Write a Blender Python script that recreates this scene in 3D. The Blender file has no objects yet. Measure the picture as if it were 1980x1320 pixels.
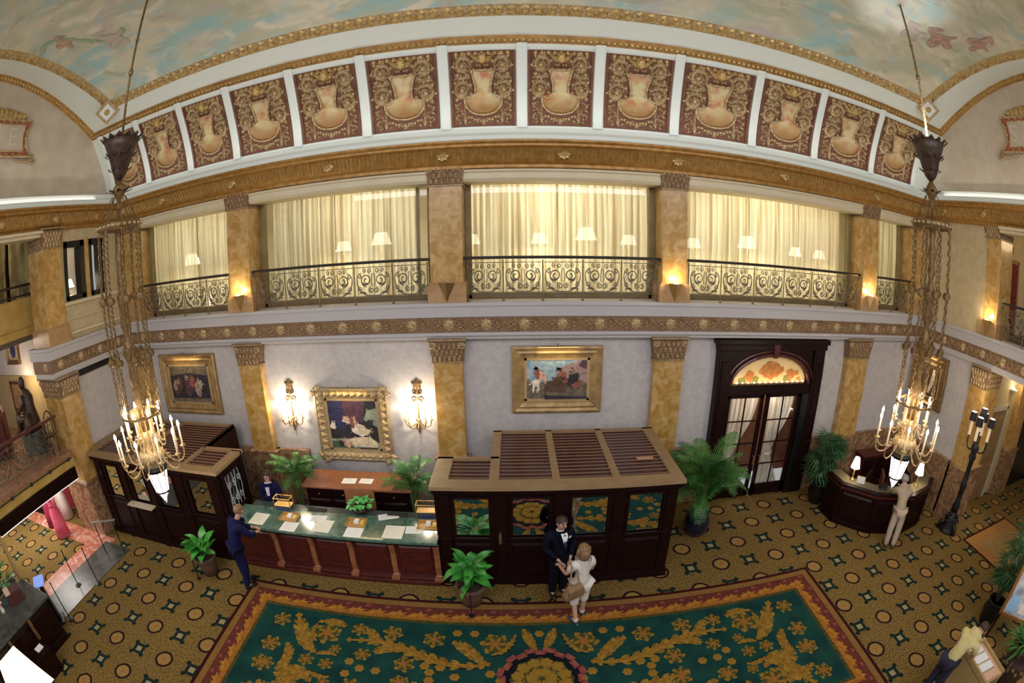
import bpy, math, random
from mathutils import Matrix, Vector
random.seed(7)
PI = math.pi
sc = bpy.context.scene
COL = sc.collection
# ---------------------------------------------------------------- camera (a 15 mm full-frame fisheye, tilted down)
CAMH = 6.15
cd = bpy.data.cameras.new('camera'); cam = bpy.data.objects.new('camera', cd); COL.objects.link(cam); sc.camera = cam
cd.type = 'PANO'; cd.panorama_type = 'FISHEYE_EQUISOLID'
cd.sensor_fit = 'HORIZONTAL'; cd.sensor_width = 36.0
cd.fisheye_lens = 931.49 / 1980 * 36.0; cd.fisheye_fov = PI * 1.1
cd.shift_y = 42.69 / 1320
cd.clip_start = 0.05; cd.clip_end = 200
_y, _p, _r = -0.0048, -0.2617, -0.0123
_f = Vector((math.sin(_y)*math.cos(_p), math.cos(_y)*math.cos(_p), math.sin(_p)))
_rt = Vector((math.cos(_y), -math.sin(_y), 0)); _u = _rt.cross(_f)
_r2 = _rt*math.cos(_r) + _u*math.sin(_r); _u2 = -_rt*math.sin(_r) + _u*math.cos(_r)
_m = Matrix((_r2, _u2, -_f)).transposed().to_4x4(); _m.translation = Vector((0, 0, CAMH)); cam.matrix_world = _m
# ---------------------------------------------------------------- world, exposure, big lights
w = bpy.data.worlds.new('world'); sc.world = w; w.use_nodes = True
w.node_tree.nodes['Background'].inputs[0].default_value = (1.0, 0.97, 0.97, 1)
w.node_tree.nodes['Background'].inputs[1].default_value = 0.40
sc.view_settings.view_transform = 'Standard'; sc.view_settings.look = 'None'
sc.view_settings.gamma = 1.0; sc.view_settings.use_curve_mapping = False
sc.view_settings.exposure = 0.22

def light(name, kind, loc, energy, col=(1, .85, .65), size=.1, target=None, sy=None, spot=None, blend=.5):
    d = bpy.data.lights.new(name, kind); d.energy = energy; d.color = col
    if kind == 'AREA':
        d.size = size
        if sy: d.shape = 'RECTANGLE'; d.size_y = sy
    else:
        d.shadow_soft_size = size
    if kind == 'SPOT':
        d.spot_size = math.radians(spot or 60); d.spot_blend = blend
    o = bpy.data.objects.new(name, d); COL.objects.link(o); o.location = loc
    if target is not None:
        o.rotation_euler = (Vector(target) - Vector(loc)).to_track_quat('-Z', 'Y').to_euler()
    return o
WARM = (1, .78, .5); NEUT = (.97, .96, 1.0); COOL = (.86, .92, 1.0)
light('hall_fill', 'AREA', (.4, -1.5, 9.6), 560, NEUT, 16, (.4, 8, 4.0), 3)  # broad unseen fill light added behind the camera
light('cove_light', 'AREA', (.4, 9.02, 8.16), 48, (.97, 1, .93), 21, (.4, 8.6, 10.2), .12)
light('cove_light', 'AREA', (-10.55, 4.6, 8.25), 46, (1, .95, .84), 8, (-11, 4.6, 9.5), .12)
light('cove_light', 'AREA', (11.35, 4.6, 8.25), 46, (1, .95, .84), 8, (11.8, 4.6, 9.5), .12)

# ---------------------------------------------------------------- materials
MATS = {}
def M(name, col, rough=.5, metal=0.0, col2=None, nscale=4.0, detail=4.0, stretch=None, ramp=(.35, .65), bump=None, emit=None, spec=.5, coat=0.0, distort=0.0, sheen=0):
    if name in MATS: return MATS[name]
    m = bpy.data.materials.new(name); m.use_nodes = True; MATS[name] = m
    nt = m.node_tree; N = nt.nodes; L = nt.links; b = N['Principled BSDF']
    b.inputs['Base Color'].default_value = (*col, 1); b.inputs['Roughness'].default_value = rough
    b.inputs['Metallic'].default_value = metal; b.inputs['Specular IOR Level'].default_value = spec
    b.inputs['Coat Weight'].default_value = coat
    tc = N.new('ShaderNodeTexCoord'); vec = tc.outputs['Object']
    if stretch:
        mp = N.new('ShaderNodeMapping'); mp.inputs['Scale'].default_value = stretch; L.new(vec, mp.inputs[0]); vec = mp.outputs[0]
    if col2 is not None:
        n = N.new('ShaderNodeTexNoise'); n.inputs['Scale'].default_value = nscale; n.inputs['Detail'].default_value = detail
        n.inputs['Distortion'].default_value = distort; L.new(vec, n.inputs['Vector'])
        r = N.new('ShaderNodeValToRGB'); r.color_ramp.elements[0].position = ramp[0]; r.color_ramp.elements[1].position = ramp[1]
        r.color_ramp.elements[0].color = (*col, 1); r.color_ramp.elements[1].color = (*col2, 1)
        L.new(n.outputs['Fac'], r.inputs[0]); L.new(r.outputs[0], b.inputs['Base Color'])
    if bump:
        n2 = N.new('ShaderNodeTexNoise'); n2.inputs['Scale'].default_value = bump[0]; n2.inputs['Detail'].default_value = 3; L.new(vec, n2.inputs['Vector'])
        bp = N.new('ShaderNodeBump'); bp.inputs['Strength'].default_value = bump[1]; bp.inputs['Distance'].default_value = bump[2] if len(bump) > 2 else .02
        L.new(n2.outputs['Fac'], bp.inputs['Height']); L.new(bp.outputs[0], b.inputs['Normal'])
    if emit:
        b.inputs['Emission Color'].default_value = (*emit[0], 1); b.inputs['Emission Strength'].default_value = emit[1]
    return m
plaster = M('plaster', (.47, .44, .44), .85, col2=(.55, .515, .51), nscale=9, detail=6, bump=(40, .15, .01))
plaster_up = M('plaster_upper', (.47, .38, .22), .85, col2=(.54, .45, .29), nscale=5, bump=(40, .15, .01))
lunette_p = M('lunette_plaster', (.50, .415, .31), .85, col2=(.59, .505, .40), nscale=2.2, bump=(50, .15, .01))
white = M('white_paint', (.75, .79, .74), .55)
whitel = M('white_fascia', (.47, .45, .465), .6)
cream = M('cream_paint', (.62, .54, .36), .55, col2=(.66, .58, .42), nscale=2)
gold = M('gold_leaf', (.40, .25, .085), .42, .45, col2=(.62, .44, .18), nscale=14, bump=(60, .4, .01))
goldpale = M('gold_pale', (.64, .50, .29), .48, .25, col2=(.34, .21, .085), nscale=24, bump=(50, .5, .01))
golddk = M('gold_bronze', (.30, .145, .030), .42, .3, col2=(.44, .24, .06), nscale=8, bump=(60, .3, .01))
reliefbg = M('relief_ground', (.14, .075, .042), .55, .15, col2=(.30, .19, .11), nscale=30, bump=(70, .6, .01))
redfield = M('red_field', (.13, .042, .022), .7, col2=(.19, .075, .04), nscale=10, bump=(60, .4, .01))
cartm = M('cartouche_paint', (.80, .66, .38), .5, col2=(.62, .25, .09), nscale=2.6, detail=2, ramp=(.42, .68), distort=1.2)
siena = M('siena_marble', (.40, .215, .045), .3, col2=(.58, .395, .17), nscale=4.5, detail=10, ramp=(.38, .68), distort=.9, coat=.2)
sienadk = M('siena_plinth', (.36, .20, .075), .35, col2=(.44, .28, .14), nscale=4, detail=6, distort=1.2)
brownm = M('brown_marble', (.20, .10, .055), .25, col2=(.42, .27, .15), nscale=3.4, detail=8, ramp=(.4, .68), distort=2.2, coat=.25)
redmarble = M('red_marble', (.50, .15, .08), .25, col2=(.72, .48, .40), nscale=3, detail=7, ramp=(.45, .7), distort=2)
rosemarble = M('rose_marble', (.24, .11, .06), .3, col2=(.36, .20, .12), nscale=4, detail=8, distort=1.8)
granite = M('dark_granite', (.03, .034, .03), .3, col2=(.085, .095, .085), nscale=3, detail=8, distort=1.5)
mahog = M('mahogany', (.008, .003, .003), .33, col2=(.018, .005, .004), nscale=3, stretch=(2, 2, 14), coat=.0, spec=.14)
mahogr = M('mahogany_red', (.05, .008, .008), .28, col2=(.095, .015, .012), nscale=3, stretch=(2, 2, 10), coat=.15)
mahogl = M('mahogany_light', (.24, .085, .035), .3, col2=(.33, .13, .06), nscale=4, stretch=(8, 2, 2), coat=.3)
maroon = M('maroon_board', (.035, .005, .008), .25, col2=(.055, .009, .012), nscale=2)
rimtan = M('tan_rim', (.27, .175, .085), .55, col2=(.31, .21, .11), nscale=5)
brass = M('brass', (.62, .42, .16), .3, .8)
brassdk = M('aged_brass', (.15, .085, .032), .45, .5, col2=(.28, .18, .07), nscale=20)
bronze = M('dark_bronze', (.040, .025, .018), .45, .3, col2=(.09, .052, .036), nscale=16)
iron = M('black_iron', (.012, .012, .014), .4, .2)
railbr = M('rail_bronze', (.20, .14, .07), .4, .6)
ironscroll = M('scroll_iron', (.10, .09, .07), .5, .4)
railtop = M('rail_top', (.020, .014, .012), .3)
greenm = M('green_marble', (.035, .10, .075), .12, col2=(.11, .20, .15), nscale=4, detail=7, distort=2, coat=.4)
paper = M('paper', (.82, .80, .70), .8)
paperw = M('white_card', (.85, .85, .83), .7)
ink = M('ink', (.02, .02, .02), .7)
leafg = M('leaf_green', (.02, .17, .02), .38, col2=(.055, .32, .04), nscale=9)
leafdk = M('leaf_dark', (.008, .045, .014), .45, col2=(.02, .10, .025), nscale=8)
palmg = M('palm_green', (.015, .085, .016), .45, col2=(.05, .19, .03), nscale=6)
soil = M('soil', (.035, .022, .014), .95)
terr = M('terracotta', (.11, .055, .035), .7, col2=(.16, .09, .06), nscale=10)
potblue = M('glazed_pot', (.008, .010, .028), .12, coat=.5)
skin = M('skin', (.56, .30, .21), .5, col2=(.60, .34, .25), nscale=12)
haird = M('hair_dark', (.035, .016, .010), .6, col2=(.06, .03, .018), nscale=30)
hairb = M('hair_brown', (.16, .085, .035), .55, col2=(.27, .16, .08), nscale=30)
hairg = M('hair_grey', (.36, .34, .31), .6, col2=(.25, .23, .21), nscale=30)
navy = M('navy_suit', (.006, .008, .045), .85, col2=(.009, .012, .06), nscale=30, spec=.15)
blacks = M('black_suit', (.004, .005, .013), .85, spec=.15)
wht = M('white_cloth', (.74, .69, .64), .8, col2=(.66, .61, .56), nscale=14)
khaki = M('khaki_cloth', (.33, .27, .19), .85, col2=(.38, .31, .22), nscale=14)
khakit = M('pale_trousers', (.45, .36, .29), .85)
yellowc = M('yellow_shirt', (.60, .50, .20), .8, col2=(.66, .56, .28), nscale=12)
denim = M('denim', (.016, .018, .045), .8)
shoe = M('shoe_black', (.01, .01, .01), .35)
lav = M('lavender_scarf', (.62, .52, .68), .7)
tie = M('tie_blue', (.012, .016, .07), .5)
bagm = M('bag_leather', (.20, .11, .055), .5, col2=(.27, .16, .08), nscale=8)
pink = M('pink_cloth', (.85, .10, .22), .7, col2=(.92, .20, .32), nscale=6)
redwall = M('red_wall', (.26, .015, .025), .7)
bulbw = M('lamp_white', (1, .95, .85), .5, emit=((1, .92, .78), 9))
flame = M('candle_flame', (1, .9, .7), .5, emit=((1, .86, .66), 45))
candle = M('candle_tube', (.80, .70, .52), .5, emit=((1, .75, .45), .25))
lanternm = M('lantern_glass', (1, .97, .92), .4, emit=((1, .95, .86), 5))
shadem = M('lamp_shade', (.95, .90, .78), .6, emit=((1, .87, .62), 3.2))
shadebr = M('lamp_shade_bright', (.98, .94, .84), .6, emit=((1, .92, .74), 6))
upl = M('uplight_lens', (1, .9, .7), .5, emit=((1, .86, .6), 30))
shadeblk = M('shade_black', (.015, .012, .02), .6)
bluegl = M('blue_screen', (.05, .08, .3), .3, emit=((.3, .45, 1), .6))
blackm = M('black_panel', (.006, .006, .007), .3)
tanwall = M('tan_wall', (.44, .33, .17), .7, col2=(.50, .39, .22), nscale=3)
olive = M('olive_frame', (.20, .14, .05), .5, col2=(.26, .19, .08), nscale=4)
floorback = M('back_carpet', (.10, .08, .05), .95)

def glassmat(name, tint=(.9, .95, .95), gloss=.25, rough=.02):
    m = bpy.data.materials.new(name); m.use_nodes = True; nt = m.node_tree; N = nt.nodes; L = nt.links
    for n in list(N): N.remove(n)
    o = N.new('ShaderNodeOutputMaterial'); t = N.new('ShaderNodeBsdfTransparent'); t.inputs[0].default_value = (*tint, 1)
    g = N.new('ShaderNodeBsdfGlossy'); g.inputs['Roughness'].default_value = rough
    f = N.new('ShaderNodeMixShader'); f.inputs[0].default_value = gloss
    L.new(t.outputs[0], f.inputs[1]); L.new(g.outputs[0], f.inputs[2]); L.new(f.outputs[0], o.inputs[0]); MATS[name] = m
    return m
glass = glassmat('window_glass', (.93, .95, .94), .05)
mirrorglass = glassmat('booth_glass', (.30, .32, .30), .88)
etched = glassmat('etched_glass', (.5, .6, .62), .35, .25)
def sheer(name, c, k=.25):
    m = bpy.data.materials.new(name); m.use_nodes = True; nt = m.node_tree; N = nt.nodes; L = nt.links
    for n in list(N): N.remove(n)
    o = N.new('ShaderNodeOutputMaterial'); t = N.new('ShaderNodeBsdfTransparent'); t.inputs[0].default_value = (1, .97, .9, 1)
    tr = N.new('ShaderNodeBsdfTranslucent'); tr.inputs[0].default_value = (*c, 1); d = N.new('ShaderNodeBsdfDiffuse'); d.inputs[0].default_value = (*c, 1)
    a = N.new('ShaderNodeMixShader'); a.inputs[0].default_value = .4; L.new(tr.outputs[0], a.inputs[1]); L.new(d.outputs[0], a.inputs[2])
    tc = N.new('ShaderNodeTexCoord'); mp = N.new('ShaderNodeMapping'); mp.inputs['Scale'].default_value = (14, .1, .25); L.new(tc.outputs['Object'], mp.inputs[0]); nz = N.new('ShaderNodeTexNoise'); nz.inputs['Scale'].default_value = 1.0; nz.inputs['Detail'].default_value = 2; L.new(mp.outputs[0], nz.inputs['Vector']); rp = N.new('ShaderNodeValToRGB'); rp.color_ramp.elements[0].position = .36; rp.color_ramp.elements[1].position = .56; rp.color_ramp.elements[0].color = (c[0]*.62, c[1]*.55, c[2]*.42, 1); rp.color_ramp.elements[1].color = (*c, 1); L.new(nz.outputs['Fac'], rp.inputs[0]); L.new(rp.outputs[0], tr.inputs[0]); L.new(rp.outputs[0], d.inputs[0])  # brown streaks paint the shade of the folds into the cloth colour
    b = N.new('ShaderNodeMixShader'); b.inputs[0].default_value = k; L.new(a.outputs[0], b.inputs[1]); L.new(t.outputs[0], b.inputs[2]); L.new(b.outputs[0], o.inputs[0])
    return m
sheerm = sheer('sheer_curtain', (.90, .86, .70), .08)
sheerw = sheer('white_sheer', (.90, .87, .86), .03)

# ---------------------------------------------------------------- mesh helpers
class MB:
    def __init__(s): s.v = []; s.f = []
    def add(s, vs, fs):
        o = len(s.v); s.v += [tuple(p) for p in vs]; s.f += [tuple(i+o for i in f) for f in fs]; return s
    def box(s, x0, x1, y0, y1, z0, z1):
        return s.add([(x0,y0,z0),(x1,y0,z0),(x1,y1,z0),(x0,y1,z0),(x0,y0,z1),(x1,y0,z1),(x1,y1,z1),(x0,y1,z1)],
                     [(0,3,2,1),(4,5,6,7),(0,1,5,4),(1,2,6,5),(2,3,7,6),(3,0,4,7)])
    def cbox(s, cx, cy, cz, sx, sy, sz): return s.box(cx-sx/2, cx+sx/2, cy-sy/2, cy+sy/2, cz-sz/2, cz+sz/2)
    def cham(s, x0, x1, y0, y1, z0, z1, c=.02, d='y'):
        # a raised panel: box whose front (low y) or top face is chamfered
        if d == 'y': q = [(x0,y1,z0),(x1,y1,z0),(x1,y1,z1),(x0,y1,z1),(x0+c,y0,z0+c),(x1-c,y0,z0+c),(x1-c,y0,z1-c),(x0+c,y0,z1-c)]
        else: q = [(x0,y0,z0),(x0,y1,z0),(x1,y1,z0),(x1,y0,z0),(x0+c,y0+c,z1),(x0+c,y1-c,z1),(x1-c,y1-c,z1),(x1-c,y0+c,z1)]
        return s.add(q, [(0,1,2,3),(7,6,5,4),(0,4,5,1),(1,5,6,2),(2,6,7,3),(3,7,4,0)])
    def loft(s, rings, closed=True, caps=True):
        n = len(rings[0]); vs = [p for r in rings for p in r]; fs = []
        for i in range(len(rings)-1):
            for j in range(n if closed else n-1):
                a = i*n+j; b = i*n+(j+1) % n
                fs.append((a, b, b+n, a+n))
        if caps and closed:
            fs.append(tuple(reversed(range(n)))); fs.append(tuple(range((len(rings)-1)*n, len(rings)*n)))
        return s.add(vs, fs)
    def cyl(s, p0, p1, r0, r1=None, n=10, caps=True):
        r1 = r0 if r1 is None else r1; p0 = Vector(p0); p1 = Vector(p1); d = (p1-p0).normalized()
        a = d.orthogonal().normalized(); b = d.cross(a)
        f = lambda p, r: [p + a*(r*math.cos(2*PI*i/n)) + b*(r*math.sin(2*PI*i/n)) for i in range(n)]
        return s.loft([f(p0, r0), f(p1, r1)], True, caps)
    def lathe(s, prof, c=(0, 0, 0), n=16, caps=True):
        return s.loft([[(c[0]+r*math.cos(2*PI*i/n), c[1]+r*math.sin(2*PI*i/n), c[2]+z) for i in range(n)] for r, z in prof], True, caps)
    def tube(s, pts, r, n=6, closed=False, caps=True):
        P = [Vector(p) for p in pts]; m = len(P); R = r if isinstance(r, (list, tuple)) else [r]*m
        rings = []; a = None
        for i in range(m):
            if closed: d = P[(i+1) % m]-P[i-1]
            else: d = P[min(i+1, m-1)]-P[max(i-1, 0)]
            d = d.normalized() if d.length > 1e-9 else Vector((0, 0, 1))
            if a is None: a = d.orthogonal().normalized()
            else:
                a = a-d*a.dot(d); a = a.normalized() if a.length > 1e-6 else d.orthogonal().normalized()
            b = d.cross(a)
            rings.append([P[i]+a*(R[i]*math.cos(2*PI*k/n))+b*(R[i]*math.sin(2*PI*k/n)) for k in range(n)])
        if closed: rings.append(rings[0]); return s.loft(rings, True, False)
        return s.loft(rings, True, caps)
    def ball(s, c, r, nu=10, nv=6, sc=(1, 1, 1)):
        rings = []
        for j in range(1, nv):
            t = PI*j/nv
            rings.append([(c[0]+sc[0]*r*math.sin(t)*math.cos(2*PI*i/nu), c[1]+sc[1]*r*math.sin(t)*math.sin(2*PI*i/nu), c[2]-sc[2]*r*math.cos(t)) for i in range(nu)])
        return s.loft(rings, True, True)
    def prism(s, poly, t0, t1, fn):
        # poly: 2-D outline; fn(u, v, t) -> 3-D point
        n = len(poly); vs = [fn(u, v, t0) for u, v in poly]+[fn(u, v, t1) for u, v in poly]
        fs = [tuple(reversed(range(n))), tuple(range(n, 2*n))]+[(i, (i+1) % n, n+(i+1) % n, n+i) for i in range(n)]
        return s.add(vs, fs)
    def ribbon(s, pts, wid, fn, h=.01):
        # low-relief ribbon along 2-D pts with varying width; ridge along the middle. fn(u,v,t)
        m = len(pts); W = wid if isinstance(wid, (list, tuple)) else [wid]*m
        vs = []; fs = []
        for i, (u, v) in enumerate(pts):
            a = pts[max(i-1, 0)]; b = pts[min(i+1, m-1)]; dx, dy = b[0]-a[0], b[1]-a[1]; l = math.hypot(dx, dy) or 1
            nx, ny = -dy/l, dx/l; w2 = W[i]/2
            vs += [fn(u+nx*w2, v+ny*w2, 0), fn(u, v, h), fn(u-nx*w2, v-ny*w2, 0)]
        for i in range(m-1):
            a = 3*i
            fs += [(a, a+1, a+4, a+3), (a+1, a+2, a+5, a+4)]
        return s.add(vs, fs)
    def fan(s, c, outline, fn, h):
        # domed patch: outline at 0, inner ring, centre at h
        n = len(outline); vs = [fn(u, v, 0) for u, v in outline]
        vs += [fn(c[0]+(u-c[0])*.6, c[1]+(v-c[1])*.6, h*.75) for u, v in outline]+[fn(c[0], c[1], h)]
        fs = [(i, (i+1) % n, n+(i+1) % n, n+i) for i in range(n)]+[(n+i, n+(i+1) % n, 2*n) for i in range(n)]
        return s.add(vs, fs)
    def mesh(s, name, mat, smooth=False):
        me = bpy.data.meshes.new(name); me.from_pydata(s.v, [], s.f); me.update()
        if mat: me.materials.append(mat)
        if smooth:
            for p in me.polygons: p.use_smooth = True
        return me
def put(name, me, parent=None, loc=None, rot=None, scale=None, label=None, kind=None):
    o = bpy.data.objects.new(name, me); COL.objects.link(o)
    if parent: o.parent = parent
    if loc: o.location = loc
    if rot: o.rotation_euler = rot
    if scale: o.scale = scale
    if label: o['label'] = label
    if kind: o['kind'] = kind
    return o
def part(name, mb, mat, parent, smooth=False, bevel=0, label=None, kind=None, loc=None, rot=None, scale=None):
    o = put(name, mb.mesh(name, mat, smooth), parent, loc, rot, scale, label, kind)
    if bevel:
        b = o.modifiers.new('bevel', 'BEVEL'); b.width = bevel; b.segments = 2; b.limit_method = 'ANGLE'
    return o
def struct(name, mb, mat, smooth=False, bevel=0, label=None, cat=None):
    o = part(name, mb, mat, None, smooth, bevel); o['kind'] = 'structure'
    o['label'] = label or name.replace('_', ' '); o['category'] = cat or 'setting'
    return o
def thing(name, label, cat, loc=(0, 0, 0), rz=0, group=None, kind=None):
    o = bpy.data.objects.new(name, None); COL.objects.link(o); o.empty_display_size = .1
    o.location = loc; o.rotation_euler = (0, 0, rz); o['label'] = label; o['category'] = cat
    if group: o['group'] = group
    if kind: o['kind'] = kind
    return o
def tag(o, label, cat, group=None, kind=None):
    o['label'] = label; o['category'] = cat
    if group: o['group'] = group
    if kind: o['kind'] = kind
    return o
def dup(root, loc, rz=None, label=None):
    r = root.copy(); COL.objects.link(r); r.location = loc
    if rz is not None: r.rotation_euler = (0, 0, rz)
    if label: r['label'] = label
    for ch in list(root.children):
        c = ch.copy(); COL.objects.link(c); c.parent = r
        for g in ch.children:
            d = g.copy(); COL.objects.link(d); d.parent = c
    return r
def spiral(cx, cy, r0, r1, a0, turns, n=22):
    # from radius r0 at angle a0 winding to radius r1
    return [(cx+(r0+(r1-r0)*i/n)*math.cos(a0+2*PI*turns*i/n), cy+(r0+(r1-r0)*i/n)*math.sin(a0+2*PI*turns*i/n)) for i in range(n+1)]
def bez(p0, p1, p2, p3, n=12):
    out = []
    for i in range(n+1):
        t = i/n; a = (1-t)**3; b = 3*t*(1-t)**2; c = 3*t*t*(1-t); d = t**3
        out.append(tuple(a*p0[k]+b*p1[k]+c*p2[k]+d*p3[k] for k in range(len(p0))))
    return out
def taper(n, w0, wm, w1): return [w0+(wm-w0)*min(1, 2*i/(n-1)) if i < n/2 else wm+(w1-wm)*min(1, 2*(i-(n-1)/2)/(n-1)) for i in range(n)]
# ================================================================ SETTING
reliefgold = M('relief_gold', (.46, .32, .17), .45, .25, col2=(.20, .115, .055), nscale=26, bump=(70, .5, .01))
capedge = M('capital_edge', (.38, .27, .14), .45, .25, col2=(.24, .16, .08), nscale=10)
# ---- patterned carpet: octagonal wreaths and small squares on a checkerboard of 0.68 m
class NG:
    def __init__(s, m): s.N = m.node_tree.nodes; s.L = m.node_tree.links
    def m(s, op, a, b=None, c=None):
        n = s.N.new('ShaderNodeMath'); n.operation = op
        for i, x in enumerate((a, b, c)):
            if x is None: continue
            if isinstance(x, (int, float)): n.inputs[i].default_value = x
            else: s.L.new(x, n.inputs[i])
        return n.outputs[0]
    def mix(s, f, a, b):
        n = s.N.new('ShaderNodeMix'); n.data_type = 'RGBA'
        for i, x in ((0, f), (6, a), (7, b)):
            if isinstance(x, (int, float)): n.inputs[i].default_value = x
            elif isinstance(x, tuple): n.inputs[i].default_value = (*x, 1)
            else: s.L.new(x, n.inputs[i])
        return n.outputs[2]
    def noise(s, vec, scale, detail=3):
        n = s.N.new('ShaderNodeTexNoise'); n.inputs['Scale'].default_value = scale; n.inputs['Detail'].default_value = detail
        s.L.new(vec, n.inputs['Vector']); return n.outputs['Fac']
def carpet_mat():
    m = bpy.data.materials.new('carpet'); m.use_nodes = True; g = NG(m); N = g.N; L = g.L; b = N['Principled BSDF']
    geo = N.new('ShaderNodeNewGeometry'); sx = N.new('ShaderNodeSeparateXYZ'); L.new(geo.outputs['Position'], sx.inputs[0])
    P = geo.outputs['Position']
    u = g.m('DIVIDE', g.m('SUBTRACT', sx.outputs[0], 6.88), .68); v = g.m('DIVIDE', g.m('SUBTRACT', sx.outputs[1], 7.07), .68)
    iu = g.m('ROUND', u); iv = g.m('ROUND', v)
    fu = g.m('MULTIPLY', g.m('SUBTRACT', u, iu), .68); fv = g.m('MULTIPLY', g.m('SUBTRACT', v, iv), .68)
    par = g.m('ABSOLUTE', g.m('MODULO', g.m('ADD', iu, iv), 2.0)); odd = g.m('GREATER_THAN', par, .5); even = g.m('SUBTRACT', 1.0, odd)
    au = g.m('ABSOLUTE', fu); av = g.m('ABSOLUTE', fv)
    d = g.m('SQRT', g.m('ADD', g.m('MULTIPLY', fu, fu), g.m('MULTIPLY', fv, fv)))
    oct_ = g.m('MAXIMUM', g.m('MAXIMUM', au, av), g.m('MULTIPLY', g.m('ADD', au, av), .74))
    dd = g.m('ADD', g.m('MULTIPLY', d, .55), g.m('MULTIPLY', oct_, .45))
    def band(x, lo, hi): return g.m('MULTIPLY', g.m('GREATER_THAN', x, lo), g.m('LESS_THAN', x, hi))
    n1 = g.noise(P, 26, 2); n2 = g.noise(P, 60, 2); n3 = g.noise(P, 14, 2); n4 = g.noise(P, .7, 2)
    base = g.mix(g.m('GREATER_THAN', n1, .53), (.235, .155, .040), (.085, .052, .016))
    base = g.mix(g.m('GREATER_THAN', n3, .65), base, (.25, .10, .04))
    base = g.mix(g.m('GREATER_THAN', g.noise(P, 17, 2), .65), base, (.12, .15, .055))
    base = g.mix(g.m('GREATER_THAN', n2, .58), base, (.06, .034, .016))
    base = g.mix(g.m('MULTIPLY', n4, .35), base, (.22, .14, .045))
    # wreaths
    ins = g.m('MULTIPLY', even, g.m('LESS_THAN', dd, .165))
    incol = g.mix(g.m('GREATER_THAN', g.noise(P, 40, 2), .52), (.34, .24, .075), (.23, .11, .035))
    incol = g.mix(g.m('LESS_THAN', d, .05), incol, (.36, .13, .04))
    base = g.mix(g.m('MULTIPLY', ins, .9), base, incol)
    ring = g.m('MULTIPLY', even, band(dd, .152, .200)); base = g.mix(ring, base, (.014, .007, .008))
    rb = g.m('MULTIPLY', g.m('MULTIPLY', even, band(dd, .200, .225)), g.m('GREATER_THAN', n1, .48)); base = g.mix(g.m('MULTIPLY', rb, .7), base, (.19, .065, .05))
    # little squares with leafy corners
    mx = g.m('MAXIMUM', au, av); cr = g.m('MINIMUM', au, av)
    sq = g.m('MULTIPLY', odd, band(mx, .064, .134))
    base = g.mix(g.m('MULTIPLY', odd, g.m('LESS_THAN', mx, .064)), base, (.30, .25, .12))
    base = g.mix(sq, base, (.009, .022, .022))
    c1 = g.m('SUBTRACT', au, .137); c2_ = g.m('SUBTRACT', av, .137); cc = g.m('MULTIPLY', odd, g.m('LESS_THAN', g.m('ADD', g.m('MULTIPLY', c1, c1), g.m('MULTIPLY', c2_, c2_)), .0027))
    base = g.mix(cc, base, (.008, .020, .016))
    L.new(base, b.inputs['Base Color']); b.inputs['Roughness'].default_value = .95; b.inputs['Specular IOR Level'].default_value = .1
    return m
carpet = carpet_mat()
struct('floor', MB().box(-17, 18, -3, 10, -.2, 0), carpet, label='patterned gold carpet with dark wreaths and small teal squares', cat='floor')
s = MB().box(-10.15, -9.12, 3.4, 6.35, -.05, .012)
struct('trim_18', s, granite, label='dark polished granite threshold in the carpet by the shop', cat='floor')

# ---- the large rug
RX0, RX1, RYT, RYB, RC = -5.24, 5.98, 6.43, 2.69, .37
rugteal = M('rug_teal', (.006, .033, .033), .95, col2=(.010, .058, .046), nscale=2.5, spec=.1)
rugdark = M('rug_dark_edge', (.035, .006, .006), .95, spec=.1)
rugtan = M('rug_tan', (.19, .095, .026), .95, col2=(.24, .13, .04), nscale=30, spec=.1)
rugrust = M('rug_rust', (.15, .040, .018), .95, col2=(.085, .022, .025), nscale=18, spec=.1)
ruggold = M('rug_gold', (.33, .205, .030), .95, col2=(.18, .105, .016), nscale=16, spec=.1)
rugamber = M('rug_amber', (.36, .15, .025), .95, col2=(.24, .085, .018), nscale=14, spec=.1)
rugolive = M('rug_olive', (.10, .075, .018), .95, col2=(.035, .042, .014), nscale=20, spec=.1)
rugnavy = M('rug_navy', (.006, .008, .012), .95, spec=.1)
rugleaf2 = M('rug_leaf_shade', (.15, .085, .013), .95, col2=(.24, .145, .028), nscale=14, spec=.1)
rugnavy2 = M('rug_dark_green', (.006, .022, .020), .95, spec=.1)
rugpink = M('rug_pink', (.30, .10, .06), .95, col2=(.17, .03, .04), nscale=10, spec=.1)
rug = thing('rug', 'huge teal rug with gold acanthus scrolls and rust border in the hall centre', 'rug', (RC, 4.56, 0))
def rl(u, v, t): return (u, v-4.56, .016+t)
def rect_ring(o, i, z):
    mb = MB(); X0, X1, Y0, Y1 = RX0-RC, RX1-RC, RYB-4.56, RYT-4.56
    for a, b, c, e in ((X0+o, X1-o, Y1-i, Y1-o), (X0+o, X1-o, Y0+o, Y0+i), (X0+o, X0+i, Y0+i, Y1-i), (X1-i, X1-o, Y0+i, Y1-i)):
        mb.box(a, b, c, e, 0, z)
    return mb
part('field', MB().box(RX0-RC+.62, RX1-RC-.62, RYB-4.56+.62, RYT-4.56-.62, 0, .015), rugteal, rug)
part('border_edge', rect_ring(0, .07, .014), rugdark, rug)
part('border_band', rect_ring(.07, .20, .015), rugtan, rug)
part('border_band', rect_ring(.20, .44, .014), rugrust, rug)
part('border_band', rect_ring(.44, .55, .0145), rugamber, rug)
part('border_band', rect_ring(.55, .62, .015), rugolive, rug)
lm_ = MB()
lm_.fan((0, 0), [(-.13, -.02), (-.06, .05), (-.02, .015), (.03, .085), (.05, .02), (.14, .03), (.06, -.03), (.03, -.085), (-.01, -.03), (-.06, -.06)], lambda u, v, t: (u, v, t), .004)
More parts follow.
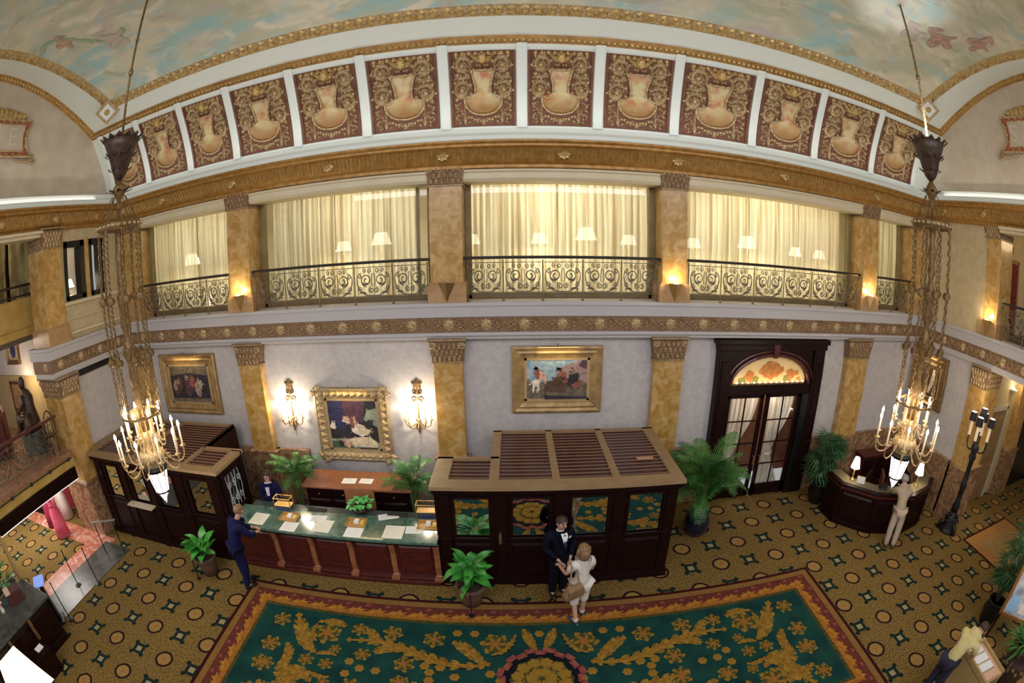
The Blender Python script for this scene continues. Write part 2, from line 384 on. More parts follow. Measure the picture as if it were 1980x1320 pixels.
leafme = lm_.mesh('border_leaf', M('rug_leaf_gold', (.42, .20, .03), .95, col2=(.30, .12, .02), nscale=14, spec=.1))
fl = MB().fan((0, 0), [(.055*(1+.25*math.cos(5*a))*math.cos(a), .055*(1+.25*math.cos(5*a))*math.sin(a)) for a in [2*PI*i/20 for i in range(20)]], lambda u, v, t: (u, v, t), .004)
flme = fl.mesh('border_flower', rugpink)
def border_run(x0, y0, x1, y1, rz):
    n = int(math.hypot(x1-x0, y1-y0)/.37)
    for i in range(n):
        t = (i+.5)/n; X, Y = x0+(x1-x0)*t-RC, y0+(y1-y0)*t-4.56
        if Y < -1.9: continue
        dx, dy = -math.sin(rz), math.cos(rz)
        put('border_leaf', leafme, rug, (X-dx*.075, Y-dy*.075, .0155), (0, 0, rz), (1.38, 1.25, 1))
        put('border_flower', flme, rug, (X+dx*.06+math.cos(rz)*.17, Y+dy*.06+math.sin(rz)*.17, .0155), (0, 0, rz), (.8, .8, 1))
border_run(RX0+.3, RYT-.34, RX1-.3, RYT-.34, 0)
border_run(RX0+.34, RYB, RX0+.34, RYT-.3, PI/2)
border_run(RX1-.34, RYT-.3, RX1-.34, RYB, -PI/2)
def gear(r, n, k, ph=0): return [(r*(1+k*math.cos(n*a))*math.cos(a+ph), r*(1+k*math.cos(n*a))*math.sin(a+ph)) for a in [2*PI*i/(n*4) for i in range(n*4)]]
id3 = lambda u, v, t: (u, v, t)
def petal_ring(r0, r1, n, w_, ph, h, mb=None, curl=.35):
    mb = mb or MB()
    for i in range(n):
        a = 2*PI*i/n+ph; f = lambda u, v, t: (u*math.cos(a)-v*math.sin(a), u*math.sin(a)+v*math.cos(a), t)
        l = r1-r0; mb.fan((r0+l*.5, curl*l*.15), [(r0, -w_*.3), (r0+l*.4, -w_*.55), (r0+l*.85, -w_*.35+curl*l*.3), (r1, curl*l*.45), (r0+l*.75, w_*.45+curl*l*.25), (r0+l*.3, w_*.5), (r0, w_*.3)], f, h)
    return mb
bl_ = petal_ring(.5, 1.25, 6, .55, 0, .004, None, .6); bl_ = petal_ring(.55, 1.05, 7, .3, .5, .004, bl_, .2)
bloom_leaf = bl_.mesh('bloom_leaf', ruggold)
bd_ = MB().fan((0, 0), gear(.92, 8, .08), id3, .004); bloom_pet = bd_.mesh('bloom_ground', rugolive)
bloom_p2 = petal_ring(.30, .86, 6, .27, .2, .006, None, .5).mesh('bloom_petal', ruggold)
bloom_p3 = petal_ring(.12, .55, 5, .22, .6, .006, None, .5).mesh('bloom_petal', rugtan)
bloom_mid = MB().fan((0, 0), gear(.30, 5, .2), id3, .006).mesh('bloom_heart', rugamber)
bloom_eye = MB().fan((0, 0), gear(.24, 5, .2), id3, .006).mesh('bloom_eye', rugpink)
bloom_gp = MB().fan((0, 0), gear(.9, 6, .12), id3, .006).mesh('bloom_petal', ruggold)
def bloom(u, v, r):
    for su in (-1, 1):
        for vv in ((v, 9.12-v) if v > 4.7 else (v,)):
            if vv < 2.9: continue
            o = put('bloom', bloom_leaf, rug, (su*u, vv-4.56, .016), (0, 0, random.random()*6), (r, r, 1))
            put('ground', bloom_pet, o, (0, 0, .003)); put('petal', bloom_p2, o, (0, 0, .006)); put('petal', bloom_p3, o, (0, 0, .010)); put('heart', bloom_mid, o, (0, 0, .014))
            # two curling side leaves
for u, v, r in [(-4.55,5.46,.15),(-3.6,5.3,.22),(-3.04,5.5,.13),(-2.45,5.5,.15),(-1.73,5.42,.16),(-4.54,4.81,.16),(-.72,5.36,.21),(-3.78,4.6,.12),(-3.35,4.95,.09),(-2.86,4.92,.12),(-2.14,4.8,.15),(-4.45,4.33,.13),(-3.42,4.58,.11),(-2.91,4.2,.14),(-2.15,4.4,.13)]:
    bloom(u, v, r)
for u, v in [(-3.04,4.72),(-2.84,4.6),(-3.05,4.44),(-2.57,4.59),(-1.81,4.8),(-1.72,4.67),(-1.71,4.5),(-1.56,4.79),(-1.36,5.6),(-1.07,5.6),(-.78,4.69),(-1.32,4.6),(0,5.6),(-.62,4.55)]:
    for su in (-1, 1):
        if u == 0 and su > 0: continue
        o = put('bloom', bloom_gp, rug, (su*u, v-4.56, .016), None, (.085, .085, 1)); put('heart', bloom_mid, o, (0, 0, .005), None, (1.4, 1.4, 1))
def acanthus(P, w0, wm, w1, k=5, mat=ruggold):
    # a leafy scroll: a tapering spine with lobes on both sides
    if len(P) == 4: pts = bez(*P, n=16)
    elif len(P) == 3: pts = bez(P[0], tuple((P[0][i]+2*P[1][i])/3 for i in (0,1)), tuple((P[2][i]+2*P[1][i])/3 for i in (0,1)), P[2], n=14)
    else:
        pts = []
        for i in range(len(P)-1):
            a = P[max(i-1,0)]; b = P[i]; c = P[i+1]; d = P[min(i+2, len(P)-1)]
            for q in range(4):
                t = q/4; pts.append(tuple(.5*((2*b[j])+(c[j]-a[j])*t+(2*a[j]-5*b[j]+4*c[j]-d[j])*t*t+(3*b[j]-a[j]-3*c[j]+d[j])*t**3) for j in (0,1)))
        pts.append(P[-1])
    for su in (-1, 1):
        for mir in ((False, True) if max(p[1] for p in P) > 4.65 else (False,)):
            f = lambda u, v, t: rl(u*(1 if su < 0 else -1), (9.12-v if mir else v), t)
            mb = MB(); n = len(pts); mb.ribbon(pts, taper(n, w0, wm*1.05, w1), f, .009); lb2 = MB()
            for i in range(1, n-1, 1):
                a, b = pts[i-1], pts[i+1]; dx, dy = b[0]-a[0], b[1]-a[1]; l = math.hypot(dx, dy) or 1; dx, dy = dx/l, dy/l
                wl = wm*(.80 if i % 2 else .62)*min(1, .35+2.2*min(i, n-1-i)/n)
                for sg in (-1, 1):
                    if (i+sg) % 2: continue
                    nx, ny = -dy*sg, dx*sg; c = pts[i]
                    tip = (c[0]+nx*wl*1.0-dx*wl*1.0, c[1]+ny*wl*1.0-dy*wl*1.0)
                    (mb if i % 4 < 2 else lb2).fan(((c[0]+tip[0])/2, (c[1]+tip[1])/2), [(c[0]+dx*wl*.6, c[1]+dy*wl*.6), (c[0]+nx*wl*.75+dx*wl*.25, c[1]+ny*wl*.75+dy*wl*.25), (c[0]+nx*wl*1.1-dx*wl*.35, c[1]+ny*wl*1.1-dy*wl*.35), tip, (c[0]+nx*wl*.35-dx*wl*.7, c[1]+ny*wl*.35-dy*wl*.7), (c[0]-dx*wl*.6, c[1]-dy*wl*.6)], f, .005)
            o_ = part('acanthus_scroll', mb, mat, rug)
            vn = MB(); vn.ribbon(pts, taper(n, w0*.3, wm*.22, w1*.3), lambda u, v, t: tuple(q+(.0098 if j == 2 else 0) for j, q in enumerate(f(u, v, t))), .002); part('vein', vn, rugamber, o_); part('leaf_lobe', lb2, rugleaf2, o_, kind='stuff')
            sh = MB(); sh.ribbon([(p[0]+.02, p[1]-.02) for p in pts], taper(n, w0*1.3, wm*1.7, w1*1.3), lambda u, v, t: tuple(q-(0.0008 if j == 2 else 0) for j, q in enumerate(f(u, v, t))), .001); part('scroll_outline_weave', sh, rugnavy2, o_)  # dark woven outline, set slightly to one side of the scroll
acanthus([(-4.3,5.69),(-4.08,5.27),(-3.92,4.9),(-3.66,4.8)], .05, .17, .04)
acanthus([(-3.22,5.21),(-2.84,5.26),(-2.56,5.25),(-2.14,5.12),(-1.78,4.98),(-1.42,4.87),(-.98,4.86),(-.78,4.92)], .03, .15, .03)
acanthus([(-1.42,5.39),(-1.18,5.31),(-1.06,5.03),(-.82,4.9)], .05, .13, .03)
acanthus([(-2.67,4.99),(-2.55,5.16),(-2.14,5.13)], .04, .11, .03)
acanthus([(-3.31,5.52),(-3.52,5.68),(-3.85,5.55)], .03, .10, .03)
acanthus([(-3.84,5.5),(-3.95,5.28),(-3.73,5.06)], .03, .06, .03)
acanthus([(-2.9,5.53),(-2.76,5.41),(-2.62,5.24)], .03, .10, .04)
acanthus([(-4.2,4.1),(-3.98,4.36),(-3.76,4.36),(-3.55,4.12)], .05, .16, .04)
acanthus([(-4.24,4.9),(-4.02,4.62),(-4.22,4.31)], .03, .11, .03)
acanthus([(-.26,5.72),(-.17,5.43),(-.06,5.2)], .05, .10, .03)
acanthus([(-.39,5.59),(-.49,5.2),(-.78,5.11)], .03, .07, .03)
acanthus([(-3.65,4.76),(-3.48,4.89),(-3.28,4.8)], .03, .06, .03)
acanthus([(-2.3,4.45),(-1.9,4.25),(-1.3,4.3),(-.95,4.12)], .04, .14, .03)
acanthus([(-4.45,3.9),(-4.1,3.7),(-3.7,3.75)], .04, .13, .03)
# medallion
o = part('medallion', MB().prism([(.66*math.cos(a), .66*math.sin(a)) for a in [2*PI*i/32 for i in range(32)]], 0, .003, lambda u, v, t: (u, v, t)), rugnavy, rug, loc=(0, 0, .0155))
chain = MB()
for i in range(24):
    a = 2*PI*i/24; ca, sa = math.cos(a), math.sin(a)
    chain.box(-.05, .05, -.086, .086, 0, .004)
    n0 = len(chain.v)-8
    for j in range(n0, n0+8):
        x, y, z = chain.v[j]; x += .60+.05*(i % 2); chain.v[j] = (x*ca-y*sa, x*sa+y*ca, z)
part('chain_border', chain, rugpink, rug, loc=(0, 0, .019))
for k, (n, r, rr, mt) in enumerate([(1, 0, .50, bloom_pet), (12, .37, .11, bloom_gp), (12, .37, .07, bloom_mid), (9, .25, .11, bloom_p2), (7, .15, .10, bloom_gp), (7, .15, .07, bloom_mid), (1, 0, .13, bloom_p2)]):
    for i in range(n):
        a = 2*PI*i/n+k*.3; put('medallion_petal', mt, rug, (r*math.cos(a), r*math.sin(a), .020+.005*k), (0, 0, a), (rr, rr, 1))

# small rug in the side hall
r2 = thing('rug', 'small gold and tan rug with red edge in the side hall', 'rug', (12.5, 4.6, 0))
part('border_edge', MB().box(-1.35, 1.35, -.95, .95, 0, .010), rugdark, r2)
part('border_band', MB().box(-1.28, 1.28, -.88, .88, 0, .013), M('rug_ochre', (.34, .16, .035), .95, col2=(.28, .13, .03), nscale=12), r2)
part('field', MB().box(-.85, .85, -.5, .5, 0, .015), M('rug_moss', (.22, .17, .06), .95, col2=(.34, .17, .05), nscale=9), r2)
for i in range(9):
    a = 2*PI*i/8; R = 0 if i == 8 else 1
    put('bloom', bloom_p2, r2, (.5*R*math.cos(a), .3*R*math.sin(a), .016), None, (.12, .12, 1))

# ---- back wall, lower storey
XL, XR = -10.6, 11.4
struct('wall_back', MB().box(XL-.2, 4.62, 9.72, 9.95, 0, 4.5).box(7.52, XR+.2, 9.72, 9.95, 0, 4.5).box(4.62, 7.52, 9.72, 9.95, 3.75, 4.5), plaster, label='pale damask plaster wall behind the reception booths', cat='wall')
struct('baseboard_back', MB().box(7.7, XR, 9.60, 9.72, 0, 1.5).box(-6.9, -4.9, 9.60, 9.72, 0, 1.5).box(3.7, 4.5, 9.62, 9.72, 0, 1.5), brownm, bevel=.01, label='brown marble dado along the back wall', cat='dado')
# pilasters: shaft, capital with leaf relief, plinth
def leaf_relief(w, h, f, n=3):
    mb = MB()
    n = int(n*1.7); w = w*.98
    for r in range(3):
        for i in range(n-(r % 2)):
            cx = (i-(n-(r % 2)-1)/2)*w/(n+.1); z0 = .01+r*h*.31; lh = h*.36; W_ = w; w = W_*3.4/n/1.0*.95
            mb.fan((cx, z0+lh*.55), [(cx-.07*w, z0), (cx-.13*w, z0+lh*.35), (cx-.09*w, z0+lh*.6), (cx-.12*w, z0+lh*.85), (cx, z0+lh*1.05), (cx+.12*w, z0+lh*.85), (cx+.09*w, z0+lh*.6), (cx+.13*w, z0+lh*.35), (cx+.07*w, z0)], f, .04); w = W_
    return mb
def capital(p, x0, x1, yf, yb, zb, zt, name='capital'):
    # carved capital: tapered bell, abacus slab, leaves on the front and both sides
    h = zt-zb; o = .05
    bell = MB().add([(x0,yf,zb),(x1,yf,zb),(x1,yb,zb),(x0,yb,zb),(x0-o,yf-o,zt-.07),(x1+o,yf-o,zt-.07),(x1+o,yb,zt-.07),(x0-o,yb,zt-.07)],
                    [(0,3,2,1),(4,5,6,7),(0,1,5,4),(1,2,6,5),(2,3,7,6),(3,0,4,7)])
    c = part(name, bell, reliefbg, p)
    w_ = x1-x0; cx = (x0+x1)/2
    part('leaf_carving', leaf_relief(w_, h-.1, lambda u, v, t: (cx+u, yf-o*v/h-t-.004, zb+v), 4), reliefgold, c)
    part('volute', MB().tube([(x0-.01+q[0], yf-.055, zt-.15+q[1]) for q in spiral(.02, 0, .075, .012, 0, 1.6)], .016, 5)
         .tube([(x1+.01-q[0], yf-.055, zt-.15+q[1]) for q in spiral(.02, 0, .075, .012, 0, 1.6)], .016, 5), goldpale, c)
    part('abacus', MB().box(x0-.09, x1+.09, yf-.09, yb, zt-.05, zt), capedge, c, bevel=.008); part('astragal', MB().box(x0-.02, x1+.02, yf-.02, yb, zb-.02, zb+.015), capedge, c, bevel=.006)
    return c
pcount = [0]
def pilaster(x0, x1, yf, yb, z0, z1, capz, kind, dado=None, label=''):
    pcount[0] += 1
    p = MB().box(x0, x1, yf, yb, z0, capz)
    o = struct('column', p, siena, bevel=.012, label=label, cat='pilaster')
    capital(o, x0-.01, x1+.01, yf-.01, yb, capz, z1)
    if dado: 
        part('plinth', MB().box(x0-.05, x1+.05, yf-.05, yb, z0, dado-.06).box(x0-.09, x1+.09, yf-.09, yb, dado-.06, dado), brownm, o, bevel=.012)
    if kind == 'up':
        part('plinth', MB().box(x0-.06, x1+.06, yf-.06, yb, z0, z0+.34).cham(x0-.06, x1+.06, yf-.06, yb, z0+.34, z0+.42, .06, 'z'), sienadk, o)
    return o
LOWP = [(-10.55, -9.72, 'pilaster in the corner behind the hanging chandelier'), (-6.43, -5.81, 'marble pilaster beside the glowing wall lamp'), (-1.67, -1.06, 'marble pilaster between wall lamp and battle painting'), (2.96, 3.62, 'marble pilaster left of the dark doorway'), (8.43, 9.22, 'marble pilaster right of the dark doorway')]
for x0, x1, lb in LOWP: pilaster(x0, x1, 9.5, 9.72, 0, 4.15, 3.65, 'low', 1.5, 'lower golden '+lb)
UPP = [(-10.55, -9.7, False, 'upper golden pilaster in the corner behind the chandelier chains'), (-6.45, -5.83, True, 'upper golden pilaster left of the widest curtain gap, lit from below'), (-1.65, -.99, False, 'upper golden pilaster with unlit brass wedge at its foot'), (3.04, 3.60, True, 'upper golden pilaster right of the middle window bay, lit from below'), (8.66, 9.25, True, 'upper golden pilaster beside the narrow end window, lit from below'), (10.85, 11.4, False, 'upper golden pilaster at the far corner of the balcony')]
for x0, x1, lit, lb in UPP:
    pilaster(x0, x1, 9.5, 10.1, 4.88, 7.72, 7.24, 'up', None, lb)

# ---- balcony edge: white fascia, carved gold frieze, white moulding
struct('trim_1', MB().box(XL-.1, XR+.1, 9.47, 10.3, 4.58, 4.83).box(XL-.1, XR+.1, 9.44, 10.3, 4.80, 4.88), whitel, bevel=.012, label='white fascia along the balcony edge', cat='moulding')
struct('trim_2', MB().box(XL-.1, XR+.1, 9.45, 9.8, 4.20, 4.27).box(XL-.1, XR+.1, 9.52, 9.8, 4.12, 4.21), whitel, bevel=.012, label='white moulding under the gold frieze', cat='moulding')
frz = struct('trim_3', MB().box(XL-.1, XR+.1, 9.50, 9.8, 4.26, 4.59), reliefbg, label='carved gold frieze of rosettes and scrolling leaves over the reception', cat='frieze')
def rosette_mesh(r, mat):
    mb = MB(); f = lambda u, v, t: (u, -t, v)
    mb.fan((0, 0), gear(r, 8, .12), f, .03); mb.fan((0, 0), gear(r*.62, 6, .18, .2), lambda u, v, t: (u, -t-.02, v), .035)
    mb.ball((0, -.055, 0), r*.22, 8, 5)
    return mb.mesh('rosette', mat)
def scroll_mesh(w, h, mat):
    mb = MB(); f = lambda u, v, t: (u, -t, v)
    for s_ in (-1, 1):
        sp = spiral(s_*w*.27, -s_*h*.04, h*.40, h*.08, PI*.5 if s_ < 0 else -PI*.5, 1.15*s_, 16)
        mb.ribbon(sp, taper(17, .05, .06, .02), f, .03)
        mb.fan((s_*w*.27, -s_*h*.04), [(s_*w*.27+a, -s_*h*.04+b) for a, b in gear(h*.15, 5, .2)], f, .035)
        for i in range(9):
            a = i*.7+.4; c = (s_*w*.27+h*.44*math.cos(a), h*.42*math.sin(a)*.92)
            mb.fan(c, [(c[0]+.036*math.cos(b+a)*(1.6 if k == 0 else .8), c[1]+.036*math.sin(b+a)*(1.3 if k == 0 else .6)) for k, b in enumerate([0, 1.3, 2.3, 3.6, 4.9])], f, .025)
    mb.ribbon(bez((-w*.47, h*.38), (-w*.2, h*.5), (w*.2, -h*.5), (w*.47, -h*.38), 12), taper(13, .02, .05, .02), f, .03)
    return mb.mesh('leaf_scroll', mat)
ros = rosette_mesh(.105, goldpale); scr = scroll_mesh(.60, .30, reliefgold)
for k in range(-14, 16):
    x = -.55+.765*k
    if XL < x < XR: put('rosette', ros, frz, (x, 9.50, 4.425))
    if XL < x+.38 < XR-.2: put('leaf_scroll', scr, frz, (x+.3825, 9.499, 4.425))
struct('floor_balcony', MB().box(XL, XR, 9.9, 14.5, 4.6, 4.875), floorback, label='balcony floor behind the bronze railings', cat='floor')

# ---- entablature under the cove: bronze-gold band with flutes and medallions
def entab_x(x0, x1): # profile in (y, z)
    return [(9.62, 7.52), (9.42, 7.56), (9.42, 7.62), (9.36, 7.66), (9.33, 7.70), (9.22, 7.92), (9.14, 7.96), (9.14, 8.00), (9.08, 8.04), (9.08, 8.07), (10.2, 8.07), (10.2, 7.52)]
pr = entab_x(0, 0)
ent = struct('trim_4', MB().loft([[(x, y, z) for y, z in pr] for x in (XL, XR)]), golddk, label='bronze gold entablature band above the balcony windows', cat='entablature')
flt = MB()
for i in range(250):
    x = XL+.15+i*(XR-XL-.3)/250
    flt.add([(x-.018, 9.33, 7.71), (x+.018, 9.33, 7.71), (x+.018, 9.21, 7.91), (x-.018, 9.21, 7.91), (x, 9.29, 7.70), (x, 9.175, 7.90)], [(0, 4, 5, 3), (4, 1, 2, 5), (3, 5, 2), (0, 1, 4)])
part('fluting', flt, gold, ent, kind='stuff')
md = rosette_mesh(.12, gold)
for x in (-10.0, -8.4, -6.13, -3.7, -1.33, 1.0, 3.3, 5.9, 8.95, 10.9):
    put('medallion', md, ent, (x, 9.24, 7.81), (-.45, 0, 0))
struct('trim_5', MB().loft([[(x, y, z) for y, z in [(9.55, 7.30), (9.50, 7.36), (9.50, 7.47), (9.46, 7.50), (9.46, 7.54), (10.2, 7.54), (10.2, 7.30)]] for x in (XL, XR)]), cream, label='cream moulding over the balcony windows', cat='moulding')

# ---- white ledge and the curved cove with its painted relief panels
def cove_y(z): return 9.5-.74*max(0, (z-8.4)/1.52)**1.45
led = [(9.08, 8.075), (9.30, 8.09), (9.36, 8.16), (9.36, 8.22), (9.46, 8.30), (9.50, 8.40), (10.2, 8.40), (10.2, 8.075)]
struct('trim_6', MB().loft([[(x, y, z) for y, z in led] for x in (XL-.4, XR+.4)]), white, label='white ledge lit by hidden cove lamps', cat='moulding')
cv = MB(); zs = [8.40+i*(9.99-8.40)/12 for i in range(13)]
cv.loft([[(x, cove_y(z), z) for z in zs] for x in (-11.3, 11.9)], closed=False)
cove = struct('trim_7', cv, white, True, label='white curved cove carrying the relief panels', cat='cove')
RIBS = [-10.62, -9.09, -7.55, -6.12, -4.5, -2.92, -1.29, .21, 1.71, 3.32, 5.18, 6.95, 8.93, 10.75]
PW = 1.34   # panels are modelled 1.34 m wide and stretched to their bay
def pf(u, v, t):  # v 0..1 up the cove; t outwards
    z = 8.44+v*1.44; y = cove_y(z); e = .02; d = (cove_y(z+e)-cove_y(z-e))/(2*e); l = math.hypot(1, d)
    return (u, y-9.5-.012-t/l, z-8.44+t*d/l)
fieldb = MB(); nn = 10
fieldb.loft([[pf(u, i/nn, .0) for i in range(nn+1)] for u in (-PW/2, PW/2)], closed=False)
for u0, u1 in ((-PW/2, -PW/2+.05), (PW/2-.05, PW/2)):
    fieldb.loft([[pf(u, i/nn, t) for i in range(nn+1)] for u, t in ((u0, 0), (u0, .03), (u1, .03), (u1, 0))], closed=False)
panel_me = fieldb.mesh('relief_panel', redfield)
W2 = PW/2
# cartouche outline (half), waisted shield
half = [(0, .755), (.06, .765), (.12, .755), (.19, .775), (.235, .735), (.205, .68), (.175, .61), (.155, .53), (.165, .46), (.20, .415), (.27, .39), (.385, .415), (.385, .34), (.34, .265), (.25, .205), (.14, .175), (0, .165)]
cart_out = half+[(-x, z) for x, z in reversed(half[1:-1])]
def cart_mat():
    m = bpy.data.materials.new('cartouche_paint2'); m.use_nodes = True; g = NG(m); N = g.N; L = g.L; b = N['Principled BSDF']
    tc = N.new('ShaderNodeTexCoord'); sx = N.new('ShaderNodeSeparateXYZ'); L.new(tc.outputs['Object'], sx.inputs[0]); oi = N.new('ShaderNodeObjectInfo')
    va = N.new('ShaderNodeVectorMath'); va.operation = 'ADD'; L.new(tc.outputs['Object'], va.inputs[0]); cx_ = N.new('ShaderNodeCombineXYZ'); L.new(g.m('MULTIPLY', oi.outputs['Random'], 40.0), cx_.inputs[0]); L.new(cx_.outputs[0], va.inputs[1])
    n1 = g.noise(va.outputs[0], 4.5, 2); n2 = g.noise(va.outputs[0], 9, 3)
    c = g.mix(g.m('GREATER_THAN', n1, .54), (.72, .62, .40), (.62, .30, .14))
    mr = N.new('ShaderNodeMapRange'); mr.inputs[1].default_value = .42; mr.inputs[2].default_value = .70; L.new(n1, mr.inputs[0]); c = g.mix(mr.outputs[0], (.62, .50, .27), (.48, .17, .065))
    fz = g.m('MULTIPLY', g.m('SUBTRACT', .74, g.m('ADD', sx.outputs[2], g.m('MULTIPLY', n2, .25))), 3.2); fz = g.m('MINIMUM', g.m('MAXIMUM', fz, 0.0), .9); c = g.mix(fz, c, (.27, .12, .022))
    L.new(c, b.inputs['Base Color']); b.inputs['Roughness'].default_value = .5; return m
cartm = cart_mat()
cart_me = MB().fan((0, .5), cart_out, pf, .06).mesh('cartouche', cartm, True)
rimb = MB(); rimb.tube([pf(u, v, .03) for u, v in cart_out], .022, 5, closed=True); rim_me = rimb.mesh('cartouche_rim', goldpale)
def rel(pts, w0, wm, w1, mb, h=.05): return mb.ribbon([(p[0], p[1]/1.44) for p in pts], [q for q in taper(len(pts), w0, wm, w1)], lambda u, v, t: pf(u, v, t), h)
vol = MB()   # one big volute with leafy edge, upper left; mirrored for the others
def volute(cx, cz, r, a0, turns, mb):
    rel(spiral(cx, cz, r, r*.28, a0, turns, 20), .05, .085, .03, mb, .06)
    mb.fan((cx, cz/1.44), [(cx+a, (cz+b)/1.44) for a, b in gear(r*.34, 6, .2)], pf, .06)
    for i in range(7):
        a = a0+2*PI*turns*i/9; R = r*1.12; c = (cx+R*math.cos(a), cz+R*math.sin(a))
        mb.fan((c[0], c[1]/1.44), [(c[0]+.06*math.cos(a+b)*k, (c[1]+.06*math.sin(a+b)*k)/1.44) for b, k in ((0, 1.2), (1.2, .6), (2.4, .6), (3.9, .6), (5.1, .6))], pf, .04)
vu = MB(); volute(-.40, 1.18, .17, -.6, 1.35, vu); vu_me = vu.mesh('volute', goldpale)
vl = MB(); volute(-.43, .72, .17, .5, 1.3, vl)
rel(bez((-.24, .98), (-.36, .92), (-.52, 1.0), (-.60, .92), 8), .03, .06, .02, vl)
vl_me = vl.mesh('volute', goldpale)
vur = MB(); volute(.40, 1.18, .17, PI+.6, -1.35, vur); vur_me = vur.mesh('volute', goldpale)
vlr = MB(); volute(.43, .72, .17, PI-.5, -1.3, vlr); rel(bez((.24, .98), (.36, .92), (.52, 1.0), (.60, .92), 8), .03, .06, .02, vlr); vlr_me = vlr.mesh('volute', goldpale)
crest = MB()
crest.fan((0, .905), [(a, .905+b/1.44) for a, b in gear(.11, 8, .15)], pf, .12)
rel(bez((-.24, 1.38), (-.1, 1.22), (.1, 1.22), (.24, 1.38), 10), .04, .09, .04, crest)
for i in range(9):
    u = (i-4)*.13; crest.fan((u, .965), [(u+.05*math.cos(a), .965+.03*math.sin(a)) for a in (0, 1, 2.2, 3.3, 4.4, 5.4)], pf, .04)
crest_me = crest.mesh('crest', gold)
fest = MB()
for i in range(11):
    u = (i-5)*.062; z = .20-.09*math.cos((i-5)/5*PI/2)*1.0+.02*(i % 2)
    fest.fan((u, z/1.44), [(u+.038*math.cos(a), (z+.038*math.sin(a))/1.44) for a in (0, 1.1, 2.1, 3.2, 4.3, 5.3)], pf, .045)
fest.fan((0, .055), [(a, .055+b/1.44) for a, b in gear(.05, 5, .3, PI/2)], pf, .05)
for s_ in (-1, 1):
    for i in range(14):
        a = i*.45; u = s_*(.50+.07*math.sin(a*1.7)); z = .14+i*.026
        fest.fan((u, z/1.44), [(u+.026*math.cos(b), (z+.026*math.sin(b))/1.44) for b in (0, 1.5, 3.1, 4.6)], pf, .03)
fest_me = fest.mesh('festoon', goldpale)
spr = MB(); rs = random.Random(5)
def inside_cart(u, v): return abs(u) < (.24 if v > .62 else .20 if v > .44 else .40) and .14 < v < .79
for i in range(170):
    u = rs.uniform(.02, W2-.09); v = rs.uniform(.04, .97)
    if inside_cart(u, v) or (v < .5 and rs.random() < .45): continue
    a = rs.uniform(0, 6.28); l = rs.uniform(.035, .065)
    for s_ in (-1, 1):
        f_ = lambda p, q: (s_*(u+p), v+q/1.44)
        spr.fan((s_*u, v), [f_(l*math.cos(a), l*math.sin(a)), f_(l*.5*math.cos(a+1.2), l*.5*math.sin(a+1.2)), f_(l*.9*math.cos(a+2.6), l*.9*math.sin(a+2.6)), f_(l*.9*math.cos(a+3.7), l*.9*math.sin(a+3.7)), f_(l*.5*math.cos(a+5), l*.5*math.sin(a+5))], pf, .04)
spr_me = spr.mesh('leaf_spray', reliefgold)
pend = MB(); rel([(-.385, .52), (-.385, .40), (-.385, .25), (-.385, .14)], .025, .04, .05, pend, .035); pend.fan((-.385, .07), [(-.385+a, .07+b/1.44) for a, b in ((-.05, .06), (.05, .06), (0, -.07))], pf, .04)
pend_me = pend.mesh('pendant', goldpale)
pendr = MB(); rel([(.385, .52), (.385, .40), (.385, .25), (.385, .14)], .025, .04, .05, pendr, .035); pendr.fan((.385, .07), [(.385+a, .07+b/1.44) for a, b in ((-.05, .06), (.05, .06), (0, -.07))], pf, .04)
pendr_me = pendr.mesh('pendant', goldpale)
for i in range(len(RIBS)-1):
    a, b = RIBS[i]+.12, RIBS[i+1]-.12; cx = (a+b)/2
    p = put('relief_panel', panel_me, cove, (cx, 9.5, 8.44), None, ((b-a)/PW, 1, 1))
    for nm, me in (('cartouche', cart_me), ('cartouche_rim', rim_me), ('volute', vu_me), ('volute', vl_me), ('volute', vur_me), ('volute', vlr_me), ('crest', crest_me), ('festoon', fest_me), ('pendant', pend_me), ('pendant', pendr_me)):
        put(nm, me, p)
    put('leaf_spray', spr_me, p, kind='stuff')
ribm = MB()
for x in RIBS: ribm.loft([[(x+u, cove_y(z)-t, z) for z in zs] for u, t in ((-.10, -.01), (-.10, .045), (-.06, .06), (.06, .06), (.10, .045), (.10, -.01))], closed=False)
part('cove_rib', ribm, white, cove)

# ---- bead-and-leaf moulding, white soffit and gilded cornice; the same runs arch over the side lunettes
CX = .3; XE = 11.3
AY = 4.6
def arch(half_span, base, rise, x, n=28):   # arch in a plane of constant x, from back (y high) to front
    return [(x, AY+half_span*math.cos(PI*i/n), base+rise*(1-math.cos(PI*i/n)**2)) for i in range(n+1)]
def lines(sx):  # nested lines of the miter, back-right or back-left
    return None
L_bead0 = (11.30, 8.74, 9.98); L_bead1 = (11.15, 8.66, 10.17); L_gold0 = (10.05, 8.22, 10.40); L_gold1 = (9.75, 8.00, 10.56)
def run_back(a, b): return MB().loft([[(CX+s_*a[0], a[1], a[2]) for s_ in (-1, 1)], [(CX+s_*b[0], b[1], b[2]) for s_ in (-1, 1)]], closed=False)
def run_side(a, b, s_, ra, rb):
    A = arch(a[1]-AY, a[2], ra, CX+s_*a[0]); B = arch(b[1]-AY, b[2], rb, CX+s_*b[0])
    return MB().loft([A, B], closed=False)
RB0, RB1, RG0, RG1 = 1.30, 1.22, .80, .72
def strip(a, b, ra, rb, mat, name, lb, cat):
    mb = run_back(a, b)
    for s_ in (-1, 1):
        t = run_side(a, b, s_, ra, rb); mb.add(t.v, t.f)
    return struct(name, mb, mat, True, label=lb, cat=cat)
bead = strip(L_bead0, L_bead1, RB0, RB1, golddk, 'trim_8', 'gilt beaded moulding above the relief panels', 'moulding')
strip(L_bead1, L_gold0, RB1, RG0, white, 'trim_9', 'plain white soffit under the painted ceiling', 'soffit')
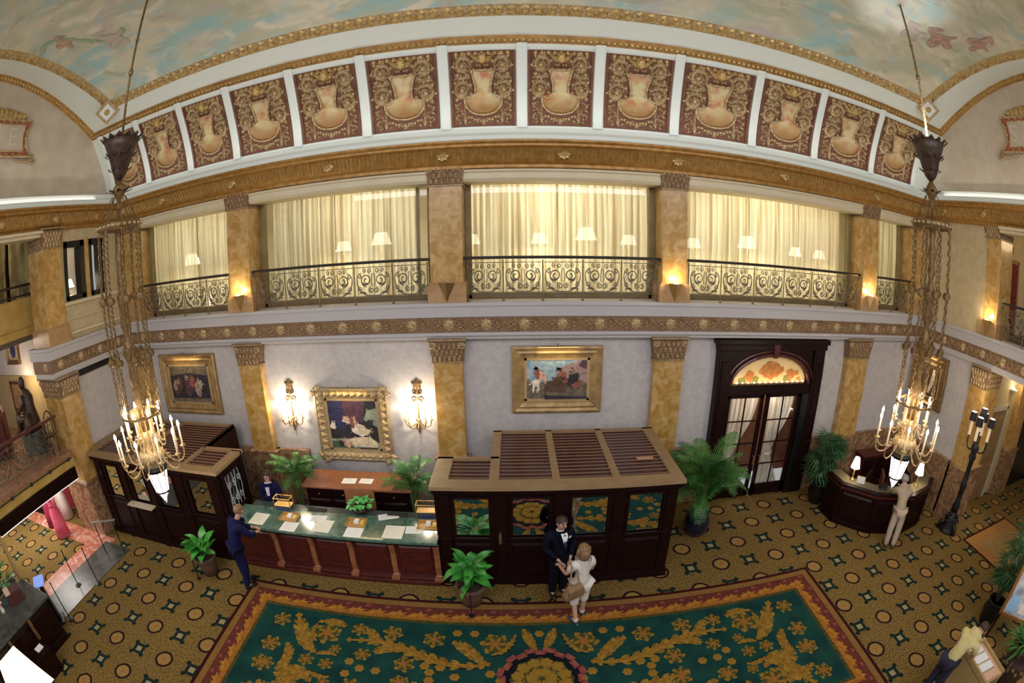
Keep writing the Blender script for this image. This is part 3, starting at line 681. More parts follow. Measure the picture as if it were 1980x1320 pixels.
corn = strip(L_gold0, L_gold1, RG0, RG1, goldpale, 'trim_10', 'gilded leaf cornice framing the painted ceiling', 'cornice')
egg = MB()
def eggs(path_a, path_b, step, r, mb, sy=1.0):
    # beads along the mid-line between two polylines
    mid = [Vector(a)*.5+Vector(b)*.5 for a, b in zip(path_a, path_b)]; acc = 0
    for i in range(len(mid)-1):
        d = mid[i+1]-mid[i]; l = d.length
        if l < 1e-6: continue
        while acc < l:
            c = mid[i]+d*(acc/l); mb.ball(c, r, 5, 4); acc += step
        acc -= l
bA = [(CX+x, L_bead0[1], L_bead0[2]) for x in (-11.2, 11.2)]; bB = [(CX+x, L_bead1[1]-.02, L_bead1[2]-.02) for x in (-11.2, 11.2)]
eggs(bA, bB, .115, .048, egg)
for s_ in (-1, 1): eggs(arch(L_bead0[1]-AY, L_bead0[2], RB0, CX+s_*L_bead0[0]), arch(L_bead1[1]-AY, L_bead1[2], RB1, CX+s_*L_bead1[0]), .115, .048, egg)
part('egg_moulding', egg, gold, bead, kind='stuff')
lf = MB()
def leaves(A, B, step, mb):
    acc = 0; k = 0
    for i in range(len(A)-1):
        a0, a1, b0, b1 = Vector(A[i]), Vector(A[i+1]), Vector(B[i]), Vector(B[i+1]); l = (a1-a0).length
        while acc < l:
            t = acc/l; p = a0.lerp(a1, t); q = b0.lerp(b1, t); up = q-p; d = (a1-a0).normalized(); nrm = d.cross(up).normalized()
            if nrm.z > 0: nrm = -nrm
            f = lambda u, v, tt: tuple(p+up*v+d*u+nrm*tt)
            mb.fan((0, .5), [(-.05, .05), (-.10, .35), (-.05, .5), (-.09, .75), (0, .95), (.09, .75), (.05, .5), (.10, .35), (.05, .05)], f, .05)
            if k % 2: mb.fan((.11, .2), [(.07, .1), (.11, .35), (.15, .1), (.11, .02)], f, .04)
            acc += step; k += 1
        acc -= l
gA = [(CX+x, L_gold0[1], L_gold0[2]) for x in (-9.9, 9.9)]; gB = [(CX+x, L_gold1[1], L_gold1[2]) for x in (-9.9, 9.9)]
leaves(gA, gB, .235, lf)
for s_ in (-1, 1): leaves(arch(L_gold0[1]-AY, L_gold0[2], RG0, CX+s_*L_gold0[0]), arch(L_gold1[1]-AY, L_gold1[2], RG1, CX+s_*L_gold1[0]), .235, lf)
part('leaf_moulding', lf, gold, corn, kind='stuff')
for s_ in (-1, 1):  # square corner blocks with a rosette where the cornices meet
    c = Vector((CX+s_*(10.0-.07), 8.16-.09, 10.40-.08))
    blk = part('corner_block', MB().cbox(0, 0, 0, .50, .50, .06), goldpale, corn, loc=c, rot=(Vector((-s_*.55, -.62, -.56)).to_track_quat('-Z', 'Y') @ Matrix.Rotation(PI/4, 3, 'Z').to_quaternion()).to_euler(), bevel=.012)
    part('corner_panel', MB().cbox(0, 0, -.035, .33, .33, .03), white, blk)
    put('rosette', rosette_mesh(.085, gold), blk, (0, 0, -.05), (PI/2, 0, 0))

# ---- painted vault
def fresco():
    m = bpy.data.materials.new('painted_ceiling'); m.use_nodes = True; g = NG(m); N = g.N; L = g.L; b = N['Principled BSDF']
    tc = N.new('ShaderNodeTexCoord'); mp = N.new('ShaderNodeMapping'); mp.inputs['Scale'].default_value = (.8, 1.5, 1); L.new(tc.outputs['Object'], mp.inputs[0]); V = mp.outputs[0]
    def nz(scale, loc, det=5, dist=.8):
        q = N.new('ShaderNodeMapping'); q.inputs['Location'].default_value = loc; L.new(V, q.inputs[0])
        n = N.new('ShaderNodeTexNoise'); n.inputs['Scale'].default_value = scale; n.inputs['Detail'].default_value = det; n.inputs['Distortion'].default_value = dist; L.new(q.outputs[0], n.inputs['Vector']); return n.outputs['Fac']
    def sm(x, lo, hi):
        n = N.new('ShaderNodeMapRange'); n.interpolation_type = 'SMOOTHSTEP'; n.inputs[1].default_value = lo; n.inputs[2].default_value = hi; L.new(x, n.inputs[0]); return n.outputs[0]
    c = g.mix(sm(nz(.8, (3, 1, 0)), .4, .62), (.68, .63, .48), (.52, .53, .40))
    c = g.mix(sm(nz(.55, (9, 4, 2)), .47, .66), c, (.36, .57, .57))
    c = g.mix(sm(nz(1.3, (1, 7, 5)), .50, .72), c, (.78, .72, .58))
    c = g.mix(sm(nz(.9, (14, 2, 8)), .58, .72), c, (.58, .48, .48))
    c = g.mix(sm(nz(2.2, (4, 14, 1)), .56, .78), c, (.40, .60, .66))
    c = g.mix(sm(nz(1.8, (7, 1, 11)), .54, .76), c, (.44, .45, .31))
    L.new(c, b.inputs['Base Color']); b.inputs['Roughness'].default_value = .6; b.inputs['Specular IOR Level'].default_value = .25
    return m
vault = MB(); A = arch(L_gold1[1]-AY, L_gold1[2]-.005, RG1, CX-L_gold1[0]); B = arch(L_gold1[1]-AY, L_gold1[2]-.005, RG1, CX+L_gold1[0])
vault.loft([A, B], closed=False)
ceil = struct('ceiling', vault, fresco(), True, label='vaulted ceiling painted with a cloudy blue and cream sky', cat='ceiling')
# painted cherubs: flat figures on the vault
chm = M('fresco_flesh', (.58, .38, .30), .7, col2=(.42, .26, .20), nscale=7); chg = M('fresco_grey', (.50, .48, .42), .7, col2=(.58, .46, .38), nscale=6); chl = M('fresco_garland', (.30, .42, .28), .7, col2=(.40, .48, .30), nscale=8)
def vz(y): return L_gold1[2]+RG1*(1-((y-AY)/(L_gold1[1]-AY))**2)-.02
def cherub(x, y, r, mat, rot=0):
    mb = MB()
    def blob(cx, cy, a, b, th=0, n=12):
        pts = []
        for i in range(n):
            t = 2*PI*i/n; u, v = a*math.cos(t), b*math.sin(t); u, v = u*math.cos(th)-v*math.sin(th)+cx, u*math.sin(th)+v*math.cos(th)+cy
            u, v = u*math.cos(rot)-v*math.sin(rot), u*math.sin(rot)+v*math.cos(rot); pts.append((u*r, v*r))
        vs = [(x+u, y+v, vz(y+v)) for u, v in pts]; mb.add(vs, [tuple(range(n))])
    blob(0, 0, .55, .32, .3); blob(.55, .35, .24, .22); blob(-.6, -.25, .42, .15, .7); blob(-.5, -.55, .36, .13, -.3); blob(.35, -.3, .36, .11, -.8); blob(.0, .45, .42, .16, 2.2); blob(-.35, .4, .3, .14, 1.5)
    part('painted_cherub', mb, mat, ceil)
for a in ((-7.7, 6.2, .5, chg, .5), (-8.6, 5.4, .38, chm, 1.2), (8.6, 5.9, .55, chm, -.3), (7.9, 6.2, .42, chg, .2), (9.4, 5.2, .5, chm, .8)): cherub(*a)
gl = MB()
for i in range(26):
    t = i/25; x = -9.3+2.0*t; y = 5.2+.9*t-.35*math.sin(t*PI*2)
    n = 6; gl.add([(x+.09*math.cos(2*PI*k/n)*random.uniform(.6, 1.3), y+.07*math.sin(2*PI*k/n), vz(y+.07*math.sin(2*PI*k/n))) for k in range(n)], [tuple(range(n))])
part('painted_garland', gl, chl, ceil)

# ---- side lunettes with lettered plaques
def lunette(s_, name, lb):
    x = CX+s_*L_bead0[0]; A = arch(L_bead0[1]-AY, L_bead0[2], RB0, x)
    mb = MB(); n = len(A); mb.add([(x, p[1], 8.2) for p in A]+A, [(i, i+1, n+i+1, n+i) for i in range(n-1)]); mb.box(min(x, x+s_*.1), max(x, x+s_*.1), 8.74, 9.7, 8.1, 10.0)
    return struct(name, mb, lunette_p, label=lb, cat='wall')
lunL = lunette(-1, 'wall_left_1', 'arched plaster wall with letter E plaque under the vault'); lunR = lunette(1, 'wall_right_1', 'arched plaster wall with letter S plaque under the vault')
def letter(txt, parent, loc, rot, size, mat):
    cu = bpy.data.curves.new('letter', 'FONT'); cu.body = txt; cu.size = size; cu.extrude = .012; cu.align_x = 'CENTER'; cu.align_y = 'CENTER'
    o = bpy.data.objects.new('letter_tmp', cu); COL.objects.link(o)
    dg = bpy.context.evaluated_depsgraph_get(); me = bpy.data.meshes.new_from_object(o.evaluated_get(dg)); bpy.data.objects.remove(o)
    me.materials.clear(); me.materials.append(mat); return put('letter', me, parent, loc, rot)
def plaque(s_, yE, txt):
    x = CX+s_*11.27; y0 = 6.3; f = lambda u, v, t: (x-s_*t, u, v)
    # frame: flared tablet, red with gilt studs, runs on beyond the visible end
    out = [(6.28, 10.32), (6.16, 10.1), (6.12, 9.88), (6.16, 9.66), (6.30, 9.44), (2.9, 9.44), (3.04, 9.66), (3.08, 9.88), (3.04, 10.1), (2.92, 10.32)]
    inn = [(6.04, 10.2), (5.98, 9.88), (6.04, 9.56), (3.16, 9.56), (3.22, 9.88), (3.16, 10.2)]
    t = thing('plaque', ('left' if s_ < 0 else 'right')+' hall name tablet: red gilt frame around a raised letter '+txt, 'plaque', (x, 4.6, 9.88))
    l = lambda u, v, tt: (-s_*tt, u-4.6, v-9.88)
    part('tablet', MB().prism(out, .01, .05, l), M('plaque_red', (.30, .07, .03), .6, col2=(.40, .13, .06), nscale=14), t)
    part('panel', MB().prism(inn, .05, .07, l), lunette_p, t)
    rb = MB(); rb.tube([l(u, v, .05) for u, v in out], .03, 5, closed=True); rb.tube([l(u, v, .07) for u, v in inn], .02, 5, closed=True)
    part('frame', rb, goldpale, t)
    st = MB()
    for i in range(13): st.ball(l(3.3+i*.22, 10.27, .05), .035, 6, 4); st.ball(l(3.3+i*.22, 9.5, .05), .035, 6, 4)
    for i in range(3): st.ball(l(6.09, 9.7+i*.18, .05), .035, 6, 4)
    part('stud', st, goldpale, t, kind='stuff')
    cr = MB()
    for i in range(16):
        u = 5.95-i*.16; cr.fan((u, 10.45), [(u+.12*math.cos(a)*(1+.3*math.cos(3*a)), 10.43+(.11+.10*math.sin(i*.35))*math.sin(a)) for a in [2*PI*k/9 for k in range(9)]], l, .09)
    part('crest', cr, gold, t)
    for yy, zz in ((6.45, 9.42), (6.35, 9.5)):
        pass
    sc_ = MB(); sc_.ribbon([(6.2+q[0], 9.40+q[1]) for q in spiral(.22, 0, .14, .03, PI, 1.4)], taper(23, .03, .08, .03), l, .05); sc_.ribbon(bez((6.3, 9.5), (6.5, 9.3), (6.0, 9.3), (5.7, 9.4)), taper(13, .03, .08, .02), l, .05)
    part('scroll', sc_, goldpale, t)
    letter(txt, t, (-s_*.072, yE-4.6, 0), (PI/2, 0, PI/2 if s_ < 0 else -PI/2), .62, M('letter_stone', (.62, .55, .44), .6))
plaque(-1, 5.62, 'E'); plaque(1, 5.85, 'S')
# ================================================================ WINDOW BAYS, CURTAINS, RAILINGS
BAYS = [(-9.7, -6.45), (-5.83, -1.65), (-.99, 3.04), (3.6, 8.66), (9.25, 10.85)]
BN = ['leftmost', 'second', 'middle', 'wide', 'narrow end']
def curtain_mesh(x0, x1, z0, z1, amp=.045, per=.135, seed=0):
    rnd = random.Random(seed); mb = MB(); n = int((x1-x0)/.022); rows = [z0, z0+.15, (z0+z1)/2, z1-.18, z1]
    ph = [0]
    for i in range(n): ph.append(ph[-1]+2*PI*.022/per*rnd.uniform(.6, 1.4))
    R = []
    for k, z in enumerate(rows):
        a = amp*(1.0 if k < 3 else .75)
        R.append([(x0+(x1-x0)*i/n, a*math.sin(ph[i]), z) for i in range(n+1)])
    mb.loft(R, closed=False); return mb
spl = [[(-9.62, -8.05), (-8.0, -6.5)], [(-5.6, -4.0), (-3.96, -2.06)], [(-.9, .93), (.97, 2.93)], [(3.82, 5.5), (5.54, 7.0), (7.04, 8.45)], [(9.45, 10.72)]]
side = ['left', 'right', 'farther right']
for i, (a, b) in enumerate(BAYS):
    wdw = struct(f'window_{i+1}', MB().box(a, a+.13, 10.04, 10.2, 4.88, 7.45).box(b-.13, b, 10.04, 10.2, 4.88, 7.45).box(a, b, 10.04, 10.2, 7.34, 7.5).box(a, b, 10.04, 10.2, 4.88, 5.0), olive, bevel=.01, label=f'{BN[i]} balcony window bay with olive frame', cat='window')
    part('glass_pane', MB().box(a+.13, b-.13, 10.12, 10.13, 5.0, 7.34), glass, wdw)
    m = (a+b)/2
    if i == 1: part('mullion', MB().box(-2.02, -1.96, 10.06, 10.16, 5.0, 7.34), olive, wdw)
    for j, (c, d) in enumerate(spl[i]):
        o = put('curtain', curtain_mesh(c, d, 4.93, 7.34, seed=i*3+j).mesh('curtain', sheerm), None, (0, 10.34, 0))
        nm = f'sheer cream curtain, {side[j] if len(spl[i]) > 1 else "only"} panel in the {BN[i]} balcony window bay'
        tag(o, nm, 'curtain', 'sheer curtains in the balcony windows')
        part('curtain_rod', MB().cyl((c, 0, 7.345), (d, 0, 7.345), .012, n=6), brass, o)
# the lounge behind the curtains
struct('wall_lounge', MB().box(XL, XR, 13.6, 13.8, 4.88, 7.9).box(XL-.1, XL, 10.3, 13.8, 4.88, 7.9).box(XR, XR+.1, 10.3, 13.8, 4.88, 7.9), M('lounge_wall', (.62, .58, .40), .8, col2=(.66, .62, .46), nscale=2), label='pale lounge wall behind the curtains', cat='wall')
struct('ceiling_lounge', MB().box(XL, XR, 9.9, 13.8, 7.9, 8.0), cream, label='lounge ceiling behind the curtains', cat='ceiling')
for k, x in enumerate((-8.3, -3.7, 1.0, 6.0, 10.0)):
    light('lounge_light', 'AREA', (x, 12.0, 7.75), (64, 82, 125, 130, 28)[k], (1, .91, .68), 2.6, (x, 10.6, 5.4), 1.2)
def table_lamp_mesh(h=.5, r=.17):
    b = MB().lathe([(.09, 0), (.09, .02), (.03, .04), (.045, .10), (.06, .16), (.03, .24), (.015, .28), (.015, h*.62)], n=12)
    s_ = MB().lathe([(r, h*.55), (r*.55, h)], n=16, caps=False)
    return b, s_
LM = table_lamp_mesh(.62, .24); lb_me = LM[0].mesh('lamp_base', brass, True); ls_me = LM[1].mesh('lamp_shade', shadebr, True)
def table_lamp(x, y, z, label, sc_=1.0, group=None, energy=0, shade=None):
    t = thing('table_lamp', label, 'lamp', (x, y, z), 0, group); t.scale = (sc_,)*3
    put('base', lb_me, t); put('lamp_shade', shade or ls_me, t)
    part('bulb', MB().ball((0, 0, .44), .045, 8, 6), bulbw, t)
    if energy: light('lamp_light', 'POINT', (x, y, z+.45*sc_), energy, WARM, .1)
    return t
def console(x0, x1, y, label):
    t = thing('console_table', label, 'table', ((x0+x1)/2, y, 4.875), 0, 'consoles in the lounge'); w_ = (x1-x0)/2
    part('tabletop', MB().box(-w_, w_, -.22, .22, .80, .85), mahogl, t, bevel=.01)
    for sx in (-1, 1):
        for sy in (-1, 1): part('leg', MB().cyl((sx*(w_-.06), sy*.17, 0), (sx*(w_-.06), sy*.17, .80), .022, .035, 8), mahogl, t)
lampsX = [(-8.85, 11.1), (-7.3, 11.1), (-4.05, 11.1), (-3.2, 11.5), (-.95, 11.2), (.60, 11.0), (1.72, 11.3), (2.75, 11.3), (4.35, 11.1), (5.85, 11.05), (7.5, 11.2), (8.3, 11.1), (10.2, 11.3)]
desc = ['behind the leftmost curtains, farther from the middle', 'behind the leftmost curtains, nearer the middle', 'behind the second bay, brightest one there', 'behind the second bay, right of the bright one', 'at the left edge of the middle window', 'in the centre of the middle window', 'right of centre in the middle window', 'at the right edge of the middle window', 'at the left of the wide window', 'in the centre of the wide window', 'right in the wide window, further back', 'at the far right of the wide window', 'behind the narrow end window']
for k, (x, y) in enumerate(lampsX):
    console(x-.4, x+.4, y, f'console table under the glowing lamp {desc[k]}')
    table_lamp(x, y, 4.875+.85, f'glowing table lamp seen {desc[k]}', .85 if k % 3 else 1.1, 'lamps glowing in the lounge', (30, 50, 75, 26, 20, 90, 26, 20, 50, 90, 55, 50, 20)[k])
# scroll-work panel for the railings, 0.8 x 0.62
def scroll_panel():
    mb = MB(); f = lambda P: [(p[0], 0, p[1]) for p in P]
    for s_ in (-1, 1):
        m_ = lambda P: [(s_*p[0], 0, p[1]) for p in P]
        mb.tube(m_(spiral(.15, .36, .13, .03, -PI/2, 1.5, 22)), .012, 4)
        mb.tube(m_(spiral(.055, .17, .06, .018, PI/2, -1.5, 16)), .010, 4)
        mb.tube(m_(spiral(.30, .20, .055, .015, PI, 1.4, 14)), .009, 4)
        mb.tube(m_(spiral(.30, .44, .05, .015, PI*1.5, -1.4, 14)), .009, 4)
        mb.tube(m_(spiral(.08, .54, .05, .015, -PI/2, 1.4, 14)), .009, 4)
        mb.tube(m_(spiral(.20, .55, .045, .012, -PI/2, -1.4, 14)), .008, 4)
        mb.tube(m_(bez((0, .06), (.16, .04), (.34, .12), (.36, .34), 12)), .014, 4)
        mb.tube(m_(bez((.36, .34), (.37, .42), (.33, .5), (.25, .5), 8)), .010, 4)
        mb.tube(m_(bez((.02, .24), (.06, .32), (.02, .42), (.02, .50), 8)), .010, 4)
        mb.tube(m_(bez((.10, .30), (.17, .24), (.24, .28), (.27, .36), 8)), [.008, .012, .018, .022, .024, .02, .014, .009, .005], 4)
        mb.tube(m_(bez((.16, .10), (.22, .14), (.30, .13), (.33, .10), 6)), [.006, .016, .026, .026, .02, .012, .004], 4)
    mb.tube([(-.39, 0, .02), (.39, 0, .02)], .010, 4); mb.tube([(-.39, 0, .61), (.39, 0, .61)], .010, 4)
    return mb.mesh('scroll_panel', ironscroll)
scroll_me = scroll_panel()
post_me = MB().lathe([(.035, 0), (.035, .015), (.013, .03), (.013, .10), (.024, .12), (.013, .14), (.013, .66), (.022, .68), (.013, .70), (.013, .83)], n=8).mesh('post', railbr, True)
def railing(label, p0, p1, posts, z=4.88, group='bronze railings along the balcony', zt=.85):
    p0 = Vector((*p0, z)); p1 = Vector((*p1, z)); d = p1-p0; L_ = d.length; a = math.atan2(d.y, d.x)
    t = thing('railing', label, 'railing', p0, a, group)
    part('handrail', MB().box(-.02, L_+.02, -.045, .045, zt, zt+.06), railtop, t, bevel=.02)
    xs = [0.06]+list(posts)+[L_-.06]
    for k, x in enumerate(xs): put('post', post_me, t, (x, 0, 0))
    for k in range(len(xs)-1):
        w_ = xs[k+1]-xs[k]; put('scroll_panel', scroll_me, t, ((xs[k]+xs[k+1])/2, 0, .12), None, ((w_-.03)/.8, 1, 1.08))
    for x in (0, L_):
        part('scroll_bracket', MB().tube([(x+(1 if x == 0 else -1)*q[0], 0, zt+q[1]) for q in spiral(.03, -.06, .06, .012, PI/2, 1.3, 14)], .012, 5), railbr, t)
    return t
RN = ['leftmost bay, partly behind the hanging chandelier', 'bay above the reclining-figures painting', 'middle bay, straight above the battle painting', 'wide bay above the dark doorway', 'narrow end bay']
for i, (a, b) in enumerate(BAYS):
    L_ = b-a; n = [4, 5, 5, 6, 2][i]
    off = {2: [.77, 1.56, 2.37, 3.17]}.get(i, [L_*(k+1)/(n) for k in range(n-1)])
    railing('bronze scrollwork balcony railing in the '+RN[i], (a+.02, 9.62), (b-.02, 9.62), off)
# brass wedge uplights at the pilaster feet
def uplight(x, y, z, lit, label, rz=0):
    t = thing('uplight', label, 'lamp', (x, y, z), rz, 'wedge uplights at the pilaster feet')
    part('body', MB().add([(-.16, -.01, .38), (.16, -.01, .38), (0, -.01, 0), (0, -.16, .38), (-.16, -.03, .38), (.16, -.03, .38)], [(0, 1, 5, 3, 4), (0, 4, 2), (4, 3, 2), (3, 5, 2), (5, 1, 2), (0, 2, 1)]), brassdk if not lit else brass, t)  # unlit wedge is coloured in darker brass to imitate its lack of light
    part('lens', MB().cyl((0, -.075, .375), (0, -.075, .392), .05, n=10), upl if lit else brassdk, t)
    if lit:
        dx, dy = -math.sin(rz)*-1, -math.cos(rz)
        px, py = x+math.sin(rz)*.12, y-math.cos(rz)*.12
        light('uplight_lamp', 'POINT', (px, py, z+.47), 11, (1, .74, .42), .03)
    return t
for x, lit, lb in ((-6.14, True, 'lit brass wedge uplight at the foot of the pilaster left of the second bay'), (-1.32, False, 'unlit brass wedge uplight at the foot of the central pilaster'), (3.32, True, 'lit brass wedge uplight right of the middle window bay'), (8.95, True, 'lit brass wedge uplight beside the narrow end window')):
    uplight(x, 9.44, 4.90, lit, lb)

# ================================================================ LEFT SIDE
def wall_holes(x0, x1, ys, zs, holes):
    mb = MB()
    for i in range(len(ys)-1):
        for k in range(len(zs)-1):
            if (i, k) in holes: continue
            mb.box(x0, x1, ys[i], ys[i+1], zs[k], zs[k+1])
    return mb
struct('wall_left', wall_holes(-10.9, XL, [7.3, 7.42, 8.18, 8.36, 8.95, 9.75], [4.88, 5.80, 7.25, 8.07], {(1, 1), (3, 1)}), plaster_up, label='upper left wall with two dark-framed windows', cat='wall')
struct('wall_left_2', MB().box(-10.9, XL, 7.3, 9.75, 0, 4.5), plaster, label='lower left wall beside the left booth', cat='wall')
struct('trim_11', MB().box(-10.9, XL+.06, 7.25, 9.5, 5.0, 5.06).box(-10.9, XL+.04, 7.25, 9.5, 5.35, 5.38).box(-10.9, XL+.06, 7.25, 9.5, 5.70, 5.78), cream, bevel=.01, label='cream panel rails below the left windows', cat='moulding')
for y0, y1, n in ((7.42, 8.18, 7), (8.36, 8.95, 8)):
    o = struct(f'window_{n}', MB().box(-10.86, XL+.03, y0, y0+.12, 5.80, 7.25).box(-10.86, XL+.03, y1-.17, y1, 5.80, 7.25).box(-10.86, XL+.03, y0, y1, 7.09, 7.25).box(-10.86, XL+.03, y0, y1, 5.80, 5.92), blackm, bevel=.008, label='small dark-framed window in the upper left wall'+(', nearer the pier' if n == 7 else ', nearer the corner'), cat='window')
    part('glass_pane', MB().box(-10.78, -10.77, y0+.12, y1-.17, 5.92, 7.09), glass, o)
struct('trim_12', MB().box(-10.62, XL+.05, 8.19, 8.34, 5.74, 7.3), siena, label='small marble mullion between the dark windows', cat='mullion')
struct('wall_sideroom', MB().box(-12.4, -12.3, 7.4, 9.75, 5, 7.6), M('side_curtain', (.80, .66, .58), .8, col2=(.90, .86, .80), nscale=5, stretch=(1, 12, .3)), label='striped pale curtain wall behind the small dark windows', cat='wall')
sh_ = thing('wall_shelf', 'dark shelf under the lamp inside the small dark-framed windows', 'shelf', (-12.0, 8.25, 5.8)); part('board', MB().box(-.3, .6, -.5, .5, 0, .045), mahog, sh_)
table_lamp(-11.6, 8.25, 5.845, 'glowing table lamp inside the small dark-framed windows', .8, None, 70)
# pier A (two storeys) by the left hall
def pier(x0, x1, yf, yb, z0, z1, capz, label, dado=None, plinth=False, side=1):
    o = struct('column', MB().box(x0, x1, yf, yb, z0, capz), siena, bevel=.012, label=label, cat='pier')
    c = capital(o, x0-.01, x1+.01, yf-.01, yb+.01, capz, z1)
    xs = x1+.01 if side > 0 else x0-.01; cy = (yf+yb)/2; h = z1-capz
    part('leaf_carving', leaf_relief(yb-yf, h-.1, lambda u, v, t: (xs+side*(.05*v/h+t+.004), cy+u, capz+v), 4), goldpale, c)
    if dado: part('plinth', MB().box(x0-.05, x1+.05, yf-.05, yb+.05, z0, dado-.06).box(x0-.09, x1+.09, yf-.09, yb+.05, dado-.06, dado), brownm, o, bevel=.012)
    if plinth: part('plinth', MB().box(x0-.06, x1+.06, yf-.06, yb+.06, z0, z0+.36).cham(x0-.06, x1+.06, yf-.06, yb+.06, z0+.36, z0+.44, .06, 'z'), sienadk, o)
    return o
pier(-11.4, -10.42, 6.6, 7.28, 0, 4.15, 3.68, 'golden marble pier beside the shop opening, lower storey', 1.5)
pier(-11.3, -10.5, 6.6, 7.28, 4.88, 7.62, 7.15, 'golden marble pier beside the upper left gallery, upper storey', None, True)
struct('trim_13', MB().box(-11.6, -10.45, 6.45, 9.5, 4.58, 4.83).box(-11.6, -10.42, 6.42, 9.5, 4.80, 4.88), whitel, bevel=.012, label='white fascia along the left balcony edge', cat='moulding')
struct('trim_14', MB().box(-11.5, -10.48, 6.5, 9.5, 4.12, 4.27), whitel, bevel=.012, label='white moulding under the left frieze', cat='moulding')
fl_ = struct('trim_15', MB().box(-11.55, -10.5, 6.5, 9.5, 4.26, 4.59), reliefbg, label='carved gold frieze along the left wall', cat='frieze')
for k in range(4):
    put('rosette', ros, fl_, (-10.5, 6.85+.765*k, 4.425), (0, 0, PI/2)); put('leaf_scroll', scr, fl_, (-10.499, 7.23+.765*k, 4.425), (0, 0, PI/2))
put('rosette', ros, fl_, (-10.85, 6.5, 4.425)); 
def entab_side(x, s_, y0, y1, name, lb):
    pr = [(x-s_*(9.5-y), z) for y, z in entab_x(0, 0)]
    pr = [(x-s_*(9.62-y) if False else x+s_*(y-9.5), z) for y, z in entab_x(0, 0)]
    o = struct(name, MB().loft([[(a, y, z) for a, z in pr] for y in (y0, y1)]), golddk, label=lb, cat='entablature')
    fm = MB(); n = int((y1-y0)/.09)
    for i in range(n):
        y = y0+(i+.5)*(y1-y0)/n
        X0, X1, X2, X3 = x+s_*(9.33-9.5), x+s_*(9.21-9.5), x+s_*(9.29-9.5), x+s_*(9.175-9.5)
        fm.add([(X0, y-.018, 7.71), (X0, y+.018, 7.71), (X1, y+.018, 7.91), (X1, y-.018, 7.91), (X2, y, 7.70), (X3, y, 7.90)], [(0, 4, 5, 3), (4, 1, 2, 5), (3, 5, 2), (0, 1, 4)])
    part('fluting', fm, gold, o, kind='stuff')
    for y in (8.5, 7.0, 5.2, 3.4): put('medallion', md, o, (x+s_*(9.24-9.5), y, 7.81), (-.45, 0, -s_*PI/2), None)
    l2 = [(x+s_*(y-9.5), z) for y, z in led]
    struct(name.replace('trim_', 'trim_1') if False else ('trim_21' if s_ < 0 else 'trim_22'), MB().loft([[(a, y, z) for a, z in l2] for y in (y0, y1)]), white, label='white lit ledge below the '+('E' if s_ < 0 else 'S')+' plaque wall', cat='moulding')
    return o
entab_side(XL, -1, -1, 9.5, 'trim_16', 'bronze gold entablature along the left side')
entab_side(XR, 1, -1, 9.5, 'trim_17', 'bronze gold entablature along the right side')
struct('trim_19', MB().box(-10.95, XL+.12, -1, 6.6, 7.42, 7.54).box(-10.95, XL+.2, -1, 6.6, 7.50, 7.56), cream, label='cream lintel moulding over the upper left gallery', cat='moulding')
# upper left gallery
struct('wall_left_3', MB().box(-11.95, -11.75, -1, 7.0, 5.42, 6.15).box(-12.0, -11.7, -1, 7.0, 5.22, 5.42), M('parapet_gold', (.42, .26, .05), .5, col2=(.48, .33, .10), nscale=3), bevel=.01, label='golden parapet of the upper left gallery', cat='parapet')
o = thing('gallery_rail', 'black double rail on the golden parapet of the upper left gallery', 'railing', (-11.85, 3, 6.15))
part('rail', MB().box(-.06, .06, -4, 4, .28, .34), railtop, o); part('rail', MB().box(-.04, .04, -4, 4, .05, .09), railtop, o)
for k in range(8): part('post', MB().cyl((0, -3.6+k*1.02, 0), (0, -3.6+k*1.02, .3), .02, n=8), railtop, o)
struct('wall_left_4', MB().box(-15.2, -15, -1, 7.0, 5.2, 8.2).box(-15.2, -11.4, 6.95, 7.1, 5.2, 8.2), M('gallery_wall', (.16, .12, .06), .7, col2=(.40, .34, .16), nscale=1.6, detail=6, ramp=(.42, .6)), label='dim mottled wall of the upper left gallery', cat='wall')
struct('floor_gallery', MB().box(-15.2, -11.7, -1, 7.0, 5.1, 5.22), floorback, label='upper left gallery floor', cat='floor')
for k, y in enumerate((5.9, 6.5)):
    t = thing('gallery_post', ('farther' if k == 0 else 'nearer')+' slim dark wooden post in the upper left gallery by the pier', 'post', (-12.6, y, 5.22)); part('shaft', MB().box(-.05, .05, -.05, .05, 0, 2.7), mahog, t)
# white stair-hall wall with its portrait
struct('wall_left_5', MB().box(-17, -11.3, 7.0, 7.15, 4.10, 5.25), plaster, label='white stair hall wall with the portrait', cat='wall')
struct('wall_left_6', MB().box(-17, -11.3, 7.16, 7.3, 2.2, 4.12), tanwall, label='tan back wall of the mezzanine landing', cat='wall')
struct('wall_left_7', MB().box(-17.2, -17, -3, 8.6, 0, 5.3), tanwall, label='far wall of the left hall', cat='wall')
def flat_art(name, w_, h_, strokes, bg, parent, d=.02, ramp=None):
    # painted canvas: thin board plus flat dabs of paint (u right, v up, from the lower left corner)
    cv_ = part('canvas', MB().box(-w_/2, w_/2, -d, 0, 0, h_), bg, parent)
    for k, (mat, pts) in enumerate(strokes):
        part('painted_shape', MB().prism([((u-.5)*w_, v*h_) for u, v in pts], 0, .003, lambda u, v, t: (u, -d-.001-.002*k-t, v)), mat, cv_)
    return cv_
def el(cx, cy, a, b, th=0, n=14, j=.0, seed=1):
    r = random.Random(seed); out = []
    for i in range(n):
        t = 2*PI*i/n; k = 1+r.uniform(-j, j); u, v = a*k*math.cos(t), b*k*math.sin(t); out.append((cx+u*math.cos(th)-v*math.sin(th), cy+u*math.sin(th)+v*math.cos(th)))
    return out
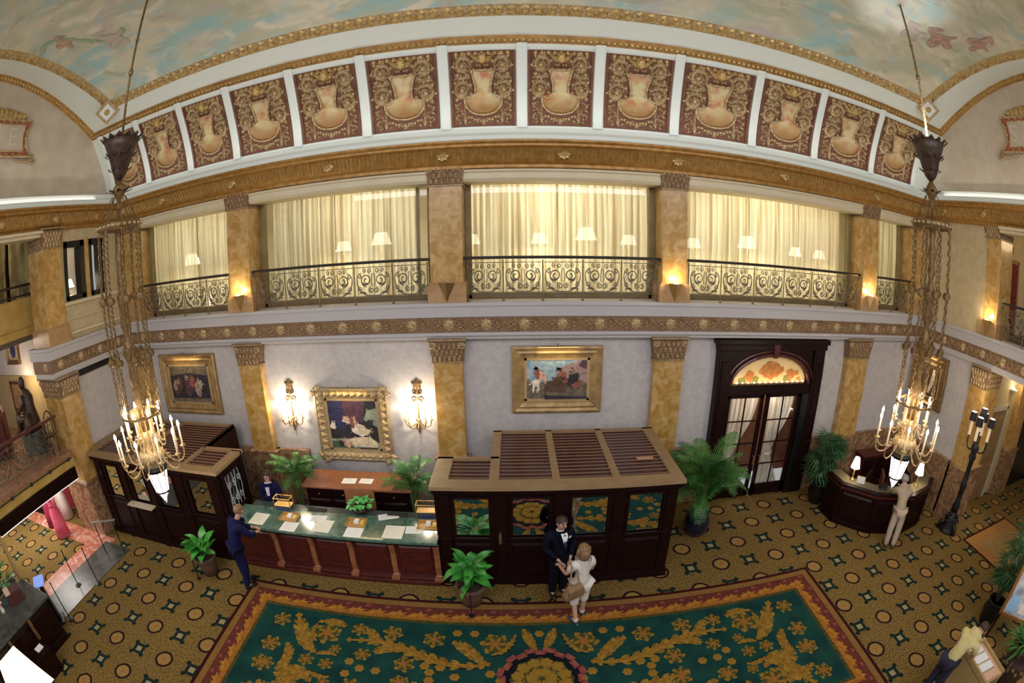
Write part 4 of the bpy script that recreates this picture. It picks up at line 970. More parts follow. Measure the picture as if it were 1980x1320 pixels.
def frame_bars(w_, h_, fw, mat, parent, ornate=False, depth=.09):
    # w_, h_ outer size; four mitred bars with a stepped section
    prof = [(0, 0), (0, depth*.75), (fw*.18, depth), (fw*.4, depth*.7), (fw*.55, depth*.85), (fw*.8, depth*.45), (fw, depth*.35), (fw, 0)]
    cs = [(-w_/2, 0), (w_/2, 0), (w_/2, h_), (-w_/2, h_)]; sg = [(1, 1), (-1, 1), (-1, -1), (1, -1)]
    bars = []
    for k in range(4):
        a, b = cs[k], cs[(k+1) % 4]; sa, sb = sg[k], sg[(k+1) % 4]
        bars.append(part('frame_bar', MB().loft([[(c[0]+s_[0]*p, -q, c[1]+s_[1]*p) for p, q in prof] for c, s_ in ((a, sa), (b, sb))]), mat, parent))
    if ornate:
        for k in range(4):
            a, b = Vector(cs[k]), Vector(cs[(k+1) % 4]); n = int((b-a).length/.16); mb = MB()
            nx = Vector((-(b-a).y, (b-a).x)).normalized()
            for i in range(n+1):
                c = a+(b-a)*(i/n)+nx*fw*.5
                mb.fan((c.x, c.y), [(c.x+.085*math.cos(t)*(1+.3*math.cos(3*t)), c.y+.075*math.sin(t)*(1+.3*math.cos(3*t))) for t in [2*PI*q/9 for q in range(9)]], lambda u, v, t: (u, -depth*.75-t, v), .05)
            part('carving', mb, goldpale, bars[k])
    return bars
def painting(label, loc, rz, w_, h_, fw, strokes, bg, mat=None, ornate=False, lamp=True, energy=6, tilt=0):
    t = thing('painting', label, 'painting', loc, rz); t.rotation_euler = (tilt, 0, rz)
    frame_bars(w_, h_, fw, mat or M('frame_gilt', (.27, .17, .065), .45, .3, col2=(.42, .28, .12), nscale=7), t, ornate)
    # inner liner
    lw = w_-2*fw+.02; lh = h_-2*fw+.02
    li = MB()
    for x0, x1, z0, z1 in ((-lw/2, lw/2, fw-.01, fw+.05), (-lw/2, lw/2, h_-fw-.05, h_-fw+.01), (-lw/2, -lw/2+.06, fw, h_-fw), (lw/2-.06, lw/2, fw, h_-fw)): li.box(x0, x1, -.03, 0, z0, z1)
    part('liner', li, M('liner_gilt', (.46, .33, .16), .45, .2), t)
    e = bpy.data.objects.new('canvas_group', None)
    bpy.data.objects.remove(e)
    cvs = part('canvas', MB().box(-w_/2+fw+.04, w_/2-fw-.04, -.02, 0, fw+.04, h_-fw-.04), bg, t)
    cw, ch = w_-2*fw-.08, h_-2*fw-.08
    for k, (m_, pts) in enumerate(strokes):
        rp_ = random.Random(k+int(w_*100)); ex = MB()
        for (u, v) in pts*2:
            if rp_.random() < .75:
                cu, cv_, r_ = u+rp_.gauss(0, .018), v+rp_.gauss(0, .022), rp_.uniform(.008, .022)
                if .03 < cu < .97 and .03 < cv_ < .97: ex.prism([((cu+q[0]-.5)*cw, fw+.04+(cv_+q[1]*cw/ch)*ch) for q in el(0, 0, r_, r_*.55, rp_.uniform(0, 3), 7, .3, k)], 0, .002, lambda u_, v_, tt: (u_, -.0207-.0015*k-tt, v_))
        ps_ = part('painted_shape', MB().prism([((min(max(u, 0), 1)-.5)*cw, fw+.04+min(max(v, 0), 1)*ch) for u, v in pts], 0, .002, lambda u, v, tt: (u, -.0205-.0015*k-tt, v)), m_, cvs)
        if ex.v: part('paint_dab', ex, m_, t, kind='stuff')
    if lamp:
        pl = part('picture_light', MB().cyl((-w_*.22, -.20, h_+.0), (w_*.22, -.20, h_+.0), .028, n=8), brass, t)
        part('lamp_arm', MB().tube([(0, -.02, h_-.03), (0, -.10, h_+.06), (0, -.19, h_+.02)], .012, 5), brass, pl)
        p = Vector((0, -.23, h_-.03)); q = Matrix.Rotation(rz, 3, 'Z') @ p
        light('picture_lamp', 'AREA', (loc[0]+q.x, loc[1]+q.y, loc[2]+q.z), energy, (1, .74, .40), w_*.42, tuple(Vector(loc)+Matrix.Rotation(rz, 3, 'Z') @ Vector((0, 0, h_*.55))), .03)
    return t
pm = lambda n, c, c2=None: M('oil_'+n, c, .55, col2=c2 or tuple(min(1, x*1.5+.01) for x in c), nscale=11)
o_dark = pm('dark', (.018, .015, .02)); o_sky = pm('sky', (.16, .32, .46), (.42, .50, .50)); o_rust = pm('rust', (.23, .07, .045)); o_white = pm('white', (.62, .55, .47)); o_green = pm('green', (.05, .10, .06)); o_sage = pm('sage', (.23, .27, .20)); o_navy = pm('navy', (.02, .018, .07)); o_cream = pm('cream', (.55, .46, .30)); o_hill = pm('hill', (.26, .16, .14), (.40, .28, .25)); o_ground = pm('ground', (.10, .075, .05), (.20, .16, .11)); o_flesh = pm('flesh', (.50, .30, .22)); o_plum = pm('plum', (.07, .03, .05)); o_black = pm('black', (.012, .012, .016)); o_brown = pm('brown', (.07, .035, .02))
# battle painting
painting('gilt-framed painting of riders on horses in battle under blue sky', (.90, 9.70, 2.47), 0, 1.90, 1.46, .26,
  [(o_ground, [(0, 0), (1, 0), (1, .40), (.7, .46), (.4, .42), (0, .5)]), (o_hill, [(1, .4), (1, .95), (.85, .97), (.62, .85), (.45, .55), (.5, .4)]), (o_plum, [(.98, .75), (.98, .98), (.9, .98), (.84, .85)]), (o_brown, [(.28, .2), (.62, .16), (.7, .38), (.5, .5), (.32, .45)]),
   (o_white, el(.16, .42, .07, .10, .3, 10, .2)), (o_white, [(.10, .22), (.13, .22), (.14, .40), (.10, .40)]), (o_white, [(.18, .22), (.21, .24), (.21, .4), (.17, .4)]), (o_flesh, el(.22, .62, .07, .11, .3, 9, .25)), (o_rust, el(.18, .64, .04, .10, 0, 8, .3)), (o_black, el(.17, .78, .018, .03)), (o_flesh, [(.26, .55), (.31, .66), (.33, .52), (.31, .40)]),
   (o_rust, el(.60, .58, .06, .17, .2, 9, .3)), (o_flesh, el(.55, .74, .03, .05)), (o_black, el(.52, .77, .025, .02)), (o_brown, el(.52, .48, .10, .10, 0, 10, .3)), (o_black, el(.76, .50, .08, .17, -.2, 10, .3)), (o_black, [(.74, .3), (.85, .28), (.84, .5), (.72, .5)]), (o_rust, el(.83, .36, .08, .08, 0, 9, .4)), (o_hill, el(.73, .74, .03, .05)), (o_dark, [(.3, .0), (1, 0), (1, .06), (.3, .1)])], o_sky, None, False, True, 2.6)
# reclining figures painting with ornate frame
painting('carved gilt-framed painting of pale reclining figures on a couch', (-3.66, 9.70, 1.27), 0, 1.80, 1.78, .26,
  [(o_navy, [(0, .45), (.35, .4), (.42, 1), (0, 1)]), (o_plum, [(.35, .6), (.7, .55), (.78, 1), (.3, 1)]), (o_sage, [(.72, .6), (1, .45), (1, .85), (.8, .8)]), (o_green, [(0, 0), (.4, 0), (.4, .16), (0, .22)]), (o_sage, [(0, .2), (.45, .22), (.8, .26), (1, .12), (1, 0), (.45, .03), (.3, .14), (0, .16)]), (o_cream, [(.35, .18), (.5, .24), (.82, .26), (.96, .12), (.95, .04), (.5, .05)]), (o_white, el(.62, .40, .16, .13, -.3, 12, .15)), (o_cream, el(.72, .40, .14, .10, -.5, 10, .2)), (o_white, [(.28, .58), (.42, .52), (.48, .62), (.34, .68)]), (o_flesh, el(.52, .58, .055, .08, .3)), (o_rust, el(.48, .56, .035, .10, .2)), (o_flesh, el(.36, .62, .06, .05, -.4)), (o_white, el(.08, .48, .07, .06, .4, 9, .3)), (o_dark, el(.82, .52, .10, .09, 0, 9, .3)), (o_dark, [(.6, 0), (.95, 0), (.95, .03), (.55, .03)]), (o_flesh, el(.34, .12, .07, .09, .4, 9, .3)), (o_dark, el(.2, .12, .03, .05))], o_dark, M('frame_gilt_old', (.30, .22, .11), .45, .3, col2=(.44, .34, .20), nscale=9), True, True, 2.6)
# dark group painting, left
painting('dark gilt-framed painting of a shadowy crowd beside the left chandelier', (-8.33, 9.70, 2.32), 0, 2.05, 1.58, .27,
  [(o_ground, [(0, .72), (.5, .8), (1, .74), (1, 1), (0, 1)]), (o_brown, el(.2, .42, .13, .25, 0, 10, .3)), (o_plum, el(.5, .45, .12, .3, 0, 10, .3)), (o_rust, el(.58, .55, .07, .14, 0, 8, .3)), (o_hill, el(.72, .4, .10, .22, 0, 9, .3)), (o_cream, el(.78, .5, .04, .05)), (o_hill, el(.2, .55, .04, .05)), (o_cream, el(.45, .66, .02, .03)), (o_hill, el(.12, .44, .05, .12, 0, 8, .3)), (o_ground, [(0, 0), (1, 0), (1, .12), (0, .1)])], o_dark, None, False, True, 3)
# portrait in the stair hall
painting('small tall portrait in brown frame on the white stair hall wall', (-13.75, 6.99, 4.42), 0, 1.0, 1.1, .13,
  [(o_brown, [(0, .6), (1, .6), (1, 1), (0, 1)]), (o_white, el(.55, .62, .10, .22)), (o_navy, el(.55, .3, .32, .3)), (o_flesh, el(.55, .8, .08, .10))], o_sage, M('frame_brown', (.16, .08, .035), .4, .3), False, False)
for k, x in enumerate((-14.35, -13.2)):
    t = thing('wall_bracket', ('left' if k == 0 else 'right')+' small hanging bracket above the stair hall portrait', 'bracket', (x, 6.97, 5.24))
    part('arm', MB().box(-.05, .05, -.10, .02, -.18, 0).box(-.035, .035, -.06, 0, -.3, -.18), M('bracket_tan', (.32, .2, .13), .5), t, bevel=.01)
# right wall painting
painting('gilt-framed dark painting on the right wall behind the chandelier', (11.38, 8.75, 2.50), -PI/2, 1.45, 1.45, .24,
  [(o_cream, [(.5, .1), (.62, .1), (.85, .7), (.8, .86), (.66, .86), (.6, .5)]), (o_brown, el(.3, .5, .22, .3, 0, 10, .3)), (o_hill, el(.34, .72, .07, .09))], o_brown, brassdk, False, True, 4)
# ---- vent under the left frieze
t = thing('air_vent', 'long dark slotted vent under the left gold frieze', 'vent', (-10.59, 8.1, 3.95))
part('frame', MB().box(0, .03, -.62, .62, 0, .16), blackm, t)
for k in range(4): part('slat', MB().box(.03, .045, -.6, .6, .015+k*.037, .035+k*.037), iron, t)
# ---- mezzanine landing
struct('floor_mezzanine', MB().box(-17, -10.62, -1, 8.4, 2.22, 2.36), rosemarble, label='brown marble mezzanine landing', cat='floor')
struct('wall_left_8', MB().box(-10.66, -10.50, 3.2, 6.5, 2.03, 2.24), M('parapet_gold', (.42, .26, .05)), label='golden strip edge of the mezzanine landing', cat='trim')
struct('trim_20', MB().box(-10.62, -10.44, 3.35, 6.42, 1.72, 2.03), mahog, bevel=.01, label='dark wood fascia over the shop opening', cat='fascia')
o = struct('trim_23', MB().box(-10.50, -10.45, 3.35, 6.42, 1.700, 1.718), M('strip_light', (1, 1, 1), .5, emit=((1, .95, .9), .7)), label='thin white light strip under the dark fascia', cat='strip light')
t = thing('railing', 'iron landing railing with mahogany handrail in front of the bronze statue', 'railing', (-10.72, 2.0, 2.36), PI/2)
part('handrail', MB().box(0, 4.4, -.05, .05, .90, .97), mahogr, t, bevel=.02)
for k in range(6): put('post', post_me, t, (.1+k*.82, 0, .03), None, (1, 1, 1.05))
for k in range(5): put('scroll_panel', scroll_me, t, (.51+k*.82, 0, .14), None, (1, 1, 1.1))
t = thing('guard_rail', 'low dark rail with knobs along the golden landing edge', 'railing', (-10.46, 4.9, 2.26))
part('rail', MB().cyl((0, -1.7, 0), (0, 1.5, 0), .018, n=8), iron, t)
for k in range(5): part('knob', MB().ball((0, -1.5+k*.72, 0), .05, 8, 6).cyl((-.1, -1.5+k*.72, -.02), (0, -1.5+k*.72, 0), .012, n=6), iron, t)
# bronze statue
t = thing('statue', 'dark bronze seated figure statue on the mezzanine landing', 'statue', (-11.95, 6.18, 2.36), -.9); t.scale = (1.18, 1.18, 1.14)
sb = MB(); sb.box(-.28, .28, -.26, .26, 0, .50); part('pedestal', sb, M('statue_base', (.05, .055, .05), .4, col2=(.09, .10, .09), nscale=6), t, bevel=.02)
sb = MB(); sb.tube([(0, .02, .50), (0, .03, .75), (0, .05, 1.0), (0, .04, 1.22), (0, .02, 1.36), (0, 0, 1.44)], [.27, .24, .17, .19, .13, .055], 10)
sb.tube([(0, -.01, 1.42), (0, -.02, 1.52), (0, -.015, 1.62), (0, 0, 1.70)], [.05, .085, .095, .04], 10)
for s_ in (-1, 1):
    sb.tube([(s_*.16, .02, 1.32), (s_*.25, -.04, 1.12), (s_*.22, -.2, .98), (s_*.10, -.27, .95)], [.065, .055, .045, .035], 8)
    sb.tube([(s_*.10, 0, .78), (s_*.14, -.28, .82), (s_*.14, -.30, .55), (s_*.14, -.42, .51)], [.12, .10, .07, .04], 8)
part('figure', sb, bronze, t, True)
part('drapery', MB().tube([(.2, .1, .9), (.34, .08, .75), (.38, .0, .5)], [.08, .12, .10], 8), bronze, t, True)
t = thing('bentwood_chair', 'bentwood chair with curved dark back behind the landing railing', 'chair', (-11.15, 6.25, 2.36), .4)
part('seat', MB().lathe([(.2, .44), (.22, .46), (.2, .48)], n=14), mahog, t); part('backrest', MB().tube(bez((-.2, .18, .46), (-.25, .2, 1.2), (.25, .2, 1.2), (.2, .18, .46), 14), .016, 6).tube(bez((-.1, .18, .46), (-.12, .2, 1.0), (.12, .2, 1.0), (.1, .18, .46), 12), .012, 6), mahog, t)
for a in range(4): part('leg', MB().cyl((.15*math.cos(a*PI/2+.78), .15*math.sin(a*PI/2+.78), .45), (.2*math.cos(a*PI/2+.78), .2*math.sin(a*PI/2+.78), 0), .016, n=6), mahog, t)
t = thing('carved_cabinet', 'red-brown carved cabinet with curved crest beside the statue', 'cabinet', (-12.9, 5.35, 2.36), .9)
part('body', MB().box(-.35, .35, -.25, .25, .08, 1.2), mahogr, t, bevel=.02)
part('crest', MB().prism([(-.38, 1.2), (.38, 1.2), (.30, 1.38), (.12, 1.46), (0, 1.58), (-.12, 1.46), (-.30, 1.38)], -.2, .2, lambda u, v, tt: (u, tt, v)), mahogr, t)
for s_ in (-1, 1): part('door', MB().cham(s_*.17-.15, s_*.17+.15, -.28, -.25, .2, 1.1, .03), mahogr, t); part('leg', MB().cyl((s_*.3, -.2, 0), (s_*.3, -.2, .08), .03, n=8), mahogr, t)
t = thing('folding_screen', 'tall carved dark frame screen at the back of the landing', 'screen', (-14.0, 7.0, 2.36), .0)
fr = MB()
for x0, x1, z0, z1 in ((-.5, -.43, 0, 1.55), (.43, .5, 0, 1.55), (-.5, .5, 1.48, 1.55), (-.5, .5, .7, .75)): fr.box(x0, x1, -.03, .03, z0, z1)
part('frame', fr, mahogr, t); part('panel', MB().box(-.43, .43, -.01, .01, .0, 1.48), M('screen_fill', (.36, .22, .12), .7, col2=(.20, .09, .05), nscale=7), t)
# ---- shop below the landing
struct('trim_24', MB().box(-16.9, -9.9, 5.95, 6.55, -.02, .008).box(-10.75, -10.16, 3.4, 5.95, -.02, .008), redmarble, label='red marble floor strip in front of the shop', cat='floor')
struct('wall_left_9', MB().box(-17, -11.4, 7.28, 7.4, 0, 2.22), redwall, label='dark red shop wall under the landing', cat='wall')
for k, x in enumerate((-15.2, -13.35)):
    t = thing('shop_column', ('left' if k == 0 else 'right')+' slim cream post in front of the dark red shop wall', 'post', (x, 7.0, 0)); part('shaft', MB().box(-.09, .09, -.09, .09, .08, 2.1), cream, t); part('base', MB().box(-.13, .13, -.13, .13, 0, .08), cream, t)
t = thing('shop_cabinet', 'dark wooden display cabinet inside the shop', 'cabinet', (-14.4, 6.7, 0), .1)
part('body', MB().box(-.6, .6, -.3, .3, .1, 1.3), mahog, t, bevel=.01); part('base', MB().box(-.62, .62, -.32, .32, 0, .1), mahog, t)
for s_ in (-1, 1): part('door', MB().cham(s_*.3-.27, s_*.3+.27, -.33, -.30, .2, 1.2, .03), mahogr, t)
def dressform(loc, rz, label, mat, h):
    t = thing('dress_form', label, 'mannequin', loc, rz)
    part('dress', MB().tube([(0, 0, .02), (0, 0, .25*h), (.01, 0, .48*h), (0, 0, .62*h), (0, -.01, .70*h), (0, 0, .80*h), (0, 0, .87*h)], [.25, .21, .18, .12, .13, .16, .09], 14), mat, t, True)
    for s_ in (-1, 1): part('sleeve', MB().tube([(s_*.13, 0, .82*h), (s_*.22, 0, .72*h), (s_*.23, -.03, .55*h)], [.07, .06, .05], 8), mat, t, True)
    part('neck', MB().lathe([(.055, .86*h), (.045, .95*h), (.02, 1.0*h)], n=10), cream, t, True)
    part('sash', MB().lathe([(.155, .585*h), (.155, .61*h)], n=14, caps=False), M('sash', (.5, .04, .1), .6), t, True)
    return t
dressform((-11.9, 5.95, .008), 0, 'bright pink dress on a form on the red marble floor', pink, 1.55)
dressform((-12.6, 6.75, .008), 0, 'white clothing on a form near the marble pier base', wht, 1.7)
dressform((-12.75, 6.2, .008), 0, 'dark red dress on a form behind the pink one', M('dress_red', (.30, .02, .06), .7), 1.5)
light('shop_light', 'AREA', (-12.6, 5.6, 2.15), 85, (1, .93, .85), 2.2, (-12.6, 5.7, 0), 1.2)
light('shop_light', 'AREA', (-14.2, 3.5, 2.15), 60, (1, .93, .85), 2.2, (-14.2, 3.5, 0), 2)
light('landing_light', 'POINT', (-12.9, 6.6, 3.95), 26, (1, .74, .42), .2)
light('landing_light', 'POINT', (-12.2, 4.2, 4.6), 30, (1, .85, .65), .3)
light('gallery_light', 'POINT', (-13.4, 5.6, 7.6), 25, (1, .82, .5), .3)
light('stair_light', 'POINT', (-13.4, 5.2, 5.0), 50, (1, .86, .72), .25)
# stanchion posts and rails at the threshold
def stanchion(x, y, label, h=.95, lean=0):
    t = thing('stanchion', label, 'post', (x, y, .012), 0, 'thin black posts on the granite threshold')
    part('base', MB().lathe([(.09, 0), (.09, .012), (.02, .03)], n=12), iron, t); part('post', MB().cyl((0, 0, .02), (0, 0, h), .014, n=8), iron, t); part('finial', MB().ball((0, 0, h), .022, 8, 6), iron, t)
    return t
stanchion(-9.6, 4.52, 'thin black post on the threshold, nearer of the middle two'); stanchion(-9.05, 4.85, 'thin black post at the carpet edge of the threshold, middle')
t = thing('hand_rail', 'short steel handrail on two thin posts by the marble pier', 'railing', (-9.4, 6.02, .012), .55)
part('rail', MB().box(-.38, .38, -.035, .035, .90, .93), M('steel', (.45, .42, .40), .3, .6), t, bevel=.01)
for s_ in (-1, 1): part('post', MB().cyl((s_*.28, 0, 0), (s_*.28, 0, .90), .014, n=8), iron, t)
stanchion(-8.92, 3.49, 'thin black post at the near end of the threshold')
t = thing('sign_stand', 'dark slanted stand with blue-white top at the near end of the threshold', 'stand', (-9.2, 3.32, 0), -.6)
part('base', MB().box(-.2, .2, -.15, .15, 0, .05), iron, t, bevel=.01); part('column', MB().add([(-.1, -.06, .05), (.1, -.06, .05), (.1, .06, .05), (-.1, .06, .05), (-.07, -.04, 1.0), (.07, -.04, 1.0), (.07, .04, 1.0), (-.07, .04, 1.0)], [(0,3,2,1),(4,5,6,7),(0,1,5,4),(1,2,6,5),(2,3,7,6),(3,0,4,7)]), iron, t)
part('top', MB().box(-.2, .2, -.14, .14, 1.0, 1.04), bluegl, t, rot=(.0, 0, 0))
# ================================================================ RIGHT SIDE
struct('wall_right', MB().box(XR, XR+.3, 7.05, 9.75, 0, 4.5), plaster, label='lower right wall with the dark painting behind the chandelier', cat='wall')
struct('wall_right_2', MB().box(XR, XR+.3, 7.05, 9.75, 4.88, 8.07), plaster_up, label='upper right plain cream wall beside the lit pier', cat='wall')
struct('baseboard_right', MB().box(XR-.10, XR, 7.05, 9.65, 0, 1.44).box(XR-.14, XR, 7.05, 9.65, 1.44, 1.5), brownm, bevel=.01, label='brown marble dado along the right wall by the concierge desk', cat='dado')
pier(11.35, 12.25, 6.5, 7.1, 0, 4.15, 3.62, 'golden marble pier behind the black torchere lamp, lower storey', 1.5, False, -1)
pier(11.42, 12.2, 6.52, 7.1, 4.88, 7.70, 7.28, 'golden marble pier at the upper right gallery, lit from below', None, True, -1)
uplight(11.35, 6.8, 4.90, True, 'lit brass wedge uplight on the upper right pier', -PI/2)
struct('trim_25', MB().box(XR-.08, XR+.6, -1, 9.5, 4.58, 4.83).box(XR-.11, XR+.6, -1, 9.5, 4.80, 4.88), whitel, bevel=.012, label='white fascia along the right balcony edge', cat='moulding')
struct('trim_26', MB().box(XR-.07, XR+.5, -1, 9.5, 4.12, 4.27), whitel, bevel=.012, label='white moulding under the right frieze', cat='moulding')
fr_ = struct('trim_27', MB().box(XR-.06, XR+.5, -1, 9.5, 4.26, 4.59), reliefbg, label='carved gold frieze along the right balcony', cat='frieze')
for k in range(9):
    put('rosette', ros, fr_, (XR-.06, 3.0+.765*k, 4.425), (0, 0, -PI/2)); put('leaf_scroll', scr, fr_, (XR-.061, 3.38+.765*k, 4.425), (0, 0, -PI/2))
struct('floor_balcony_2', MB().box(XR+.3, 18, -1, 9.5, 4.6, 4.875), floorback, label='upper right gallery floor', cat='floor')
railing('bronze scrollwork railing of the upper right gallery by the red door', (11.55, 6.40), (11.55, 1.6), [.8*k for k in range(1, 6)])
struct('wall_right_3', MB().box(12.2, 18, 7.3, 7.45, 4.875, 8.07), plaster_up, label='cream wall of the upper right gallery with the red door', cat='wall')
d = struct('door_3', MB().box(12.95, 13.05, 7.22, 7.3, 4.88, 6.95).box(14.0, 14.1, 7.22, 7.3, 4.88, 6.95).box(12.95, 14.1, 7.22, 7.3, 6.85, 6.97), M('door_trim', (.30, .15, .07), .5), bevel=.01, label='red door with tan frame on the upper right gallery', cat='door')
part('door_leaf', MB().box(13.05, 14.0, 7.24, 7.3, 4.88, 6.85).cham(13.15, 13.9, 7.225, 7.24, 5.9, 6.7, .03).cham(13.15, 13.9, 7.225, 7.24, 5.0, 5.75, .03), M('door_red', (.14, .018, .018), .4), d)
part('door_handle', MB().ball((13.9, 7.19, 5.85), .035, 8, 6), brass, d)
t = thing('wall_plaque', 'small dark plaque above the red upper gallery door', 'plaque', (13.55, 7.29, 7.22)); part('board', MB().box(-.14, .14, -.02, 0, -.09, .09), blackm, t, bevel=.008); part('emblem', MB().box(-.09, -.03, -.03, -.02, -.06, .06).box(.03, .09, -.03, -.02, -.06, .06), rimtan, t)
struct('trim_28', MB().box(XR-.12, XR+.4, -1, 6.5, 7.42, 7.54).box(XR-.2, XR+.4, -1, 6.5, 7.50, 7.56), cream, label='cream lintel moulding over the upper right gallery', cat='moulding')
struct('ceiling_gallery', MB().box(XR, 18, -1, 7.4, 8.0, 8.07), cream, label='upper right gallery ceiling', cat='ceiling')
struct('ceiling_gallery_2', MB().box(-17, XL-.1, -1, 7.1, 8.0, 8.07), cream, label='upper left gallery ceiling', cat='ceiling')
# hall under the gallery
struct('wall_right_4', MB().box(12.2, 18, 7.0, 7.15, 0, 4.3), tanwall, label='tan wall of the lower right hall', cat='wall')
d = struct('door_4', MB().box(12.75, 12.87, 6.9, 7.0, 0, 2.9).box(14.03, 14.15, 6.9, 7.0, 0, 2.9).box(12.75, 14.15, 6.9, 7.0, 2.78, 2.92), M('door_trim2', (.50, .45, .37), .5), bevel=.01, label='brown door in the lower right hall beyond the torchere', cat='door')
part('door_leaf', MB().box(12.87, 14.03, 6.95, 7.0, 0, 2.78).cham(12.98, 13.92, 6.93, 6.95, 1.3, 2.6, .04).cham(12.98, 13.92, 6.93, 6.95, .2, 1.15, .04), M('door_brown', (.22, .13, .06), .4, col2=(.27, .17, .08), nscale=3), d)
part('door_handle', MB().ball((13.9, 6.91, 1.05), .04, 8, 6), brass, d)
t = thing('wall_uplight', 'bright half-bowl wall light above the brown hall door', 'lamp', (14.3, 6.99, 3.2)); part('bowl', MB().lathe([(.05, 0), (.16, .08), (.2, .16)], n=14), cream, t); part('bulb', MB().ball((0, -.05, .16), .06, 8, 6), bulbw, t)
light('hall_uplight', 'POINT', (14.3, 6.7, 3.5), 10, (1, .85, .6), .05)
pilaster(14.7, 15.5, 6.75, 7.0, 0, 4.15, 3.7, 'low', 1.5, 'golden pilaster between hall door and black-filled opening')
t = struct('door_5', MB().box(15.7, 15.85, 6.8, 7.0, 0, 2.6).box(17.6, 17.8, 6.8, 7.0, 0, 2.6).box(15.7, 17.8, 6.8, 7.0, 2.5, 2.65).box(15.85, 17.6, 6.85, 6.95, 0, 2.5), blackm, label='black panel standing for the dark of an opening at the far right of the lower hall', cat='door')  # darkness of the opening is put in as a solid black panel
struct('wall_right_5', MB().box(18, 18.2, -3, 7.1, 0, 8.1), tanwall, label='far wall of the right hall', cat='wall')
light('hall_downlight', 'SPOT', (12.1, 6.0, 4.0), 90, (1, .84, .55), .06, (12.0, 6.15, 0), None, 42, .7)
light('hall_fill', 'POINT', (13.8, 4.6, 3.9), 60, (1, .76, .42), .3)
light('gallery_light', 'POINT', (14.2, 5.2, 7.5), 40, (1, .74, .40), .3)
# ---- big dark doorway in the back wall
dr = MB()
dr.box(4.50, 4.84, 9.50, 9.80, 0, 3.86).box(7.24, 7.58, 9.50, 9.80, 0, 3.86).box(4.42, 7.68, 9.44, 9.80, 3.98, 4.10).box(4.48, 7.62, 9.48, 9.80, 3.84, 3.98).box(4.84, 7.24, 9.54, 9.80, 2.76, 3.02)
ac, ar = (6.02, 3.02), .0
n = 20; outl = [(6.02+1.10*math.cos(PI*i/n), 3.02+.66*math.sin(PI*i/n)) for i in range(n+1)]
sp = [(7.24, 3.02)]+outl+[(4.84, 3.02), (4.84, 3.86), (7.24, 3.86)]
dr.prism(sp, 9.56, 9.80, lambda u, v, t: (u, t, v))
d = struct('door_1', dr, mahog, bevel=.015, label='tall dark mahogany doorway with glowing painted arch and glass doors', cat='door')
part('arch_moulding', MB().tube([(6.02+1.14*math.cos(PI*i/n), 9.55, 3.02+.70*math.sin(PI*i/n)) for i in range(n+1)], .045, 8).tube([(6.02+1.26*math.cos(PI*i/n), 9.55, 3.02+.80*math.sin(PI*i/n)) for i in range(n+1)], .03, 8), mahogr, d)
part('keystone', MB().add([(5.93, 9.46, 3.98), (6.11, 9.46, 3.98), (6.07, 9.47, 3.66), (5.97, 9.47, 3.66), (5.93, 9.6, 3.98), (6.11, 9.6, 3.98), (6.07, 9.6, 3.66), (5.97, 9.6, 3.66)], [(0, 3, 2, 1), (0, 1, 5, 4), (1, 2, 6, 5), (2, 3, 7, 6), (3, 0, 4, 7), (4, 5, 6, 7)]), mahogr, d)
for s_ in (4.67, 7.41): part('jamb_panel', MB().cham(s_-.11, s_+.11, 9.47, 9.50, .3, 1.5, .03).cham(s_-.11, s_+.11, 9.47, 9.50, 1.65, 3.6, .03), mahog, d)
ty = part('arch_painting', MB().prism(outl, 9.66, 9.70, lambda u, v, t: (u, t, v)), M('arch_cream', (.70, .52, .24), .6, col2=(.60, .50, .28), nscale=3, emit=((1, .62, .22), .07)), d)
fo = M('arch_orange', (.45, .14, .03), .6, col2=(.55, .25, .06), nscale=9); fg = M('arch_leaf', (.20, .22, .06), .6)
for k, (cx, cz, r) in enumerate([(6.02, 3.36, .24), (5.85, 3.30, .15), (6.2, 3.32, .17), (5.42, 3.20, .15), (5.25, 3.10, .10), (6.62, 3.20, .14), (6.80, 3.26, .07), (6.5, 3.12, .09), (5.6, 3.12, .09), (6.9, 3.10, .06)]):
    part('painted_flower', MB().prism(el(cx, cz, r, r*.9, 0, 13, .3, k), 9.652-.001*k, 9.66, lambda u, v, t: (u, t, v)), fo if k not in (4, 7, 8) else fg, ty)
for k in range(13):
    x = 5.05+k*.162; part('festoon_bulb', MB().ball((x, 9.58, 3.065), .022, 6, 5), M('bulb_warm', (1, .8, .5), .5, emit=((1, .72, .36), 9)), d)
light('arch_lamp', 'AREA', (6.02, 9.52, 3.08), 2.2, (1, .66, .28), 2.0, (6.02, 9.75, 3.5), .05)
def door_leaf(x0, x1, nm):
    z0, z1 = .03, 2.75
    lf_ = part('door_leaf', MB().box(x0, x0+.10, 9.60, 9.66, z0, z1).box(x1-.10, x1, 9.60, 9.66, z0, z1).box(x0, x1, 9.60, 9.66, z1-.07, z1).box(x0, x1, 9.60, 9.66, z0, z0+.30), mahog, d)
    m = (x0+x1)/2; mu = MB().box(m-.015, m+.015, 9.615, 9.645, z0+.3, z1-.07)
    for k in (1, 2, 3): zz = z0+.3+(z1-z0-.37)*k/4; mu.box(x0+.1, x1-.1, 9.615, 9.645, zz-.013, zz+.013)
    part('muntin', mu, mahog, lf_)
    for k in range(4):
        for h in range(2):
            za = z0+.3+(z1-z0-.37)*k/4+.013; zb = z0+.3+(z1-z0-.37)*(k+1)/4-.013
            xa, xb = (x0+.1, m-.015) if h == 0 else (m+.015, x1-.1)
            part('pane', MB().box(xa, xb, 9.628, 9.634, za, zb), glass, lf_)
    part('door_handle', MB().tube([(x1-.05 if nm else x0+.05, 9.60, .95), (x1-.05 if nm else x0+.05, 9.54, .97), (x1-.05 if nm else x0+.05, 9.54, 1.15), (x1-.05 if nm else x0+.05, 9.60, 1.17)], .014, 6), brass, lf_)
